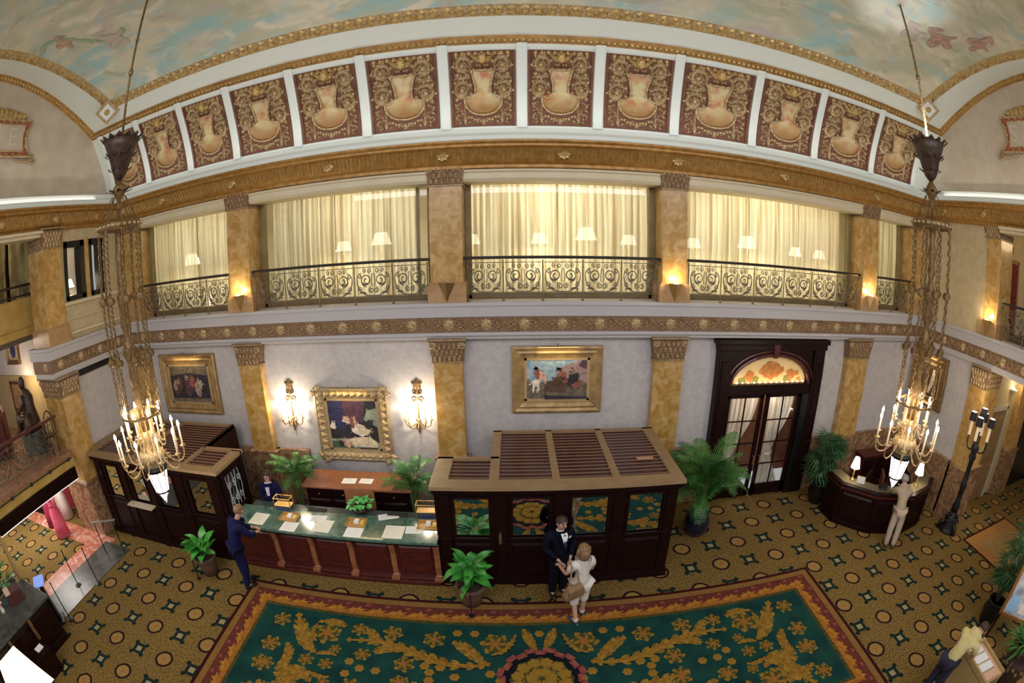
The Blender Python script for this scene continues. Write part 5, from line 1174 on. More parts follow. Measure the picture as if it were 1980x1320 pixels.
door_leaf(4.86, 5.90, 1); door_leaf(5.98, 7.02, 0)
part('jamb_panel', MB().box(7.02, 7.24, 9.52, 9.66, 0, 2.76).cham(7.05, 7.21, 9.50, 9.52, .2, 2.6, .02), blackm, d)
def cinched(x0, x1, xc, lb):
    # white door curtain gathered at one third of its height
    mb = MB(); R = []
    for k in range(13):
        t = k/12; z = .20+2.48*t; g = math.exp(-((t-.40)/.30)**2)
        w_ = (x1-x0)*(1-.62*g); c = (x0+x1)/2*(1-g)+xc*g
        R.append([(c-w_/2+w_*i/30, 9.76+.018*math.sin(i*1.35)*(1+.5*g), z) for i in range(31)])
    mb.loft(R, closed=False)
    o = put('door_curtain', mb.mesh('door_curtain', sheerw, True)); tag(o, lb, 'curtain')
    part('tieback', MB().lathe([(.17, -.03), (.18, .03)], (xc, 9.76, 1.19), 12, False), wht, o).scale = (1, 1, 1)
cinched(4.92, 5.84, 5.18, 'white tied-back curtain behind the left glass door leaf'); cinched(6.04, 6.96, 6.30, 'white tied-back curtain behind the right glass door leaf')
struct('wall_back_2', MB().box(4.3, 7.9, 10.9, 11.0, 0, 4.1).box(4.3, 4.4, 9.9, 11, 0, 4.1).box(7.8, 7.9, 9.9, 11, 0, 4.1), M('room_red', (.16, .05, .03), .7, col2=(.24, .10, .05), nscale=3), label='reddish room behind the glass doors', cat='wall')
light('room_light', 'POINT', (6.0, 10.45, 3.2), 75, (1, .85, .65), .2)
t = thing('pendant_lamp', 'small glowing lamp seen through the right glass door', 'lamp', (6.72, 10.4, 2.45)); part('lamp_shade', MB().lathe([(.14, -.16), (.05, .12)], n=12), shadebr, t); part('cord', MB().cyl((0, 0, .12), (0, 0, 1.6), .008, n=6), iron, t)

# ================================================================ RECEPTION BOOTHS
def slats_and_roof(root, bays, zt, y_front, label=None):
    # bays: (x0, x1, y0, y1) open bays; slats run along x
    for (x0, x1, y0, y1) in bays:
        b = part('ceiling_panel', MB().box(x0-.02, x1+.02, y0-.02, y1+.02, zt-.075, zt-.055), maroon, root)
        n = int(round((y1-y0)/.135)); me = MB().box(x0, x1, -.008, .008, -.012, 0).mesh('slat', M('slat_tan', (.24, .14, .09), .4, col2=(.30, .18, .12), nscale=6))
        for k in range(n): put('slat', me, b, (0, y0+(k+.5)*(y1-y0)/n, zt-.01))
def booth_front(root, x0, x1, y, zt, wins, axis='x', sgn=1, glassm=mirrorglass, sill=None):
    # wins: list of (a, b) openings; a wall of posts, rails, raised panels and glass. axis x: runs along x at y; axis y: along y at x
    f = (lambda a0, a1, d0, d1, z0, z1: MB().box(a0, a1, y+d0, y+d1, z0, z1)) if axis == 'x' else (lambda a0, a1, d0, d1, z0, z1: MB().box(min(y+sgn*d0, y+sgn*d1), max(y+sgn*d0, y+sgn*d1), a0, a1, z0, z1))
    zb, zs = 1.08, 1.94
    def fb(mb, *a): q = f(*a); mb.add(q.v, q.f)
    w = MB(); fb(w, x0, x1, 0, .08, 0.10, zb); fb(w, x0, x1, 0, .08, zs, zt-.06)
    xs = [x0]+[v for ab in wins for v in ab]+[x1]
    for k in range(0, len(xs), 2): fb(w, xs[k], xs[k+1], 0, .08, zb, zs)
    body = part('front_wall', w, mahog, root)
    b2 = MB(); fb(b2, x0-.03, x1+.03, -.05, .08, 0, .12); fb(b2, x0-.02, x1+.02, -.03, 0, .12, .16); part('skirting', b2, mahog, body, bevel=.008)
    cp = MB(); fb(cp, x0, x1, -.04, 0, zb-.02, zb+.02); part('chair_rail', cp, mahog, body, bevel=.008)
    for a, b in wins:
        fr = MB(); fb(fr, a-.03, a+.015, -.025, 0, zb, zs+.03); fb(fr, b-.015, b+.03, -.025, 0, zb, zs+.03); fb(fr, a, b, -.025, 0, zs-.015, zs+.03); fb(fr, a, b, -.025, 0, zb, zb+.03)
        wf = part('window_frame', fr, mahog, body, bevel=.006)
        q = f(a, b, .03, .038, zb, zs); part('glass_pane', q, glassm, wf)
        for z0, z1 in ((.22, .98),):
            if axis == 'x': pn = MB().cham(a-.02, b+.02, y-.022, y, z0, z1, .05)
            else:
                pn = MB(); pn.add([(y, a, z0), (y, b, z0), (y, b, z1), (y, a, z1), (y-sgn*.022, a+.05, z0+.05), (y-sgn*.022, b-.05, z0+.05), (y-sgn*.022, b-.05, z1-.05), (y-sgn*.022, a+.05, z1-.05)], [(0, 1, 2, 3), (7, 6, 5, 4), (0, 4, 5, 1), (1, 5, 6, 2), (2, 6, 7, 3), (3, 7, 4, 0)])
            part('raised_panel', pn, mahog, body)
    # slim pilaster strips between windows
    ps = MB()
    for k in range(0, len(xs), 2):
        m = (xs[k]+xs[k+1])/2; h = min(.10, (xs[k+1]-xs[k])/2-.04)
        if h > .03: fb(ps, m-h, m+h, -.035, 0, .16, zt-.08)
    part('pilaster_strip', ps, mahog, body, bevel=.01)
    return body
ZT = 2.20
bR = thing('reception_booth', 'right dark mahogany booth with slatted roof behind the suited man', 'booth', (0, 0, 0))
booth_front(bR, -1.38, 2.86, 7.0, ZT, [(-1.07, -.45), (-.06, .59), (.95, 1.61), (1.96, 2.61)])
booth_front(bR, 7.08, 9.3, 2.86, ZT, [(7.4, 8.0), (8.3, 8.9)], 'y', -1)
booth_front(bR, 7.08, 8.05, -1.38, ZT, [(7.3, 7.85)], 'y', 1)
rim = MB()
rim.box(-1.45, 2.95, 6.90, 7.19, ZT-.07, ZT).box(2.73, 2.95, 7.19, 9.32, ZT-.07, ZT).box(-1.45, -1.15, 7.19, 8.07, ZT-.07, ZT).box(-.45, -.28, 7.19, 9.32, ZT-.07, ZT).box(.63, .76, 7.19, 9.32, ZT-.07, ZT).box(1.68, 1.81, 7.19, 9.32, ZT-.07, ZT).box(-.45, 2.95, 9.26, 9.34, ZT-.07, ZT).box(-1.45, -.3, 8.0, 8.08, ZT-.07, ZT)
part('roof_rim', rim, rimtan, bR)
part('cornice', MB().box(-1.42, 2.92, 6.93, 7.02, ZT-.16, ZT-.07).box(-1.40, 2.90, 6.96, 7.02, ZT-.2, ZT-.16), mahog, bR, bevel=.01)
slats_and_roof(bR, [(-1.15, -.45, 7.19, 8.0), (-.28, .63, 7.19, 9.26), (.76, 1.68, 7.19, 9.26), (1.81, 2.73, 7.19, 9.26)], ZT, 7.0)
part('back_wall', MB().box(-.42, 2.86, 9.3, 9.36, 0, ZT-.07).box(-.42, -.36, 8.05, 9.3, 0, ZT-.07).box(-1.38, -.42, 8.02, 8.08, 0, ZT-.07), mahog, bR)
part('door_handle', MB().box(-.30, -.25, 6.93, 6.97, 1.0, 1.22), M('chrome', (.7, .7, .7), .2, 1), bR, label='bright steel door pull')
t = thing('wood_offcut', 'pale strip of wood lying on the right booth roof slats', 'board', (2.42, 7.85, ZT-.01), 0); part('board', MB().box(-.16, .16, -.045, .045, 0, .018), M('pale_wood', (.50, .26, .16), .6), t, bevel=.004)
bL = thing('reception_booth', 'left dark mahogany booth with slatted roof behind the left chandelier', 'booth', (0, 0, 0), 0)
booth_front(bL, -10.2, -5.85, 6.95, ZT, [(-9.78, -9.2), (-8.78, -8.2), (-7.85, -7.2), (-6.75, -6.12)])
booth_front(bL, 7.03, 8.0, -5.85, ZT, [(7.2, 7.85)], 'y', -1, etched)
rim = MB()
rim.box(-10.28, -5.75, 6.86, 7.1, ZT-.07, ZT).box(-6.0, -5.75, 7.1, 7.95, ZT-.07, ZT).box(-6.88, -6.78, 7.1, 9.32, ZT-.07, ZT).box(-6.82, -5.75, 7.9, 8.02, ZT-.07, ZT).box(-10.5, -6.78, 9.26, 9.34, ZT-.07, ZT).box(-10.55, -10.2, 7.1, 9.34, ZT-.07, ZT).box(-8.62, -8.5, 7.1, 9.3, ZT-.07, ZT)
part('roof_rim', rim, rimtan, bL)
part('cornice', MB().box(-10.25, -5.78, 6.88, 6.97, ZT-.16, ZT-.07).box(-5.87, -5.78, 6.9, 7.98, ZT-.16, ZT-.07), mahog, bL, bevel=.01)
slats_and_roof(bL, [(-10.2, -8.62, 7.1, 9.26), (-8.5, -6.88, 7.1, 9.26), (-6.78, -6.0, 7.1, 7.9)], ZT, 6.95)
part('back_wall', MB().box(-10.4, -6.78, 9.3, 9.36, 0, ZT-.07).box(-6.84, -6.78, 8.0, 9.3, 0, ZT+.02).box(-6.78, -5.85, 7.96, 8.02, 0, ZT-.07), mahog, bL)
part('service_shelf', MB().box(-8.95, -8.05, 6.72, 6.95, 1.06, 1.10), M('shelf_cream', (.60, .50, .36), .4), bL, bevel=.006, label='pale stone service shelf')
# leaded white lattice on the etched glass of the left booth
lt = MB()
for k in range(5):
    lt.tube([(-5.84, 7.24+.13*k, 1.12), (-5.84, 7.24+.13*k+.06*(-1)**k, 1.5), (-5.84, 7.24+.13*k, 1.9)], .008, 4)
for k in range(6):
    lt.tube([(-5.84, q[0], q[1]) for q in spiral(7.34+.2*(k % 3), 1.3+.38*(k//3), .085, .02, k, 1.3, 14)], .009, 4)
part('leaded_tracery', lt, M('tracery_white', (.55, .60, .60), .5), bL)

# ================================================================ COUNTER
ct = thing('reception_counter', 'long mahogany reception counter with green marble top between the booths', 'counter', (0, 0, 0))
cb = part('body', MB().box(-5.75, -1.40, 6.98, 7.35, .10, 1.02), mahogr, ct)
part('skirting', MB().box(-5.75, -1.40, 6.86, 7.35, 0, .09).box(-5.75, -1.40, 6.91, 7.0, .09, .15), mahogr, ct, bevel=.012)
part('countertop', MB().box(-5.78, -1.38, 6.80, 7.62, 1.03, 1.09), greenm, ct, bevel=.012)
part('top_moulding', MB().box(-5.76, -1.39, 6.86, 7.4, .96, 1.03), mahog, ct, bevel=.012)
for k in range(5):
    x0 = -5.55+k*.83; part('raised_panel', MB().cham(x0+.06, x0+.72, 6.945, 6.98, .22, .90, .05), mahogr, ct)
for k in range(6):
    x = -5.59+k*.83
    if k == 0: continue
    part('console_bracket', MB().prism([(-.11, 0), (-.02, .04), (-.05, .25), (-.03, .55), (-.10, .78), (0, .80), (0, 0)], x-.055, x+.055, lambda u, v, t: (t, 6.98+u, .15+v)).box(x-.08, x+.08, 6.86, 6.98, .10, .18), mahogl, ct, bevel=.008)
part('back_shelf', MB().box(-5.6, -1.42, 7.62, 7.86, 1.03, 1.07).box(-5.6, -1.42, 7.60, 7.64, .10, 1.03), M('shelf_dark', (.05, .07, .065), .2), ct, bevel=.01)
def sheet(x, y, z, w_, d_, rz, label, mat=paper, group='papers on the reception counter'):
    t = thing('paper', label, 'paper', (x, y, z), rz, group); part('sheet', MB().box(-w_/2, w_/2, -d_/2, d_/2, 0, .004), mat, t)
    ln = MB()
    for k in range(7): ln.box(-w_*.38, w_*(.2+.18*((k*7) % 3)/2), d_*.34-k*d_*.10-.004, d_*.34-k*d_*.10, .004, .0046)
    part('text_line', ln, M('faint_ink', (.45, .45, .42), .8), t)
for k, (x, y, lb, m_, w_) in enumerate([(-5.13, 7.12, 'cream paper on the counter under the blue-jacketed man\'s hands', paper, .36), (-4.35, 6.98, 'white printed sheet on the counter before the first wooden tray', paperw, .34), (-3.66, 7.12, 'cream paper in the middle of the counter', paper, .36), (-2.99, 7.0, 'white printed sheet before the second wooden tray', paperw, .34), (-2.23, 7.10, 'cream paper on the counter near the broad-leaved floor plant', paper, .38)]):
    sheet(x, y, 1.09, w_, .42 if m_ is paper else .32, 0, lb, m_)
for k, (x, y, lb) in enumerate([(-4.47, 7.28, 'small wooden tray with cards on the counter, left one'), (-3.02, 7.30, 'small wooden tray with cards on the counter, middle one'), (-1.62, 7.35, 'small golden tray with flyers at the right end of the counter')]):
    t = thing('card_tray', lb, 'tray', (x, y, 1.09), 0, 'card trays on the counter')
    part('tray', MB().box(-.2, .2, -.13, .13, 0, .02).box(-.2, .2, .11, .13, .02, .06).box(-.2, -.18, -.13, .13, .02, .04).box(.18, .2, -.13, .13, .02, .04), M('tray_wood', (.50, .27, .07), .4), t, bevel=.004)
    part('card_stack', MB().box(-.04, .05, -.03, .08, .02, .07), paperw, t); part('card_stack', MB().box(.08, .16, -.06, .07, .02, .05), M('card_gold', (.75, .5, .12), .5), t)
for k, (x, y, lb) in enumerate([(-4.72, 7.60, 'brass-framed teller lamp box on the counter, left one'), (-1.70, 7.72, 'brass-framed teller lamp box on the counter, right one')]):
    t = thing('brass_rack', lb, 'rack', (x, y, 1.07), 0, 'brass racks on the back of the counter')
    fr = MB()
    for sx in (-.19, .19):
        for sy in (-.09, .09): fr.cyl((sx, sy, 0), (sx, sy, .30), .009, n=6)
    for z in (.14, .30):
        for sy in (-.09, .09): fr.cyl((-.19, sy, z), (.19, sy, z), .009, n=6)
        for sx in (-.19, .19): fr.cyl((sx, -.09, z), (sx, .09, z), .009, n=6)
    part('frame', fr, brass, t); part('shelf', MB().box(-.18, .18, -.085, .085, .135, .15), M('amber_shelf', (.65, .33, .06), .4, emit=((1, .6, .2), .25)), t)
    part('box', MB().box(-.17, .17, -.08, .08, 0, .09), M('rack_blue', (.05, .06, .14), .4), t, bevel=.006)
    part('handle', MB().tube([(-.03, 0, .30), (-.03, 0, .36), (.05, 0, .36), (.05, 0, .30)], .008, 6), brass, t)
def monitor(x, y, lb):
    t = thing('keyboard', lb, 'keyboard', (x, y, 1.07), 0, 'dark keyboards behind the counter'); part('body', MB().cham(-.2, .2, -.08, .08, 0, .03, .01, 'z'), ink, t)
monitor(-4.0, 7.68, 'dark keyboard on the rear ledge of the counter, left of the bowl plant'); monitor(-2.3, 7.72, 'dark keyboard on the rear ledge of the counter, right of the bowl plant')
for k, (x, y, w_, d_, rz, lb) in enumerate([(-3.85, 7.36, .34, .22, .1, 'silver-white sheet on the counter between the tray and middle paper'), (-2.45, 7.62, .4, .2, .35, 'open white booklet on the rear ledge of the counter'), (-1.85, 7.2, .34, .24, .05, 'white leaflet at the right end of the counter')]):
    sheet(x, y, 1.091, w_, d_, rz, lb, paperw)
t = thing('wooden_stand', 'small wooden stand board behind the bowl plant on the counter', 'stand', (-3.12, 7.98, .98)); part('board', MB().box(-.32, .32, 0, .04, 0, .50), mahogl, t, bevel=.01); part('foot', MB().box(-.2, .2, -.1, .14, 0, .04), mahogl, t)
# credenza behind
cr = thing('credenza', 'mahogany credenza under the reclining-figures painting', 'credenza', (-3.42, 8.9, 0))
part('top', MB().box(-1.28, 1.28, -.42, .42, 1.12, 1.17), mahogl, cr, bevel=.015)
part('body', MB().box(-1.2, 1.2, -.32, .40, .1, 1.12), mahog, cr); part('base', MB().box(-1.24, 1.24, -.35, .42, 0, .1), mahog, cr, bevel=.01)
for k in range(4):
    x0 = -1.15+k*.58; dr_ = part('drawer', MB().cham(x0, x0+.54, -.345, -.32, .86, 1.06, .02), mahog, cr); part('knob', MB().ball((x0+.27, -.36, .96), .02, 8, 6), brass, dr_)
    dd_ = part('door', MB().cham(x0, x0+.54, -.345, -.32, .16, .82, .04), mahog, cr); part('knob', MB().ball((x0+(.48 if k % 2 == 0 else .06), -.36, .5), .018, 8, 6), brass, dd_)
sheet(-3.63, 8.83, 1.17, .32, .24, .05, 'left white paper pile on the credenza', paperw, 'papers on the credenza'); sheet(-3.24, 8.86, 1.17, .30, .22, -.03, 'right white paper pile on the credenza', paperw, 'papers on the credenza')
light('counter_spot', 'SPOT', (-3.2, 4.5, 9.9), 230, (.93, 1, .90), .15, (-3.2, 7.15, 1.0), None, 34, .6)
light('floor_spot', 'SPOT', (-1.2, 3.5, 9.9), 110, (.93, 1, .85), .12, (-.9, 6.6, .4), None, 14, .6)
# ================================================================ CHANDELIERS
def chain_me(length, link=.11):
    mb = MB(); n = int(length/(link*.82))
    for k in range(n):
        z = -k*link*.82-link/2; pts = []
        for i in range(8):
            a = 2*PI*i/8; u, v = .026*math.cos(a), link*.5*math.sin(a)
            pts.append((u, 0, z+v) if k % 2 else (0, u, z+v))
        mb.tube(pts, .011, 4, closed=True)
    return mb
def arm_me(r0, r1, h):  # S-curved arm from the body out to a candle cup
    mb = MB(); P = bez((r0, 0, .05), (r0+.12, 0, -.32), (r1+.04, 0, -.38), (r1, 0, 0), 14)
    mb.tube(P, .013, 5); mb.tube([(r0+.05+q[0], 0, -.10+q[1]) for q in spiral(.05, 0, .055, .012, PI, 1.3, 12)], .009, 4)
    return mb
CUP = MB().lathe([(.012, -.03), (.055, .0), (.06, .015), (.022, .02), (.022, .05)], n=10).mesh('candle_cup', goldpale, True)
CAN = MB().cyl((0, 0, .04), (0, 0, .36), .018, n=8).mesh('candle', candle, True)
FLM = MB().lathe([(.008, .36), (.026, .39), (.024, .42), (.003, .47)], n=8).mesh('flame', flame, True)
def chandelier(loc, label):
    # loc: axis point at the floor; all heights are absolute
    t = thing('chandelier', label, 'chandelier', loc, 0, 'pair of tall gilt chandeliers')
    zc = vz(loc[1])+.05
    part('rod', MB().cyl((0, 0, 8.3), (0, 0, zc), .022, n=8).lathe([(.02, 9.55), (.045, 9.6), (.045, 9.66), (.02, 9.71)], n=8).lathe([(.02, 10.25), (.04, 10.29), (.02, 10.33)], n=8), brassdk, t, True)
    bowl = part('crown_bowl', MB().lathe([(.30, 8.42), (.34, 8.40), (.29, 8.25), (.24, 8.14), (.22, 8.08), (.20, 8.06), (.17, 7.93), (.15, 7.90), (.15, 7.86), (.11, 7.78), (.04, 7.70)], n=20), bronze, t, True)
    for ring, (r, z, n, s_) in enumerate(((.34, 8.40, 14, .11), (.24, 8.12, 10, .10), (.155, 7.88, 8, .09))):
        l_ = MB().fan((0, s_*.4), [(-s_*.4, 0), (-s_*.5, s_*.45), (0, s_), (s_*.5, s_*.45), (s_*.4, 0)], lambda u, v, tt: (r+v*.75+tt, u, z+v*.7-.02), .03).mesh('crown_leaf', bronze)
        for i in range(n): put('crown_leaf', l_, t, None, (0, 0, 2*PI*i/n))
    part('finial', MB().lathe([(.02, 7.72), (.10, 7.60), (.14, 7.52), (.10, 7.46), (.06, 7.40), (.03, 7.30), (.03, 6.98)], n=14), brassdk, t, True)
    pt = MB()
    for i in range(8):
        a = 2*PI*i/8; ca, sa = math.cos(a), math.sin(a); f = lambda u, v, tt: ((.13+v+tt)*ca-u*sa, (.13+v+tt)*sa+u*ca, 7.50+v*.3)
        pt.fan((0, .05), [(-.035, 0), (-.05, .06), (0, .14), (.05, .06), (.035, 0)], f, .02)
    part('finial_leaf', pt, bronze, t)
    # splayed chains from finial to the ring
    for i in range(8):
        a = 2*PI*i/8+.2; ca, sa = math.cos(a), math.sin(a)
        part('splay_chain', MB().tube([(.12*ca, .12*sa, 7.44), (.22*ca, .22*sa, 7.26), (.38*ca, .38*sa, 6.98)], .010, 4), brassdk, t)
    part('ring', MB().lathe([(.37, 6.88), (.41, 6.90), (.41, 6.99), (.37, 7.01), (.35, 6.99), (.35, 6.90), (.37, 6.88)], n=28, caps=False), brassdk, t, True)
    sp = MB()
    for i in range(4): a = PI*i/4; sp.cyl((-.38*math.cos(a), -.38*math.sin(a), 6.95), (.38*math.cos(a), .38*math.sin(a), 6.95), .010, n=6)
    part('ring_spoke', sp, brassdk, t)
    beads = MB()
    for i in range(26): a = 2*PI*i/26; beads.ball((.415*math.cos(a), .415*math.sin(a), 6.945), .03, 6, 4)
    part('ring_bead', beads, goldpale, t, kind='stuff')
    # central carved stem
    st = MB(); prof = [(.05, 6.95), (.08, 6.8), (.05, 6.66), (.10, 6.45), (.06, 6.3), (.085, 6.15), (.05, 6.0), (.12, 5.75), (.08, 5.55), (.11, 5.35), (.06, 5.2), (.10, 5.05), (.15, 4.88), (.06, 4.7), (.09, 4.5), (.05, 4.3), (.10, 4.1), (.06, 3.9), (.13, 3.72), (.07, 3.5)]
    st.lathe(prof, n=10); part('stem', st, brassdk, t, True)
    cm = chain_me(3.1); cme = cm.mesh('chain', brassdk)
    for i in range(8):
        a = 2*PI*i/8+.2; put('chain', cme, t, (.385*math.cos(a), .385*math.sin(a), 6.90))
    # gathered ornaments on the chains
    orn = MB().lathe([(.012, -.08), (.05, -.05), (.06, 0), (.035, .05), (.012, .08)], n=8)
    for k in range(5):
        a = 2*PI*k/5; orn.fan((0, 0), [(.03*math.cos(q)*2, .03*math.sin(q)*2) for q in (0, 1.2, 2.5, 3.8, 5)], lambda u, v, tt: (u*math.cos(a)-.06*math.sin(a), u*math.sin(a)+.06*math.cos(a), v), .01)
    ome = orn.mesh('chain_ornament', brassdk)
    for z in (5.78, 4.80):
        for i in range(8): a = 2*PI*i/8+.2; put('chain_ornament', ome, t, (.385*math.cos(a), .385*math.sin(a), z))
    part('hoop', MB().lathe([(.37, 3.82), (.395, 3.84), (.37, 3.88), (.35, 3.85), (.37, 3.82)], n=24, caps=False), brassdk, t, True)
    # gilded body below the chains
    part('body', MB().lathe([(.07, 3.55), (.17, 3.45), (.10, 3.30), (.22, 3.18), (.26, 3.08), (.24, 3.00), (.18, 2.96), (.20, 2.92), (.16, 2.88)], n=18), goldpale, t, True)
    rods = MB()
    for i in range(10):
        a = 2*PI*i/10; rods.cyl((.20*math.cos(a), .20*math.sin(a), 3.05), (.14*math.cos(a), .14*math.sin(a), 3.95), .014, n=6)
    part('body_rod', rods, gold, t)
    armb = arm_me(.22, .64, 0); ame = armb.mesh('arm', goldpale, True); ame2 = arm_me(.14, .36, 0).mesh('arm', goldpale, True)
    for n, R, z, me, ph in ((10, .64, 3.13, ame, .1), (8, .36, 3.52, ame2, .35)):
        for i in range(n):
            a = 2*PI*i/n+ph
            o = put('arm', me, t, (0, 0, z), (0, 0, a)); put('candle_cup', CUP, o, (R, 0, 0)); put('candle', CAN, o, (R, 0, 0)); put('flame', FLM, o, (R, 0, 0))
    # glass lantern at the bottom
    part('lantern_glass', MB().lathe([(.21, 2.82), (.135, 2.40)], n=8), lanternm, t)
    part('lantern_tip', MB().lathe([(.12, 2.38), (.0, 2.16)], n=8), lanternm, t)
    cage = MB().lathe([(.225, 2.81), (.24, 2.86), (.19, 2.91), (.16, 2.88)], n=16, caps=False).lathe([(.135, 2.38), (.155, 2.39), (.15, 2.42), (.135, 2.41)], n=16, caps=False)
    for i in range(8): a = 2*PI*i/8; cage.cyl((.216*math.cos(a), .216*math.sin(a), 2.82), (.14*math.cos(a), .14*math.sin(a), 2.40), .009, n=5); cage.cyl((.125*math.cos(a), .125*math.sin(a), 2.38), (0, 0, 2.15), .008, n=5)
    part('lantern_cage', cage, iron, t)
    light('chandelier_light', 'POINT', (loc[0], loc[1], 3.62), 105, (1, .80, .55), .45)
    light('lantern_light', 'POINT', (loc[0], loc[1], 1.98), 14, (1, .92, .82), .12)
    return t
chandelier((-6.2, 5.65, 0), 'left tall chandelier with chains, candles and lantern before the left booth')
chandelier((7.0, 5.65, 0), 'right tall chandelier with chains, candles and lantern before the concierge desk')

part('crown_bulb', MB().ball((-.1, -.1, 8.42), .04, 8, 6), bulbw, [o for o in COL.objects if o.name == 'chandelier.001'][0])
light('crown_uplight', 'SPOT', (7.0, 5.65, 8.5), 170, (.90, .94, 1), .08, (7.1, 5.6, 11), None, 55, .9)

# ================================================================ WALL SCONCES
def sconce(x, label):
    t = thing('wall_sconce', label, 'lamp', (x, 9.71, 2.0), 0, 'gilt candle wall sconces')
    bp = MB(); f = lambda u, v, tt: (u, -tt, v)
    bp.fan((0, 1.12), gear(.10, 5, .25, PI/2) and [(a, 1.12+b) for a, b in gear(.11, 5, .25, PI/2)], f, .04)
    for s_ in (-1, 1): bp.ribbon([(s_*q[0], .95+q[1]) for q in spiral(.06, 0, .06, .015, PI, 1.3, 12)], .03, f, .03); bp.ribbon([(s_*q[0], .78+q[1]) for q in spiral(.07, 0, .07, .02, PI*1.5, 1.2, 12)], .03, f, .03)
    bp.tube([(0, -.02, .1), (0, -.03, .6), (0, -.02, 1.1)], .018, 6)
    part('backplate', bp, brassdk, t)
    part('drop', MB().lathe([(.005, -.02), (.03, .05), (.022, .18), (.05, .30), (.03, .34)], (0, -.05, 0), 10), brassdk, t, True)
    for k in range(5):
        a = PI+PI*(k+.5)/5 if False else PI*1.08+PI*.84*k/4
        r = .30; ex, ey = r*math.cos(a), r*math.sin(a)*.75-.05
        o = part('arm', MB().tube(bez((0, -.05, .30), (ex*.5, ey*.5, .10), (ex, ey, .12), (ex, ey, .32), 10), .012, 5), brassdk, t)
        put('candle_cup', CUP, o, (ex, ey, .33), None, (.8, .8, .8)); put('candle', CAN, o, (ex, ey, .33), None, (1, 1, .6)); put('flame', FLM, o, (ex, ey, .33), None, (1.2, 1.2, .9))
    light('sconce_lamp', 'POINT', (x, 9.42, 2.62), 42, (1, .84, .60), .08)
sconce(-5.2, 'gilt wall sconce with bright candles left of the reclining-figures painting'); sconce(-2.1, 'gilt wall sconce with bright candles right of the reclining-figures painting')

# ================================================================ PLANTS
def leaf_mesh(L_, W_, bend=.35, n=6, fold=.12):
    # a single arching blade along +x
    vs = []; fs = []
    for i in range(n+1):
        t = i/n; w_ = W_*math.sin(PI*min(1, .08+.92*t)**.8)*.5 if i < n else 0
        x = L_*t*(1-.15*bend*t); z = L_*(.55*t-bend*1.2*t*t)
        vs += [(x, w_, z+fold*w_), (x, 0, z), (x, -w_, z+fold*w_)]
    for i in range(n):
        a = 3*i; fs += [(a, a+1, a+4, a+3), (a+1, a+2, a+5, a+4)]
    return MB().add(vs, fs)
BL = [leaf_mesh(.34, .15, .5).mesh('leaf', leafg, True), leaf_mesh(.28, .12, .35).mesh('leaf', leafg, True)]
def pot(profile, mat, parent, r_soil, z_soil):
    p = part('pot', MB().lathe(profile, n=20, caps=True), mat, parent, True)
    part('soil', MB().lathe([(r_soil, z_soil), (r_soil, z_soil+.01)], n=16), soil, p); return p
def broad_plant(x, y, label, seed, H=1.05, n=34):
    rnd = random.Random(seed); t = thing('potted_plant', label, 'plant', (x, y, 0), 0, 'broad-leaved plants at the reception')
    pot([(.17, .0), (.21, .25), (.25, .42), (.26, .44), (.26, .47), (.23, .47), (.22, .42)], terr, t, .22, .42)
    part('basket_rim', MB().lathe([(.26, .40), (.275, .42), (.275, .47), (.25, .475)], n=20, caps=False), terr, t)
    for k in range(n):
        a = rnd.uniform(0, 2*PI); tilt = rnd.uniform(-.75, .35); r = rnd.uniform(.0, .16); z = rnd.uniform(.48, H-.18)
        tip = Vector((r*math.cos(a)*1.2, r*math.sin(a)*1.2, z))
        l = put('leaf', BL[k % 2], t, tip, (rnd.uniform(-.4, .4), tilt, a), (rnd.uniform(.9, 1.35),)*3)
        if k % 3 == 0: part('stem', MB().tube([(r*.4*math.cos(a), r*.4*math.sin(a), .42), tip], .008, 4), leafg, t)
    return t
broad_plant(-6.38, 6.35, 'bright green broad-leaved plant in terracotta pot left of the blue-jacketed man', 3)
broad_plant(-.80, 6.42, 'bright green broad-leaved plant in terracotta pot before the right booth', 5, 1.12, 38)
for k, (x, y, lb) in enumerate([(-6.55, 6.05, 'thin dark stake beside the left broad-leaved plant'), (-.78, 6.05, 'thin dark stake before the middle broad-leaved plant')]):
    t = thing('stake', lb, 'post', (x, y, 0.0 if k == 0 else .015)); part('rod', MB().cyl((0, 0, 0), (0, .03, .52), .012, n=6), iron, t); part('foot', MB().lathe([(.05, 0), (.05, .01), (.012, .02)], n=10), iron, t)
def frond_mesh(L_, nl, seed, w0=.30, droop=.5):
    rnd = random.Random(seed); mb = MB(); P = []
    for i in range(nl+1):
        t = i/nl; P.append(Vector((L_*(t-.25*droop*t*t), 0, L_*(.75*t-droop*.95*t*t))))
    mb.tube(P, [.010*(1-.8*i/nl)+.002 for i in range(nl+1)], 4)
    for i in range(2, nl+1):
        t = i/nl; d = (P[i]-P[i-1]).normalized()
        for s_ in (-1, 1):
            l = w0*math.sin(PI*min(1, .15+.8*t))*rnd.uniform(.85, 1.15)+.05
            e = P[i]+d*l*.55+Vector((0, s_*l*.8, -l*.30)); m = P[i]*.5+e*.5+Vector((0, 0, .03)); q = d*.011
            mb.add([P[i]-q, P[i]+q, m+q*1.3, m-q*1.3, e], [(0, 1, 2, 3), (3, 2, 4)])
    return mb
FR = [frond_mesh(1.05, 22, 1, .26, .75).mesh('frond', palmg), frond_mesh(.9, 18, 2, .24, .95).mesh('frond', palmg), frond_mesh(1.2, 24, 4, .27, .55).mesh('frond', M('palm_green_light', (.035, .15, .025), .45, col2=(.09, .27, .05), nscale=6))]
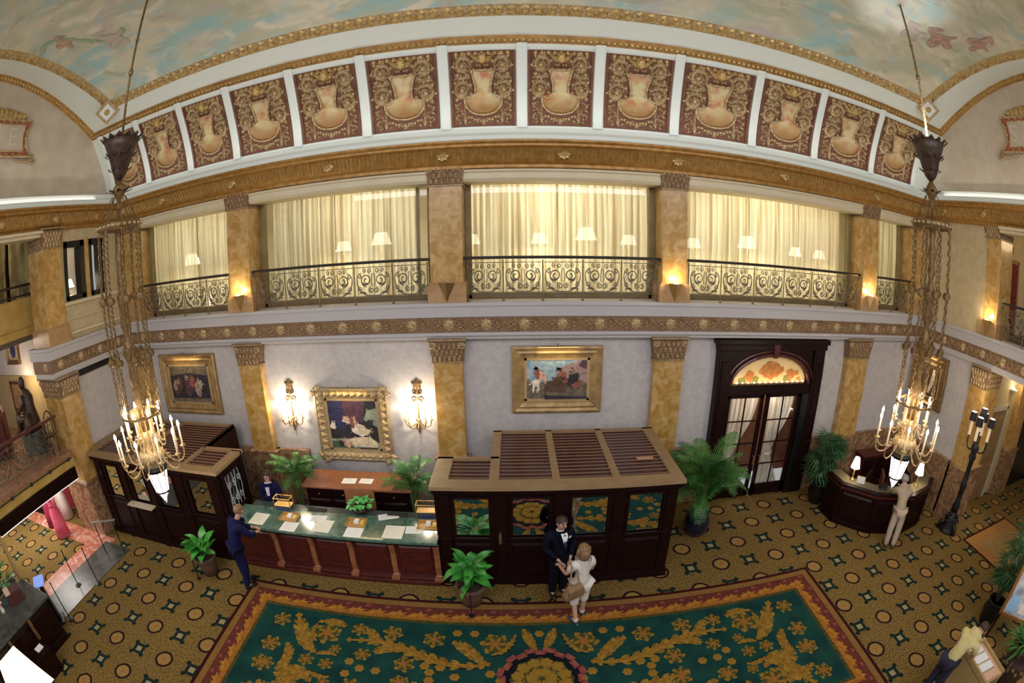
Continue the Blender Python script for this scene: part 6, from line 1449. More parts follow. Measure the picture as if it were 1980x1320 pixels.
def areca(x, y, label, seed, n, hpot, sc_=1.0, potp=None, potm=potblue, z=0, lift=0):
    rnd = random.Random(seed); t = thing('potted_palm', label, 'plant', (x, y, z), 0, 'potted palms')
    if potp is None: potp = [(.18, 0), (.26, .12), (.30, .32), (.26, .50), (.23, .54), (.26, .58), (.22, .58), (.21, .52)]
    pot(potp, potm, t, .2, hpot-.06)
    for k in range(n):
        a = 2*PI*k/n+rnd.uniform(-.3, .3); h = rnd.uniform(.15, .8)*sc_+lift; tp = Vector((.10*math.cos(a), .10*math.sin(a), hpot+h))
        put('frond', FR[k % 3], t, tp, (0, rnd.uniform(-.75, .25), a), (sc_*rnd.uniform(.75, 1.1),)*3)
        if k % 2 == 0: part('stem', MB().tube([(.05*math.cos(a), .05*math.sin(a), hpot-.06), tp*.5+Vector((.02*math.cos(a), .02*math.sin(a), (hpot)*.5)), tp], .012, 5), M('stem_green', (.12, .16, .05), .5), t)
    return t
areca(3.95, 8.28, 'large leafy palm in dark blue glazed pot beside the right booth', 11, 36, .58, 1.22)
areca(-4.92, 8.75, 'leafy palm behind the counter at the left end of the credenza', 12, 30, .58, .60, None, terr, 0, .45)
areca(-2.12, 8.60, 'leafy palm behind the counter at the right end of the credenza', 13, 30, .58, .60, None, terr, 0, .45)
# lady palm: fans of narrow fingers
def fan_leaf():
    mb = MB()
    for k in range(9):
        a = (k-4)*.27; l = .40-.02*abs(k-4); e = (l*math.cos(a), l*math.sin(a), -.10-.05*abs(k-4)*.5); m = (l*.55*math.cos(a), l*.55*math.sin(a), .02)
        nx, ny = -math.sin(a)*.021, math.cos(a)*.021
        mb.add([(0, 0, 0), (m[0]+nx, m[1]+ny, m[2]), e, (m[0]-nx, m[1]-ny, m[2])], [(0, 1, 2, 3)])
    return mb.mesh('fan_leaf', leafdk)
FAN = fan_leaf()
def lady_palm(x, y, label, seed, n=62, H=1.75, z=0, potm=blackm):
    rnd = random.Random(seed); t = thing('potted_palm', label, 'plant', (x, y, z), 0)
    pot([(.16, 0), (.22, .1), (.27, .36), (.22, .54), (.26, .60), (.22, .60), (.2, .55)], potm, t, .19, .54)
    for k in range(n):
        a = rnd.uniform(0, 2*PI); h = rnd.uniform(.75, H); r = rnd.uniform(.05, .30)
        tp = Vector((r*math.cos(a), r*math.sin(a), h)); put('fan_leaf', FAN, t, tp, (rnd.uniform(-.3, .3), rnd.uniform(-.9, .3), a), (rnd.uniform(.95, 1.3),)*3)
        if k % 3 == 0: part('stem', MB().tube([(.03*math.cos(a), .03*math.sin(a), .54), tp], .009, 4), M('stem_brown', (.06, .04, .02), .7), t)
    return t
lady_palm(7.72, 8.85, 'dark fan-leaved palm in black urn between doorway and concierge desk', 21)
# little bright plant in a bowl on the counter
t = thing('potted_plant', 'small bright green bushy plant in a bowl on the reception counter', 'plant', (-3.05, 7.74, 1.07))
pot([(.09, 0), (.16, .08), (.18, .13), (.15, .13), (.14, .10)], bronze, t, .14, .11)
rnd = random.Random(8); sl = leaf_mesh(.10, .07, .5, 4).mesh('leaf', M('leaf_bright', (.06, .42, .08), .4, col2=(.16, .58, .18), nscale=12), True)
for k in range(60):
    a = rnd.uniform(0, 2*PI); r = .20*math.sqrt(rnd.random()); put('leaf', sl, t, (r*math.cos(a), r*math.sin(a), .12+.20*math.sqrt(max(0, 1-(r/.24)**2))*rnd.uniform(.5, 1)), (0, rnd.uniform(-.6, .5), a), (rnd.uniform(.8, 1.5),)*3)

# ================================================================ CONCIERGE DESK
dk = thing('concierge_desk', 'curved dark mahogany concierge desk with two lit lamps', 'desk', (9.3, 7.6, 0))
front = [(7.66, 8.5), (7.66, 7.86), (8.30, 7.10), (9.30, 6.68), (10.15, 6.82), (10.7, 7.2)]
def off(P, d):
    out = []
    for i, p in enumerate(P):
        a, b = P[max(i-1, 0)], P[min(i+1, len(P)-1)]; dx, dy = b[0]-a[0], b[1]-a[1]; l = math.hypot(dx, dy); out.append((p[0]-dy/l*d, p[1]+dx/l*d))
    return out
lc = lambda u, v, tt: (u-9.3, v-7.6, tt)
def slab(d0, d1, z0, z1): return MB().prism(off(front, d0)+list(reversed(off(front, d1))), z0, z1, lc)
part('body', slab(0, .08, .10, 1.0), mahog, dk); part('base', slab(-.05, .10, 0, .12), mahog, dk, bevel=.01)
part('desktop', slab(-.08, .48, 1.02, 1.08), mahog, dk, bevel=.015); part('top_inlay', slab(.06, .42, 1.08, 1.085), M('desk_leather', (.10, .085, .05), .35), dk)
part('moulding', slab(-.05, .06, .94, 1.02), mahogr, dk, bevel=.012)
for i in range(len(front)-1):
    a, b = Vector((*front[i], 0)), Vector((*front[i+1], 0)); d_ = b-a; l = d_.length; ang = math.atan2(d_.y, d_.x)
    part('raised_panel', MB().cham(.08, l-.08, -.025, 0, .2, .86, .05), mahog, dk, loc=(a.x-9.3, a.y-7.6, 0), rot=(0, 0, ang))
    if i: part('post', MB().box(-.035, .035, -.05, .02, .12, .94), mahog, dk, loc=(a.x-9.3, a.y-7.6, 0), rot=(0, 0, ang), bevel=.01)
DL = table_lamp_mesh(.58, .13); dl_b = DL[0].mesh('lamp_base', brass, True); dl_s = DL[1].mesh('lamp_shade', shadebr, True)
def desk_lamp(x, y, z, label, e=9):
    t = thing('table_lamp', label, 'lamp', (x, y, z), 0, 'brass lamps on the concierge desk')
    part('base', MB().lathe([(.07, 0), (.075, .02), (.03, .04), (.018, .10), (.035, .16), (.016, .22), (.03, .26), (.012, .30), (.012, .36)], n=14), brass, t, True)
    part('lamp_shade', MB().lathe([(.125, .32), (.065, .58)], n=18, caps=False), shadebr, t, True); part('bulb', MB().ball((0, 0, .44), .04, 8, 6), bulbw, t)
    light('lamp_light', 'POINT', (x, y, z+.45), e, WARM, .08)
desk_lamp(8.02, 7.92, 1.085, 'lit brass table lamp at the left end of the concierge desk'); desk_lamp(9.75, 7.02, 1.085, 'lit brass table lamp by the man in khaki at the concierge desk')
t = thing('desk_card', 'white framed card standing at the foot of the left concierge lamp', 'card', (8.12, 7.68, 1.085), -.7); part('card', MB().box(-.11, .11, -.01, .01, 0, .17), paperw, t); part('frame', MB().box(-.12, .12, 0, .015, -.0, .18), brass, t)
t = thing('telephone', 'dark telephone on the concierge desk beyond the card', 'telephone', (8.60, 7.24, 1.085), -.5); part('body', MB().cham(-.11, .11, -.09, .09, 0, .06, .02, 'z'), blackm, t); part('handset', MB().tube([(-.12, 0, .07), (-.06, 0, .10), (.06, 0, .10), (.12, 0, .07)], .022, 7), blackm, t)
def chair(x, y, rz, label, mat):
    t = thing('desk_chair', label, 'chair', (x, y, 0), rz)
    part('seat', MB().box(-.24, .24, -.24, .24, .42, .50), mat, t, bevel=.03); part('backrest', MB().box(-.23, .23, .20, .27, .52, 1.05), mat, t, bevel=.03)
    for sx in (-1, 1):
        for sy in (-1, 1): part('leg', MB().cyl((sx*.2, sy*.2, 0), (sx*.2, sy*.2, .43), .018, .025, 8), mahog, t)
        part('armrest', MB().tube([(sx*.25, .2, .72), (sx*.27, -.1, .72), (sx*.25, -.2, .66), (sx*.24, -.2, .45)], .02, 6), mahog, t)
chair(8.75, 8.35, -2.6, 'dark chair behind the left part of the concierge desk', mahog); chair(9.15, 8.15, -2.2, 'reddish brown leather chair behind the middle of the concierge desk', M('chair_leather', (.14, .04, .025), .4))
t = thing('side_cabinet', 'low dark cabinet against the dado behind the concierge desk', 'cabinet', (10.3, 9.3, 0)); part('body', MB().box(-.8, .8, -.2, .2, .08, .95), mahogr, t, bevel=.01); part('top', MB().box(-.84, .84, -.24, .22, .95, 1.0), mahogr, t, bevel=.01); part('base', MB().box(-.82, .82, -.22, .2, 0, .08), mahog, t)
for k in range(3): dd_ = part('door', MB().cham(-.78+k*.53, -.78+k*.53+.5, -.225, -.2, .14, .9, .03), mahog, t); part('knob', MB().ball((-.4+k*.53, -.24, .5), .018, 8, 6), brass, dd_)

# ================================================================ TORCHERE by the right pier
t = thing('torchere', 'tall black standing candelabrum with shaded candles by the right marble pier', 'lamp', (11.0, 6.15, 0), .3)
bs = MB().lathe([(.30, 0), (.31, .06), (.24, .10), (.26, .18), (.20, .26), (.22, .36), (.12, .48), (.08, .60)], n=14); part('base', bs, iron, t, True)
sb = MB()
for k in range(18):
    a = k*2.4; z = .05+.028*k; sb.ball((.24*math.cos(a)*(1-.02*k), .24*math.sin(a)*(1-.02*k), z), .055, 6, 5)
for k in range(3): a = 2*PI*k/3; sb.tube([(.1*math.cos(a), .1*math.sin(a), .3), (.3*math.cos(a), .3*math.sin(a), .2), (.36*math.cos(a), .36*math.sin(a), .02)], [.05, .06, .05], 7)
part('base_figure', sb, iron, t, True, label='dark sculpted figures around the base')
sh = MB().lathe([(.10, .55), (.13, .7), (.08, .85), (.085, 1.2), (.11, 1.3), (.07, 1.4), (.075, 1.95), (.12, 2.05), (.08, 2.15), (.13, 2.3), (.07, 2.42)], n=12); part('shaft', sh, iron, t, True)
for k in range(5):
    a = 2*PI*k/4 if k < 4 else 0; r = .30 if k < 4 else 0; zt_ = 2.55 if k < 4 else 2.72; ex, ey = r*math.cos(a), r*math.sin(a)
    o = part('arm', MB().tube(bez((0, 0, 2.30), (ex*.7, ey*.7, 2.12), (ex*1.2, ey*1.2, 2.25), (ex, ey, zt_), 10), .022, 6) if k < 4 else MB().cyl((0, 0, 2.4), (0, 0, zt_), .025, n=8), iron, t)
    part('candle', MB().cyl((ex, ey, zt_), (ex, ey, zt_+.42), .048, n=10), M('candle_ivory', (.70, .58, .42), .5, emit=((1, .7, .4), .25)), o)
    part('lamp_shade', MB().lathe([(.115, .36), (.095, .58)], (ex, ey, zt_), 14, False), shadeblk, o); part('shade_lining', MB().lathe([(.092, .565), (.0, .57)], (ex, ey, zt_), 12, False), bulbw, o)
light('torchere_light', 'POINT', (11.0, 6.15, 3.35), 14, (1, .70, .36), .2)

# ================================================================ BOTTOM LEFT CORNER: desk with lamp
bd = thing('writing_desk', 'dark desk with stone top in the near left corner', 'desk', (-9.15, 2.35, 0), .0)
part('desktop', MB().box(-.62, .62, -1.6, .78, .98, 1.04), granite, bd, bevel=.012)
part('body', MB().box(-.55, .55, -1.55, .70, .08, .98), blackm, bd); part('base', MB().box(-.58, .58, -1.58, .74, 0, .08), mahog, bd)
for k in range(3): part('raised_panel', MB().add([(.55, -1.5+k*.74, .16), (.55, -.82+k*.74, .16), (.55, -.82+k*.74, .9), (.55, -1.5+k*.74, .9), (.575, -1.45+k*.74, .21), (.575, -.87+k*.74, .21), (.575, -.87+k*.74, .85), (.575, -1.45+k*.74, .85)], [(0,1,2,3),(7,6,5,4),(0,4,5,1),(1,5,6,2),(2,6,7,3),(3,7,4,0)]), mahog, bd)
for k in range(2): part('console_bracket', MB().box(.55, .63, -.80+k*.74, -.72+k*.74, .5, .97), brassdk, bd, bevel=.02)
t = thing('book_box', 'dark red box with pale top on the near left desk', 'box', (-9.25, 2.55, 1.04), -.25); part('body', MB().box(-.16, .16, -.22, .22, 0, .26), M('box_red', (.07, .018, .02), .5), t, bevel=.008); part('lid', MB().box(-.165, .165, -.225, -.08, .26, .275), M('lid_pale', (.70, .52, .40), .6), t)
t = thing('flower_vase', 'small pale flowers in a vase on the near left desk', 'vase', (-9.25, 2.05, 1.04)); part('vase', MB().lathe([(.04, 0), (.06, .06), (.03, .14), (.04, .16)], n=12), M('vase_white', (.7, .68, .62), .2), t, True)
for k in range(7): part('blossom', MB().ball((.06*math.cos(k*2.4), .06*math.sin(k*2.4), .2+.01*k), .03, 6, 5), wht if k % 2 else M('petal_rose', (.6, .15, .12), .6), t)
t = thing('stationery_box', 'dark box with white card at the foot of the near left desk', 'box', (-8.28, 2.05, 0), 0); part('body', MB().box(-.2, .2, -.25, .25, 0, .55), mahog, t, bevel=.01); part('card', MB().box(-.10, .06, -.05, .15, .55, .57), paperw, t)
t = thing('floor_lamp', 'large cream-shaded floor lamp in the near left corner', 'lamp', (-7.15, 1.15, 0)); part('base', MB().lathe([(.18, 0), (.18, .03), (.03, .06)], n=16), brass, t); part('pole', MB().cyl((0, 0, .04), (0, 0, 1.35), .018, n=8), brass, t)
part('lamp_shade', MB().loft([[(.42*a, .42*b, 1.05) for a, b in ((-1, -1), (1, -1), (1, 1), (-1, 1))], [(.26*a, .26*b, 1.55) for a, b in ((-1, -1), (1, -1), (1, 1), (-1, 1))]], True, False), M('shade_ivory', (.9, .78, .55), .6, emit=((1, .83, .52), 1.3)), t); part('bulb', MB().ball((0, 0, 1.25), .05, 8, 6), bulbw, t); part('diffuser', MB().box(-.27, .27, -.27, .27, 1.50, 1.51), M('shade_top', (.98, .9, .75), .6, emit=((1, .9, .7), 2.6)), t)
light('lamp_light', 'POINT', (-7.15, 1.15, 1.75), 16, WARM, .15)
pl_ = thing('planter', 'tan-edged planter screen behind the near left desk', 'planter', (-9.95, 2.75, 0))
part('box', MB().box(-.45, .05, -1.4, .35, 0, .9), M('planter_olive', (.17, .12, .05), .6), pl_, bevel=.01); part('edge', MB().box(.0, .10, -1.4, .40, .88, .98).box(-.02, .10, .33, .42, 0, 1.9), M('planter_tan', (.42, .27, .11), .5), pl_, bevel=.008); part('soil', MB().box(-.4, 0, -1.35, .3, .88, .905), soil, pl_)
t = thing('potted_plant', 'dark green leafy plant in the planter behind the near left desk', 'plant', (-10.15, 2.45, .905))
part('stem', MB().cyl((0, 0, 0), (0, 0, .4), .03, n=6), M('stem_brown', (.06, .04, .02), .7), t)
rnd = random.Random(4)
for k in range(40): a = rnd.uniform(0, 6.28); r = rnd.uniform(0, .25); put('leaf', BL[k % 2], t, (r*math.cos(a), r*math.sin(a)*1.6, rnd.uniform(.05, .5)), (0, rnd.uniform(-.7, .4), a))

# ================================================================ BOTTOM RIGHT CORNER
t = thing('card_rack', 'tan rack holding white cards next to the yellow-shirted person', 'rack', (7.12, 1.75, 0), -.15)
part('frame', MB().box(-.30, -.25, -.5, .38, 0, .98).box(.25, .30, -.5, .38, 0, .98).box(-.3, .3, .34, .40, 0, 1.0).box(-.3, .3, -.5, .4, .86, .89), M('rack_tan', (.42, .30, .12), .5), t, bevel=.006)
for k in range(4): c_ = part('card_stack', MB().box(-.20, .16, -.46+k*.21, -.29+k*.21, .89, .93), paperw if k != 0 else M('card_peach', (.75, .45, .30), .7), t)
part('side_strip', MB().box(.17, .25, -.48, .36, .89, .92), M('card_peach', (.75, .45, .30), .7), t)
t = thing('bronze_urn', 'large ornate dark bronze urn in the near right corner', 'urn', (7.85, 1.2, 0))
part('body', MB().lathe([(.22, 0), (.24, .06), (.12, .14), (.10, .3), (.28, .55), (.36, .85), (.34, 1.05), (.26, 1.2), (.33, 1.3), (.28, 1.3), (.2, 1.15)], n=22), bronze, t, True)
ob = MB()
for k in range(20): a = 2*PI*k/20; ob.ball((.355*math.cos(a), .355*math.sin(a), .9+.06*(k % 2)), .05, 6, 5)
part('relief_ornament', ob, brassdk, t, True)
for s_ in (-1, 1): part('handle', MB().tube(bez((s_*.3, 0, 1.1), (s_*.55, 0, 1.2), (s_*.55, 0, .8), (s_*.34, 0, .75), 10), .03, 7), bronze, t, True)
rnd = random.Random(14)
t2 = thing('potted_plant', 'spiky green grass plant growing out of the near right bronze urn', 'plant', (7.85, 1.2, 1.16)); part('root_ball', MB().lathe([(.2, 0), (.2, .05)], n=12), soil, t2)
bl_ = leaf_mesh(.6, .05, .45, 7).mesh('leaf', palmg)
for k in range(70): a = rnd.uniform(0, 6.28); put('leaf', bl_, t2, (.08*math.cos(a), .08*math.sin(a), .04), (rnd.uniform(-.3, .3), rnd.uniform(-.7, .2), a), (rnd.uniform(.7, 1.2),)*3)
t = thing('easel_picture', 'bright framed picture on a stand in the near right corner', 'picture', (8.62, 2.0, 0), -1.05); t.rotation_euler = (-.15, 0, -1.05)
part('frame', MB().box(-.42, -.34, -.03, .03, .85, 1.95).box(.34, .42, -.03, .03, .85, 1.95).box(-.42, .42, -.03, .03, .85, .93).box(-.42, .42, -.03, .03, 1.87, 1.95), M('frame_copper', (.30, .14, .04), .4, .4), t, bevel=.01)
part('image', MB().box(-.34, .34, -.005, .01, .93, 1.87), M('image_blue', (.05, .08, .12), .4, col2=(.55, .50, .42), nscale=3, emit=((.6, .7, 1), .10)), t)
for k, (a, b, c, d_) in enumerate([(-.3, -.05, .98, 1.3), (.02, .28, 1.0, 1.2), (-.1, .25, 1.4, 1.8)]): part('image_patch', MB().box(a, b, -.009, -.005, c, d_), [M('patch_sky', (.30, .50, .75), .5), M('patch_white', (.8, .75, .7), .5), M('patch_gold', (.6, .35, .12), .5)][k], t)
for s_ in (-1, 1): part('leg', MB().cyl((s_*.36, .02, .86), (s_*.42, .05, 0.12 if False else .0), .022, n=8), mahog, t)
light('picture_lamp', 'AREA', (8.3, 1.8, 2.15), 3, (1, .85, .6), .4, (8.6, 1.95, 1.4), .05)
lady_palm(9.25, 2.85, 'dark bushy palm in the near right corner behind the framed picture', 31, 40, 2.2, 0, blackm)
# ================================================================ PEOPLE
def skin_mesh(name, J, edges, mat, parent, root, sub=1, extra=None):
    names = list(J); idx = {n: i for i, n in enumerate(names)}
    me = bpy.data.meshes.new(name); me.from_pydata([J[n][0] for n in names], [(idx[a], idx[b]) for a, b in edges], []); me.update()
    o = bpy.data.objects.new('tmp_skin', me); COL.objects.link(o)
    md_ = o.modifiers.new('skin', 'SKIN'); md_.use_smooth_shade = True; md_.branch_smoothing = .6
    if not me.skin_vertices: me.skin_vertices.new() if hasattr(me.skin_vertices, 'new') else None
    sv = me.skin_vertices[0].data
    for i, n in enumerate(names):
        r = J[n][1]; sv[i].radius = r if isinstance(r, tuple) else (r, r); sv[i].use_root = (n == root)
    s_ = o.modifiers.new('sub', 'SUBSURF'); s_.levels = sub; s_.render_levels = sub
    dg = bpy.context.evaluated_depsgraph_get(); m2 = bpy.data.meshes.new_from_object(o.evaluated_get(dg)); m2.name = name
    bpy.data.objects.remove(o); m2.materials.clear(); m2.materials.append(mat)
    for p in m2.polygons: p.use_smooth = True
    return put(name, m2, parent)
def lerp(a, b, t): return Vector(a).lerp(Vector(b), t)
def person(label, loc, rz, pose, top, bottom, hair, H=1.75, female=False, longhair=False, short_sleeve=False, shorts=False, shoes=None, shirt=None, scarf=None, jacket=True, bald=False, skinm=skin):
    k = H/1.75; t = thing('person', label, 'person', loc, rz)
    sw = .165 if female else .195
    D = dict(pelvis=(0, 0, .95), spine=(0, .01, 1.14), chest=(0, .0, 1.34), neck=(0, .01, 1.49), jaw=(0, -.02, 1.575), skull=(0, -.005, 1.665), crown=(0, .005, 1.725),
             hipL=(-.09, 0, .90), hipR=(.09, 0, .90), kneeL=(-.10, -.02, .50), kneeR=(.10, -.02, .50), ankL=(-.10, .02, .09), ankR=(.10, .02, .09), toeL=(-.12, -.15, .035), toeR=(.12, -.15, .035),
             shL=(-sw, .01, 1.42), shR=(sw, .01, 1.42), elL=(-sw-.06, .03, 1.15), elR=(sw+.06, .03, 1.15), wrL=(-sw-.06, -.10, .92), wrR=(sw+.06, -.10, .92))
    D.update(pose)
    D = {n: Vector(p)*k for n, p in D.items()}
    R = dict(pelvis=.125, spine=.11, chest=.125, neck=.052, jaw=.068, skull=.092, crown=.066, hipL=.085, hipR=.085, kneeL=.058, kneeR=.058, ankL=.038, ankR=.038, toeL=.034, toeR=.034, shL=.06, shR=.06, elL=.041, elR=.041, wrL=.028, wrR=.028)
    if female: R.update(spine=.095, chest=.11, pelvis=.13)
    J = {n: (D[n], R[n]*k) for n in D}
    E = [('pelvis', 'spine'), ('spine', 'chest'), ('chest', 'neck'), ('neck', 'jaw'), ('jaw', 'skull'), ('skull', 'crown'), ('pelvis', 'hipL'), ('pelvis', 'hipR'), ('hipL', 'kneeL'), ('hipR', 'kneeR'), ('kneeL', 'ankL'), ('kneeR', 'ankR'), ('ankL', 'toeL'), ('ankR', 'toeR'), ('chest', 'shL'), ('chest', 'shR'), ('shL', 'elL'), ('shR', 'elR'), ('elL', 'wrL'), ('elR', 'wrR')]
    body = dict(J); BE = list(E)
    for n in ('pelvis', 'spine', 'chest', 'hipL', 'hipR', 'shL', 'shR'): body[n] = (D[n], R[n]*k*.70)
    if not shorts:
        for n in ('kneeL', 'kneeR'): body[n] = (D[n], R[n]*k*.75)
    if not short_sleeve:
        for n in ('elL', 'elR'): body[n] = (D[n], R[n]*k*.75)
    for s_, sg in (('L', -1), ('R', 1)):   # hands: palm, four unequal fingers and a thumb from its side
        w_, e = D['wr'+s_], D['el'+s_]; d = (w_-e).normalized(); side = d.cross(Vector((0, 0, 1)));  side = side.normalized() if side.length > .1 else Vector((1, 0, 0)); nrm = side.cross(d).normalized()
        p = w_+d*.055*k; body['palm'+s_] = (p, (.030*k, .018*k)); BE.append(('wr'+s_, 'palm'+s_))
        for f, (o_, l) in enumerate(((-.030, .065), (-.010, .078), (.010, .074), (.028, .058))):
            b = p+side*o_*k+d*.030*k; m_ = b+d*l*.55*k-nrm*.010*k; q = m_+d*l*.40*k-nrm*.022*k
            body[f'k{s_}{f}'] = (b, .010*k); body[f'm{s_}{f}'] = (m_, .0085*k); body[f'q{s_}{f}'] = (q, .007*k)
            BE += [('palm'+s_, f'k{s_}{f}'), (f'k{s_}{f}', f'm{s_}{f}'), (f'm{s_}{f}', f'q{s_}{f}')]
        b = p-side*sg*.034*k-d*.015*k; q = b-side*sg*.022*k+d*.035*k-nrm*.012*k
        body['t'+s_] = (b, .011*k); body['u'+s_] = (q, .0085*k); BE += [('palm'+s_, 't'+s_), ('t'+s_, 'u'+s_)]
    # nose grows from the skull
    fwd = (D['jaw']-D['neck']); up = (D['crown']-D['jaw']).normalized(); fy = Vector((0, -1, 0)); fy = pose_face.get(label, fy); fy = (fy-up*fy.dot(up)).normalized(); rt = up.cross(fy)
    sk = D['skull']
    bd_ = skin_mesh('body', body, BE, skinm, t, 'pelvis')
    hc = sk-up*.012*k
    part('nose', MB().tube([hc+fy*.088*k+up*.018*k, hc+fy*.112*k-up*.012*k, hc+fy*.098*k-up*.026*k], [.010*k, .017*k, .012*k], 6), skinm, bd_, True)
    part('mouth', MB().tube([hc+fy*.083*k-up*.052*k-rt*.024*k, hc+fy*.093*k-up*.054*k, hc+fy*.083*k-up*.052*k+rt*.024*k], .0065*k, 5), M('lips', (.42, .14, .12), .5), bd_, True)
    for s_ in (-1, 1):
        part('eye', MB().ball(hc+fy*.082*k+up*.014*k+rt*s_*.034*k, .012*k, 8, 6), M('eye', (.10, .07, .06), .2), bd_, True); part('eyebrow', MB().tube([hc+fy*.086*k+up*.036*k+rt*s_*.018*k, hc+fy*.080*k+up*.042*k+rt*s_*.05*k], .006*k, 4), hair, bd_)
        part('ear', MB().ball(hc+rt*s_*.092*k-fy*.0*k, .024*k, 8, 6, (.5, .8, 1.2)), skinm, bd_, True)
    # hair cap
    hm = MB(); cen = sk+up*.012*k-fy*.012*k; rad = (.105 if not longhair else .112)*k; nu, nv = 16, 8
    rings = []
    low = -.35 if not longhair else -.75
    if bald: low = .05
    for j in range(nv+1):
        th = j/nv; el_ = low+(1-low)*th; rr = math.sqrt(max(0, 1-max(-1, min(1, el_))**2))
        ring = []
        for i in range(nu):
            a = 2*PI*i/nu; ca, sa = math.cos(a), math.sin(a)
            front = max(0, ca); lift = front*(.85 if not longhair else .75)*(1-th)
            e2 = min(1, el_+lift*(1-low)*.62); r2 = math.sqrt(max(0.0, 1-e2*e2))
            ring.append(cen+fy*(r2*ca*rad*1.02)+rt*(r2*sa*rad*.92)+up*(e2*rad*1.02))
        rings.append(ring)
    hm.loft(rings, True, True); hr = part('hair', hm, hair, bd_, True)
    if longhair:
        part('hair_lock', MB().tube([cen-fy*.05*k+up*.02*k, cen-fy*.07*k-up*.10*k, cen-fy*.05*k-up*(.20 if not scarf else .26)*k], [.085*k, .09*k, .05*k], 10), hair, hr, True)
        for s_ in (-1, 1): part('hair_lock', MB().tube([cen+rt*s_*.085*k+up*.03*k, cen+rt*s_*.095*k-fy*.01*k-up*.07*k, cen+rt*s_*.08*k-up*(.14 if not scarf else .24)*k], [.035*k, .042*k, .02*k], 8), hair, hr, True)
    # clothes follow the body
    def g(names, grow, over=None):
        q = {n: (J[n][0], R[n]*k*grow.get(n, grow['*'])) for n in names}
        if over: q.update(over)
        return q
    tops = ['pelvis', 'spine', 'chest', 'shL', 'shR', 'elL', 'elR']; te = [('pelvis', 'spine'), ('spine', 'chest'), ('yk', 'shL'), ('yk', 'shR'), ('shL', 'elL'), ('shR', 'elR')]
    ov = {'nk': (lerp(D['chest'], D['neck'], .86 if not shirt else .74), (.080 if not shirt else .060)*k)}; ov['yk'] = (lerp(D['chest'], D['neck'], .45), (.125 if not shirt else .100)*k); te.append(('chest', 'yk')); te.append(('yk', 'nk'))
    if short_sleeve:
        for s_ in 'LR': ov['sl'+s_] = (lerp(D['sh'+s_], D['el'+s_], .75), .066*k)
        tops = [n for n in tops if n[:2] != 'el']; te = [e for e in te if e[1][:2] != 'el']+[('shL', 'slL'), ('shR', 'slR')]
    else:
        for s_ in 'LR': ov['cu'+s_] = (lerp(D['el'+s_], D['wr'+s_], .90), .042*k)
        te += [('elL', 'cuL'), ('elR', 'cuR')]
    ov['hemL'] = (lerp(D['hipL'], D['kneeL'], .16)+Vector((0, 0, 0)), .130*k); ov['hemR'] = (lerp(D['hipR'], D['kneeR'], .16), .130*k); te += [('pelvis', 'hemL'), ('pelvis', 'hemR')]
    tp = skin_mesh('jacket' if jacket else 'shirt', g(tops, {'*': 1.45, 'pelvis': 1.28, 'chest': 1.40, 'spine': 1.48, 'shL': 1.75, 'shR': 1.75, 'elL': 1.6, 'elR': 1.6}, ov), te, top, t, 'chest')
    bt = ['pelvis', 'hipL', 'hipR', 'kneeL', 'kneeR']; be = [('pelvis', 'hipL'), ('pelvis', 'hipR'), ('hipL', 'kneeL'), ('hipR', 'kneeR')]; ov2 = {}
    if shorts:
        for s_ in 'LR': ov2['h'+s_] = (lerp(D['knee'+s_], D['ank'+s_], .22), .088*k)
    else:
        for s_ in 'LR': ov2['h'+s_] = (lerp(D['knee'+s_], D['ank'+s_], 1.10), .070*k)
    be += [('kneeL', 'hL'), ('kneeR', 'hR')]
    skin_mesh('trousers', g(bt, {'*': 1.38, 'pelvis': 1.12, 'kneeL': 1.6, 'kneeR': 1.6}, ov2), be, bottom, t, 'pelvis')
    for s_ in 'LR':
        a, b = D['ank'+s_], D['toe'+s_]; bk = a+(a-b)*.35; zf = -.0
        sh_ = part('shoe', MB().tube([Vector((bk.x, bk.y, .045*k+a.z-.09*k)), Vector((a.x, a.y, .055*k+a.z-.09*k)), lerp(a, b, .6)[:2] and Vector((lerp(a, b, .6)[0], lerp(a, b, .6)[1], .045*k+a.z-.09*k)), Vector((b.x, b.y, .034*k+a.z-.09*k)), Vector((b.x+(b.x-a.x)*.25, b.y+(b.y-a.y)*.25, .028*k+a.z-.09*k))], [.036*k, .047*k, .046*k, .044*k, .022*k], 10), shoes or shoe, t, True)
        part('sole', MB().tube([Vector((bk.x, bk.y, .012*k+a.z-.09*k)), Vector((b.x+(b.x-a.x)*.2, b.y+(b.y-a.y)*.2, .012*k+a.z-.09*k))], .012*k, 6), ink if not shorts else M('sole_white', (.7, .7, .68), .6), sh_)
        if shorts: part('sock', MB().cyl(a+Vector((0, 0, -.01)), a+Vector((0, 0, .045)), .046*k, .044*k, 10), wht, sh_)
    ch = D['chest']; nk = D['neck']; upc = (nk-ch).normalized(); fc = Vector((0, -1, 0)); fc = (fc-upc*fc.dot(upc)).normalized(); rc = upc.cross(fc)
    if shirt:
        f = lambda u, v, tt: ch+rc*u*k+upc*v*k+fc*(tt+.028)*k
        part('shirt_front', MB().add([f(-.055, .13, .115), f(.055, .13, .115), f(0, -.14, .172), f(0, .02, .180), f(-.055, .08, .165), f(.055, .08, .165)], [(0, 4, 3, 5, 1), (4, 2, 3), (3, 2, 5)]), shirt, tp)
        part('tie', MB().add([f(-.020, .115, .150), f(.020, .115, .150), f(.028, -.08, .190), f(-.028, -.08, .190), f(0, -.13, .190)], [(0, 3, 4, 2, 1)]), tie, tp)
        for s_ in (-1, 1): part('lapel', MB().add([f(s_*.06, .125, .09), f(s_*.10, .06, .135), f(s_*.075, -.01, .162), f(0, -.17, .178), f(s_*.045, .06, .155)], [(0, 1, 2, 3, 4) if s_ > 0 else (4, 3, 2, 1, 0)]), top, tp)
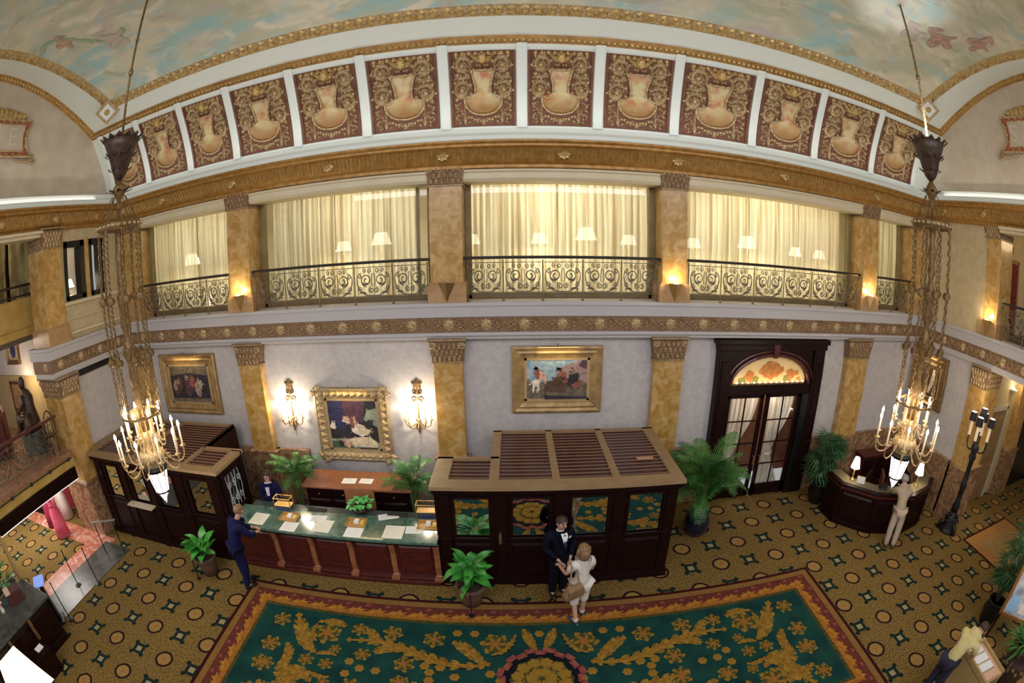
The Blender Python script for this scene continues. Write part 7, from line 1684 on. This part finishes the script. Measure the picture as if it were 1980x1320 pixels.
        part('collar', MB().tube([nk+rc*x*.062*k+fc*y*.062*k-upc*.02*k for x, y in ((0, -1), (-.8, -.5), (-1, .2), (-.5, .9), (0, 1.15), (.5, .9), (1, .2), (.8, -.5))], .013*k, 5, closed=True), shirt, tp)
    return t, D, k, ch, rc, upc, fc, tp
pose_face = {}
B_ = 'man in navy blue jacket leaning on the reception counter over papers'; pose_face[B_] = Vector((.25, -.9, -.35))
person(B_, (-5.30, 6.24, 0), 2.55, dict(pelvis=(0, .02, .96), spine=(0, -.05, 1.15), chest=(0, -.14, 1.34), neck=(0, -.22, 1.47), jaw=(.0, -.29, 1.53), skull=(0, -.31, 1.62), crown=(0, -.305, 1.685), shL=(-.19, -.15, 1.41), shR=(.19, -.15, 1.41), elL=(-.26, -.30, 1.17), elR=(.26, -.30, 1.17), wrL=(-.12, -.48, 1.11), wrR=(.08, -.52, 1.11), ankL=(-.11, .08, .09), ankR=(.10, -.02, .09), toeL=(-.13, -.09, .035), toeR=(.12, -.19, .035)), navy, navy, hairb, 1.80, shirt=None)
S_ = 'man in black suit, white shirt and tie standing before the right booth'; pose_face[S_] = Vector((.1, -.85, -.55))
_, D, k, ch, rc, upc, fc, tp = person(S_, (.74, 6.66, 0), .36, dict(jaw=(0, -.05, 1.565), skull=(0, -.055, 1.65), crown=(0, -.04, 1.715), wrL=(-.10, -.22, .98), wrR=(.10, -.22, .98), elL=(-.27, .02, 1.15), elR=(.27, .02, 1.15)), blacks, blacks, haird, 1.78, shirt=paperw)
part('pocket_square', MB().add([ch+rc*.07*k+upc*.03*k+fc*.185*k, ch+rc*.125*k+upc*.045*k+fc*.172*k, ch+rc*.12*k+upc*.075*k+fc*.168*k, ch+rc*.075*k+upc*.055*k+fc*.182*k], [(0, 1, 2, 3)]), paperw, tp)
Wn = 'woman in white blouse and white shorts with brown shoulder bag, gesturing'; pose_face[Wn] = Vector((-.1, -1, -.05))
t, D, k, ch, rc, upc, fc, tp = person(Wn, (1.04, 5.94, .016), PI+.43, dict(elR=(.24, -.10, 1.14), wrR=(.20, -.40, 1.10), elL=(-.22, -.02, 1.15), wrL=(-.18, -.22, 1.05), ankL=(-.13, -.06, .09), toeL=(-.15, -.23, .035), ankR=(.10, .10, .09), toeR=(.13, -.07, .035)), wht, wht, hairb, 1.66, True, True, True, True, M('sneaker', (.05, .06, .07), .6), None, None, False)
bx = thing('shoulder_bag', 'brown leather shoulder bag hanging at the hip of the woman in white', 'bag', (.90, 5.74, .74), .5)
part('body', MB().loft([[(-.17, -.06, 0), (.17, -.06, 0), (.17, .06, 0), (-.17, .06, 0)], [(-.19, -.075, .10), (.19, -.075, .10), (.19, .075, .10), (-.19, .075, .10)], [(-.13, -.03, .27), (.13, -.03, .27), (.13, .03, .27), (-.13, .03, .27)]]), bagm, bx, bevel=.02)
part('flap', MB().add([(-.15, -.082, .22), (.15, -.082, .22), (.12, -.09, .12), (-.12, -.09, .12), (-.13, .0, .275), (.13, 0, .275)], [(3, 2, 1, 0), (0, 1, 5, 4)]), bagm, bx)
part('strap', MB().tube([(-.10, 0, .26), (-.05, .03, .45), (-.01, .08, .62), (.0, .16, .655), (.04, .12, .6), (.08, .04, .45), (.10, 0, .26)], .014, 6), M('strap_tan', (.30, .20, .10), .5), bx)
K_ = 'man in khaki shirt and pale trousers leaning on the concierge desk'; pose_face[K_] = Vector((-.2, -.9, -.3))
person(K_, (8.55, 6.32, 0), 2.55, dict(pelvis=(0, -.10, .95), spine=(0, -.21, 1.11), chest=(0, -.34, 1.26), neck=(0, -.44, 1.37), jaw=(0, -.52, 1.42), skull=(0, -.55, 1.505), crown=(0, -.545, 1.565), shL=(-.19, -.34, 1.33), shR=(.19, -.34, 1.33), elL=(-.27, -.50, 1.15), elR=(.24, -.55, 1.15), wrL=(-.10, -.66, 1.13), wrR=(.12, -.74, 1.13), hipL=(-.09, -.08, .90), hipR=(.09, -.08, .90), kneeL=(-.11, -.04, .50), kneeR=(.11, -.04, .50)), khaki, khakit, hairg, 1.76, jacket=False, shoes=M('shoe_brown', (.05, .03, .02), .5))
Rr = 'woman with dark hair, navy jacket and lavender scarf behind the counter'; pose_face[Rr] = Vector((.1, -1, -.15))
t, D, k, ch, rc, upc, fc, tp = person(Rr, (-5.28, 8.05, 0), .25, dict(wrL=(-.16, -.28, 1.02), wrR=(.16, -.28, 1.02)), navy, navy, haird, 1.70, True, True, scarf=True)
part('scarf', MB().tube([D['neck']+rc*x*.075*k+fc*y*.085*k-upc*.015*k for x, y in ((0, -.8), (-.9, -.4), (-1, .3), (-.5, 1), (0, 1.2), (.5, 1), (1, .3), (.9, -.4))], .032*k, 7, closed=True).add([ch+fc*.165*k+rc*.05*k+upc*.08*k, ch+fc*.165*k-rc*.05*k+upc*.08*k, ch+fc*.180*k-rc*.03*k-upc*.12*k, ch+fc*.180*k+rc*.03*k-upc*.12*k], [(0, 1, 2, 3)]), lav, tp, True)
Cn = 'seated staff person in dark jacket and pale blue shirt behind the concierge desk'; pose_face[Cn] = Vector((-.2, -1, -.2))
zs = -.40
sit = {n: (x, y, z+zs) for n, (x, y, z) in dict(pelvis=(0, .05, .97), spine=(0, .05, 1.15), chest=(0, .02, 1.34), neck=(0, .01, 1.49), jaw=(0, -.03, 1.575), skull=(0, -.03, 1.665), crown=(0, -.02, 1.725), shL=(-.19, .01, 1.42), shR=(.19, .01, 1.42), elL=(-.26, -.10, 1.22), elR=(.26, -.10, 1.22), wrL=(-.14, -.33, 1.22), wrR=(.14, -.33, 1.22), hipL=(-.09, .02, .93), hipR=(.09, .02, .93)).items()}
sit.update(kneeL=(-.12, -.40, .52), kneeR=(.12, -.40, .52), ankL=(-.12, -.36, .09), ankR=(.12, -.36, .09), toeL=(-.13, -.52, .035), toeR=(.13, -.52, .035))
person(Cn, (10.0, 7.85, 0), -.45, sit, blacks, blacks, haird, 1.75, shirt=M('shirt_blue', (.32, .38, .60), .8), bald=True)
chair(10.0, 7.98, -.45, 'chair of the seated concierge staff person', M('chair_leather', (.14, .04, .025), .4))
Yn = 'person in yellow shirt and dark jeans bending over the card rack'; pose_face[Yn] = Vector((0, -.5, -.9))
person(Yn, (6.42, 2.15, 0), PI/2-.1, dict(pelvis=(0, 0, .93), spine=(0, -.10, 1.10), chest=(0, -.24, 1.25), neck=(0, -.38, 1.33), jaw=(0, -.47, 1.33), skull=(0, -.54, 1.38), crown=(0, -.57, 1.44), shL=(-.20, -.27, 1.30), shR=(.20, -.27, 1.30), elL=(-.25, -.36, 1.05), elR=(.24, -.34, 1.04), wrL=(-.12, -.50, .96), wrR=(.16, -.30, .82)), yellowc, denim, haird, 1.80, jacket=False, short_sleeve=True)
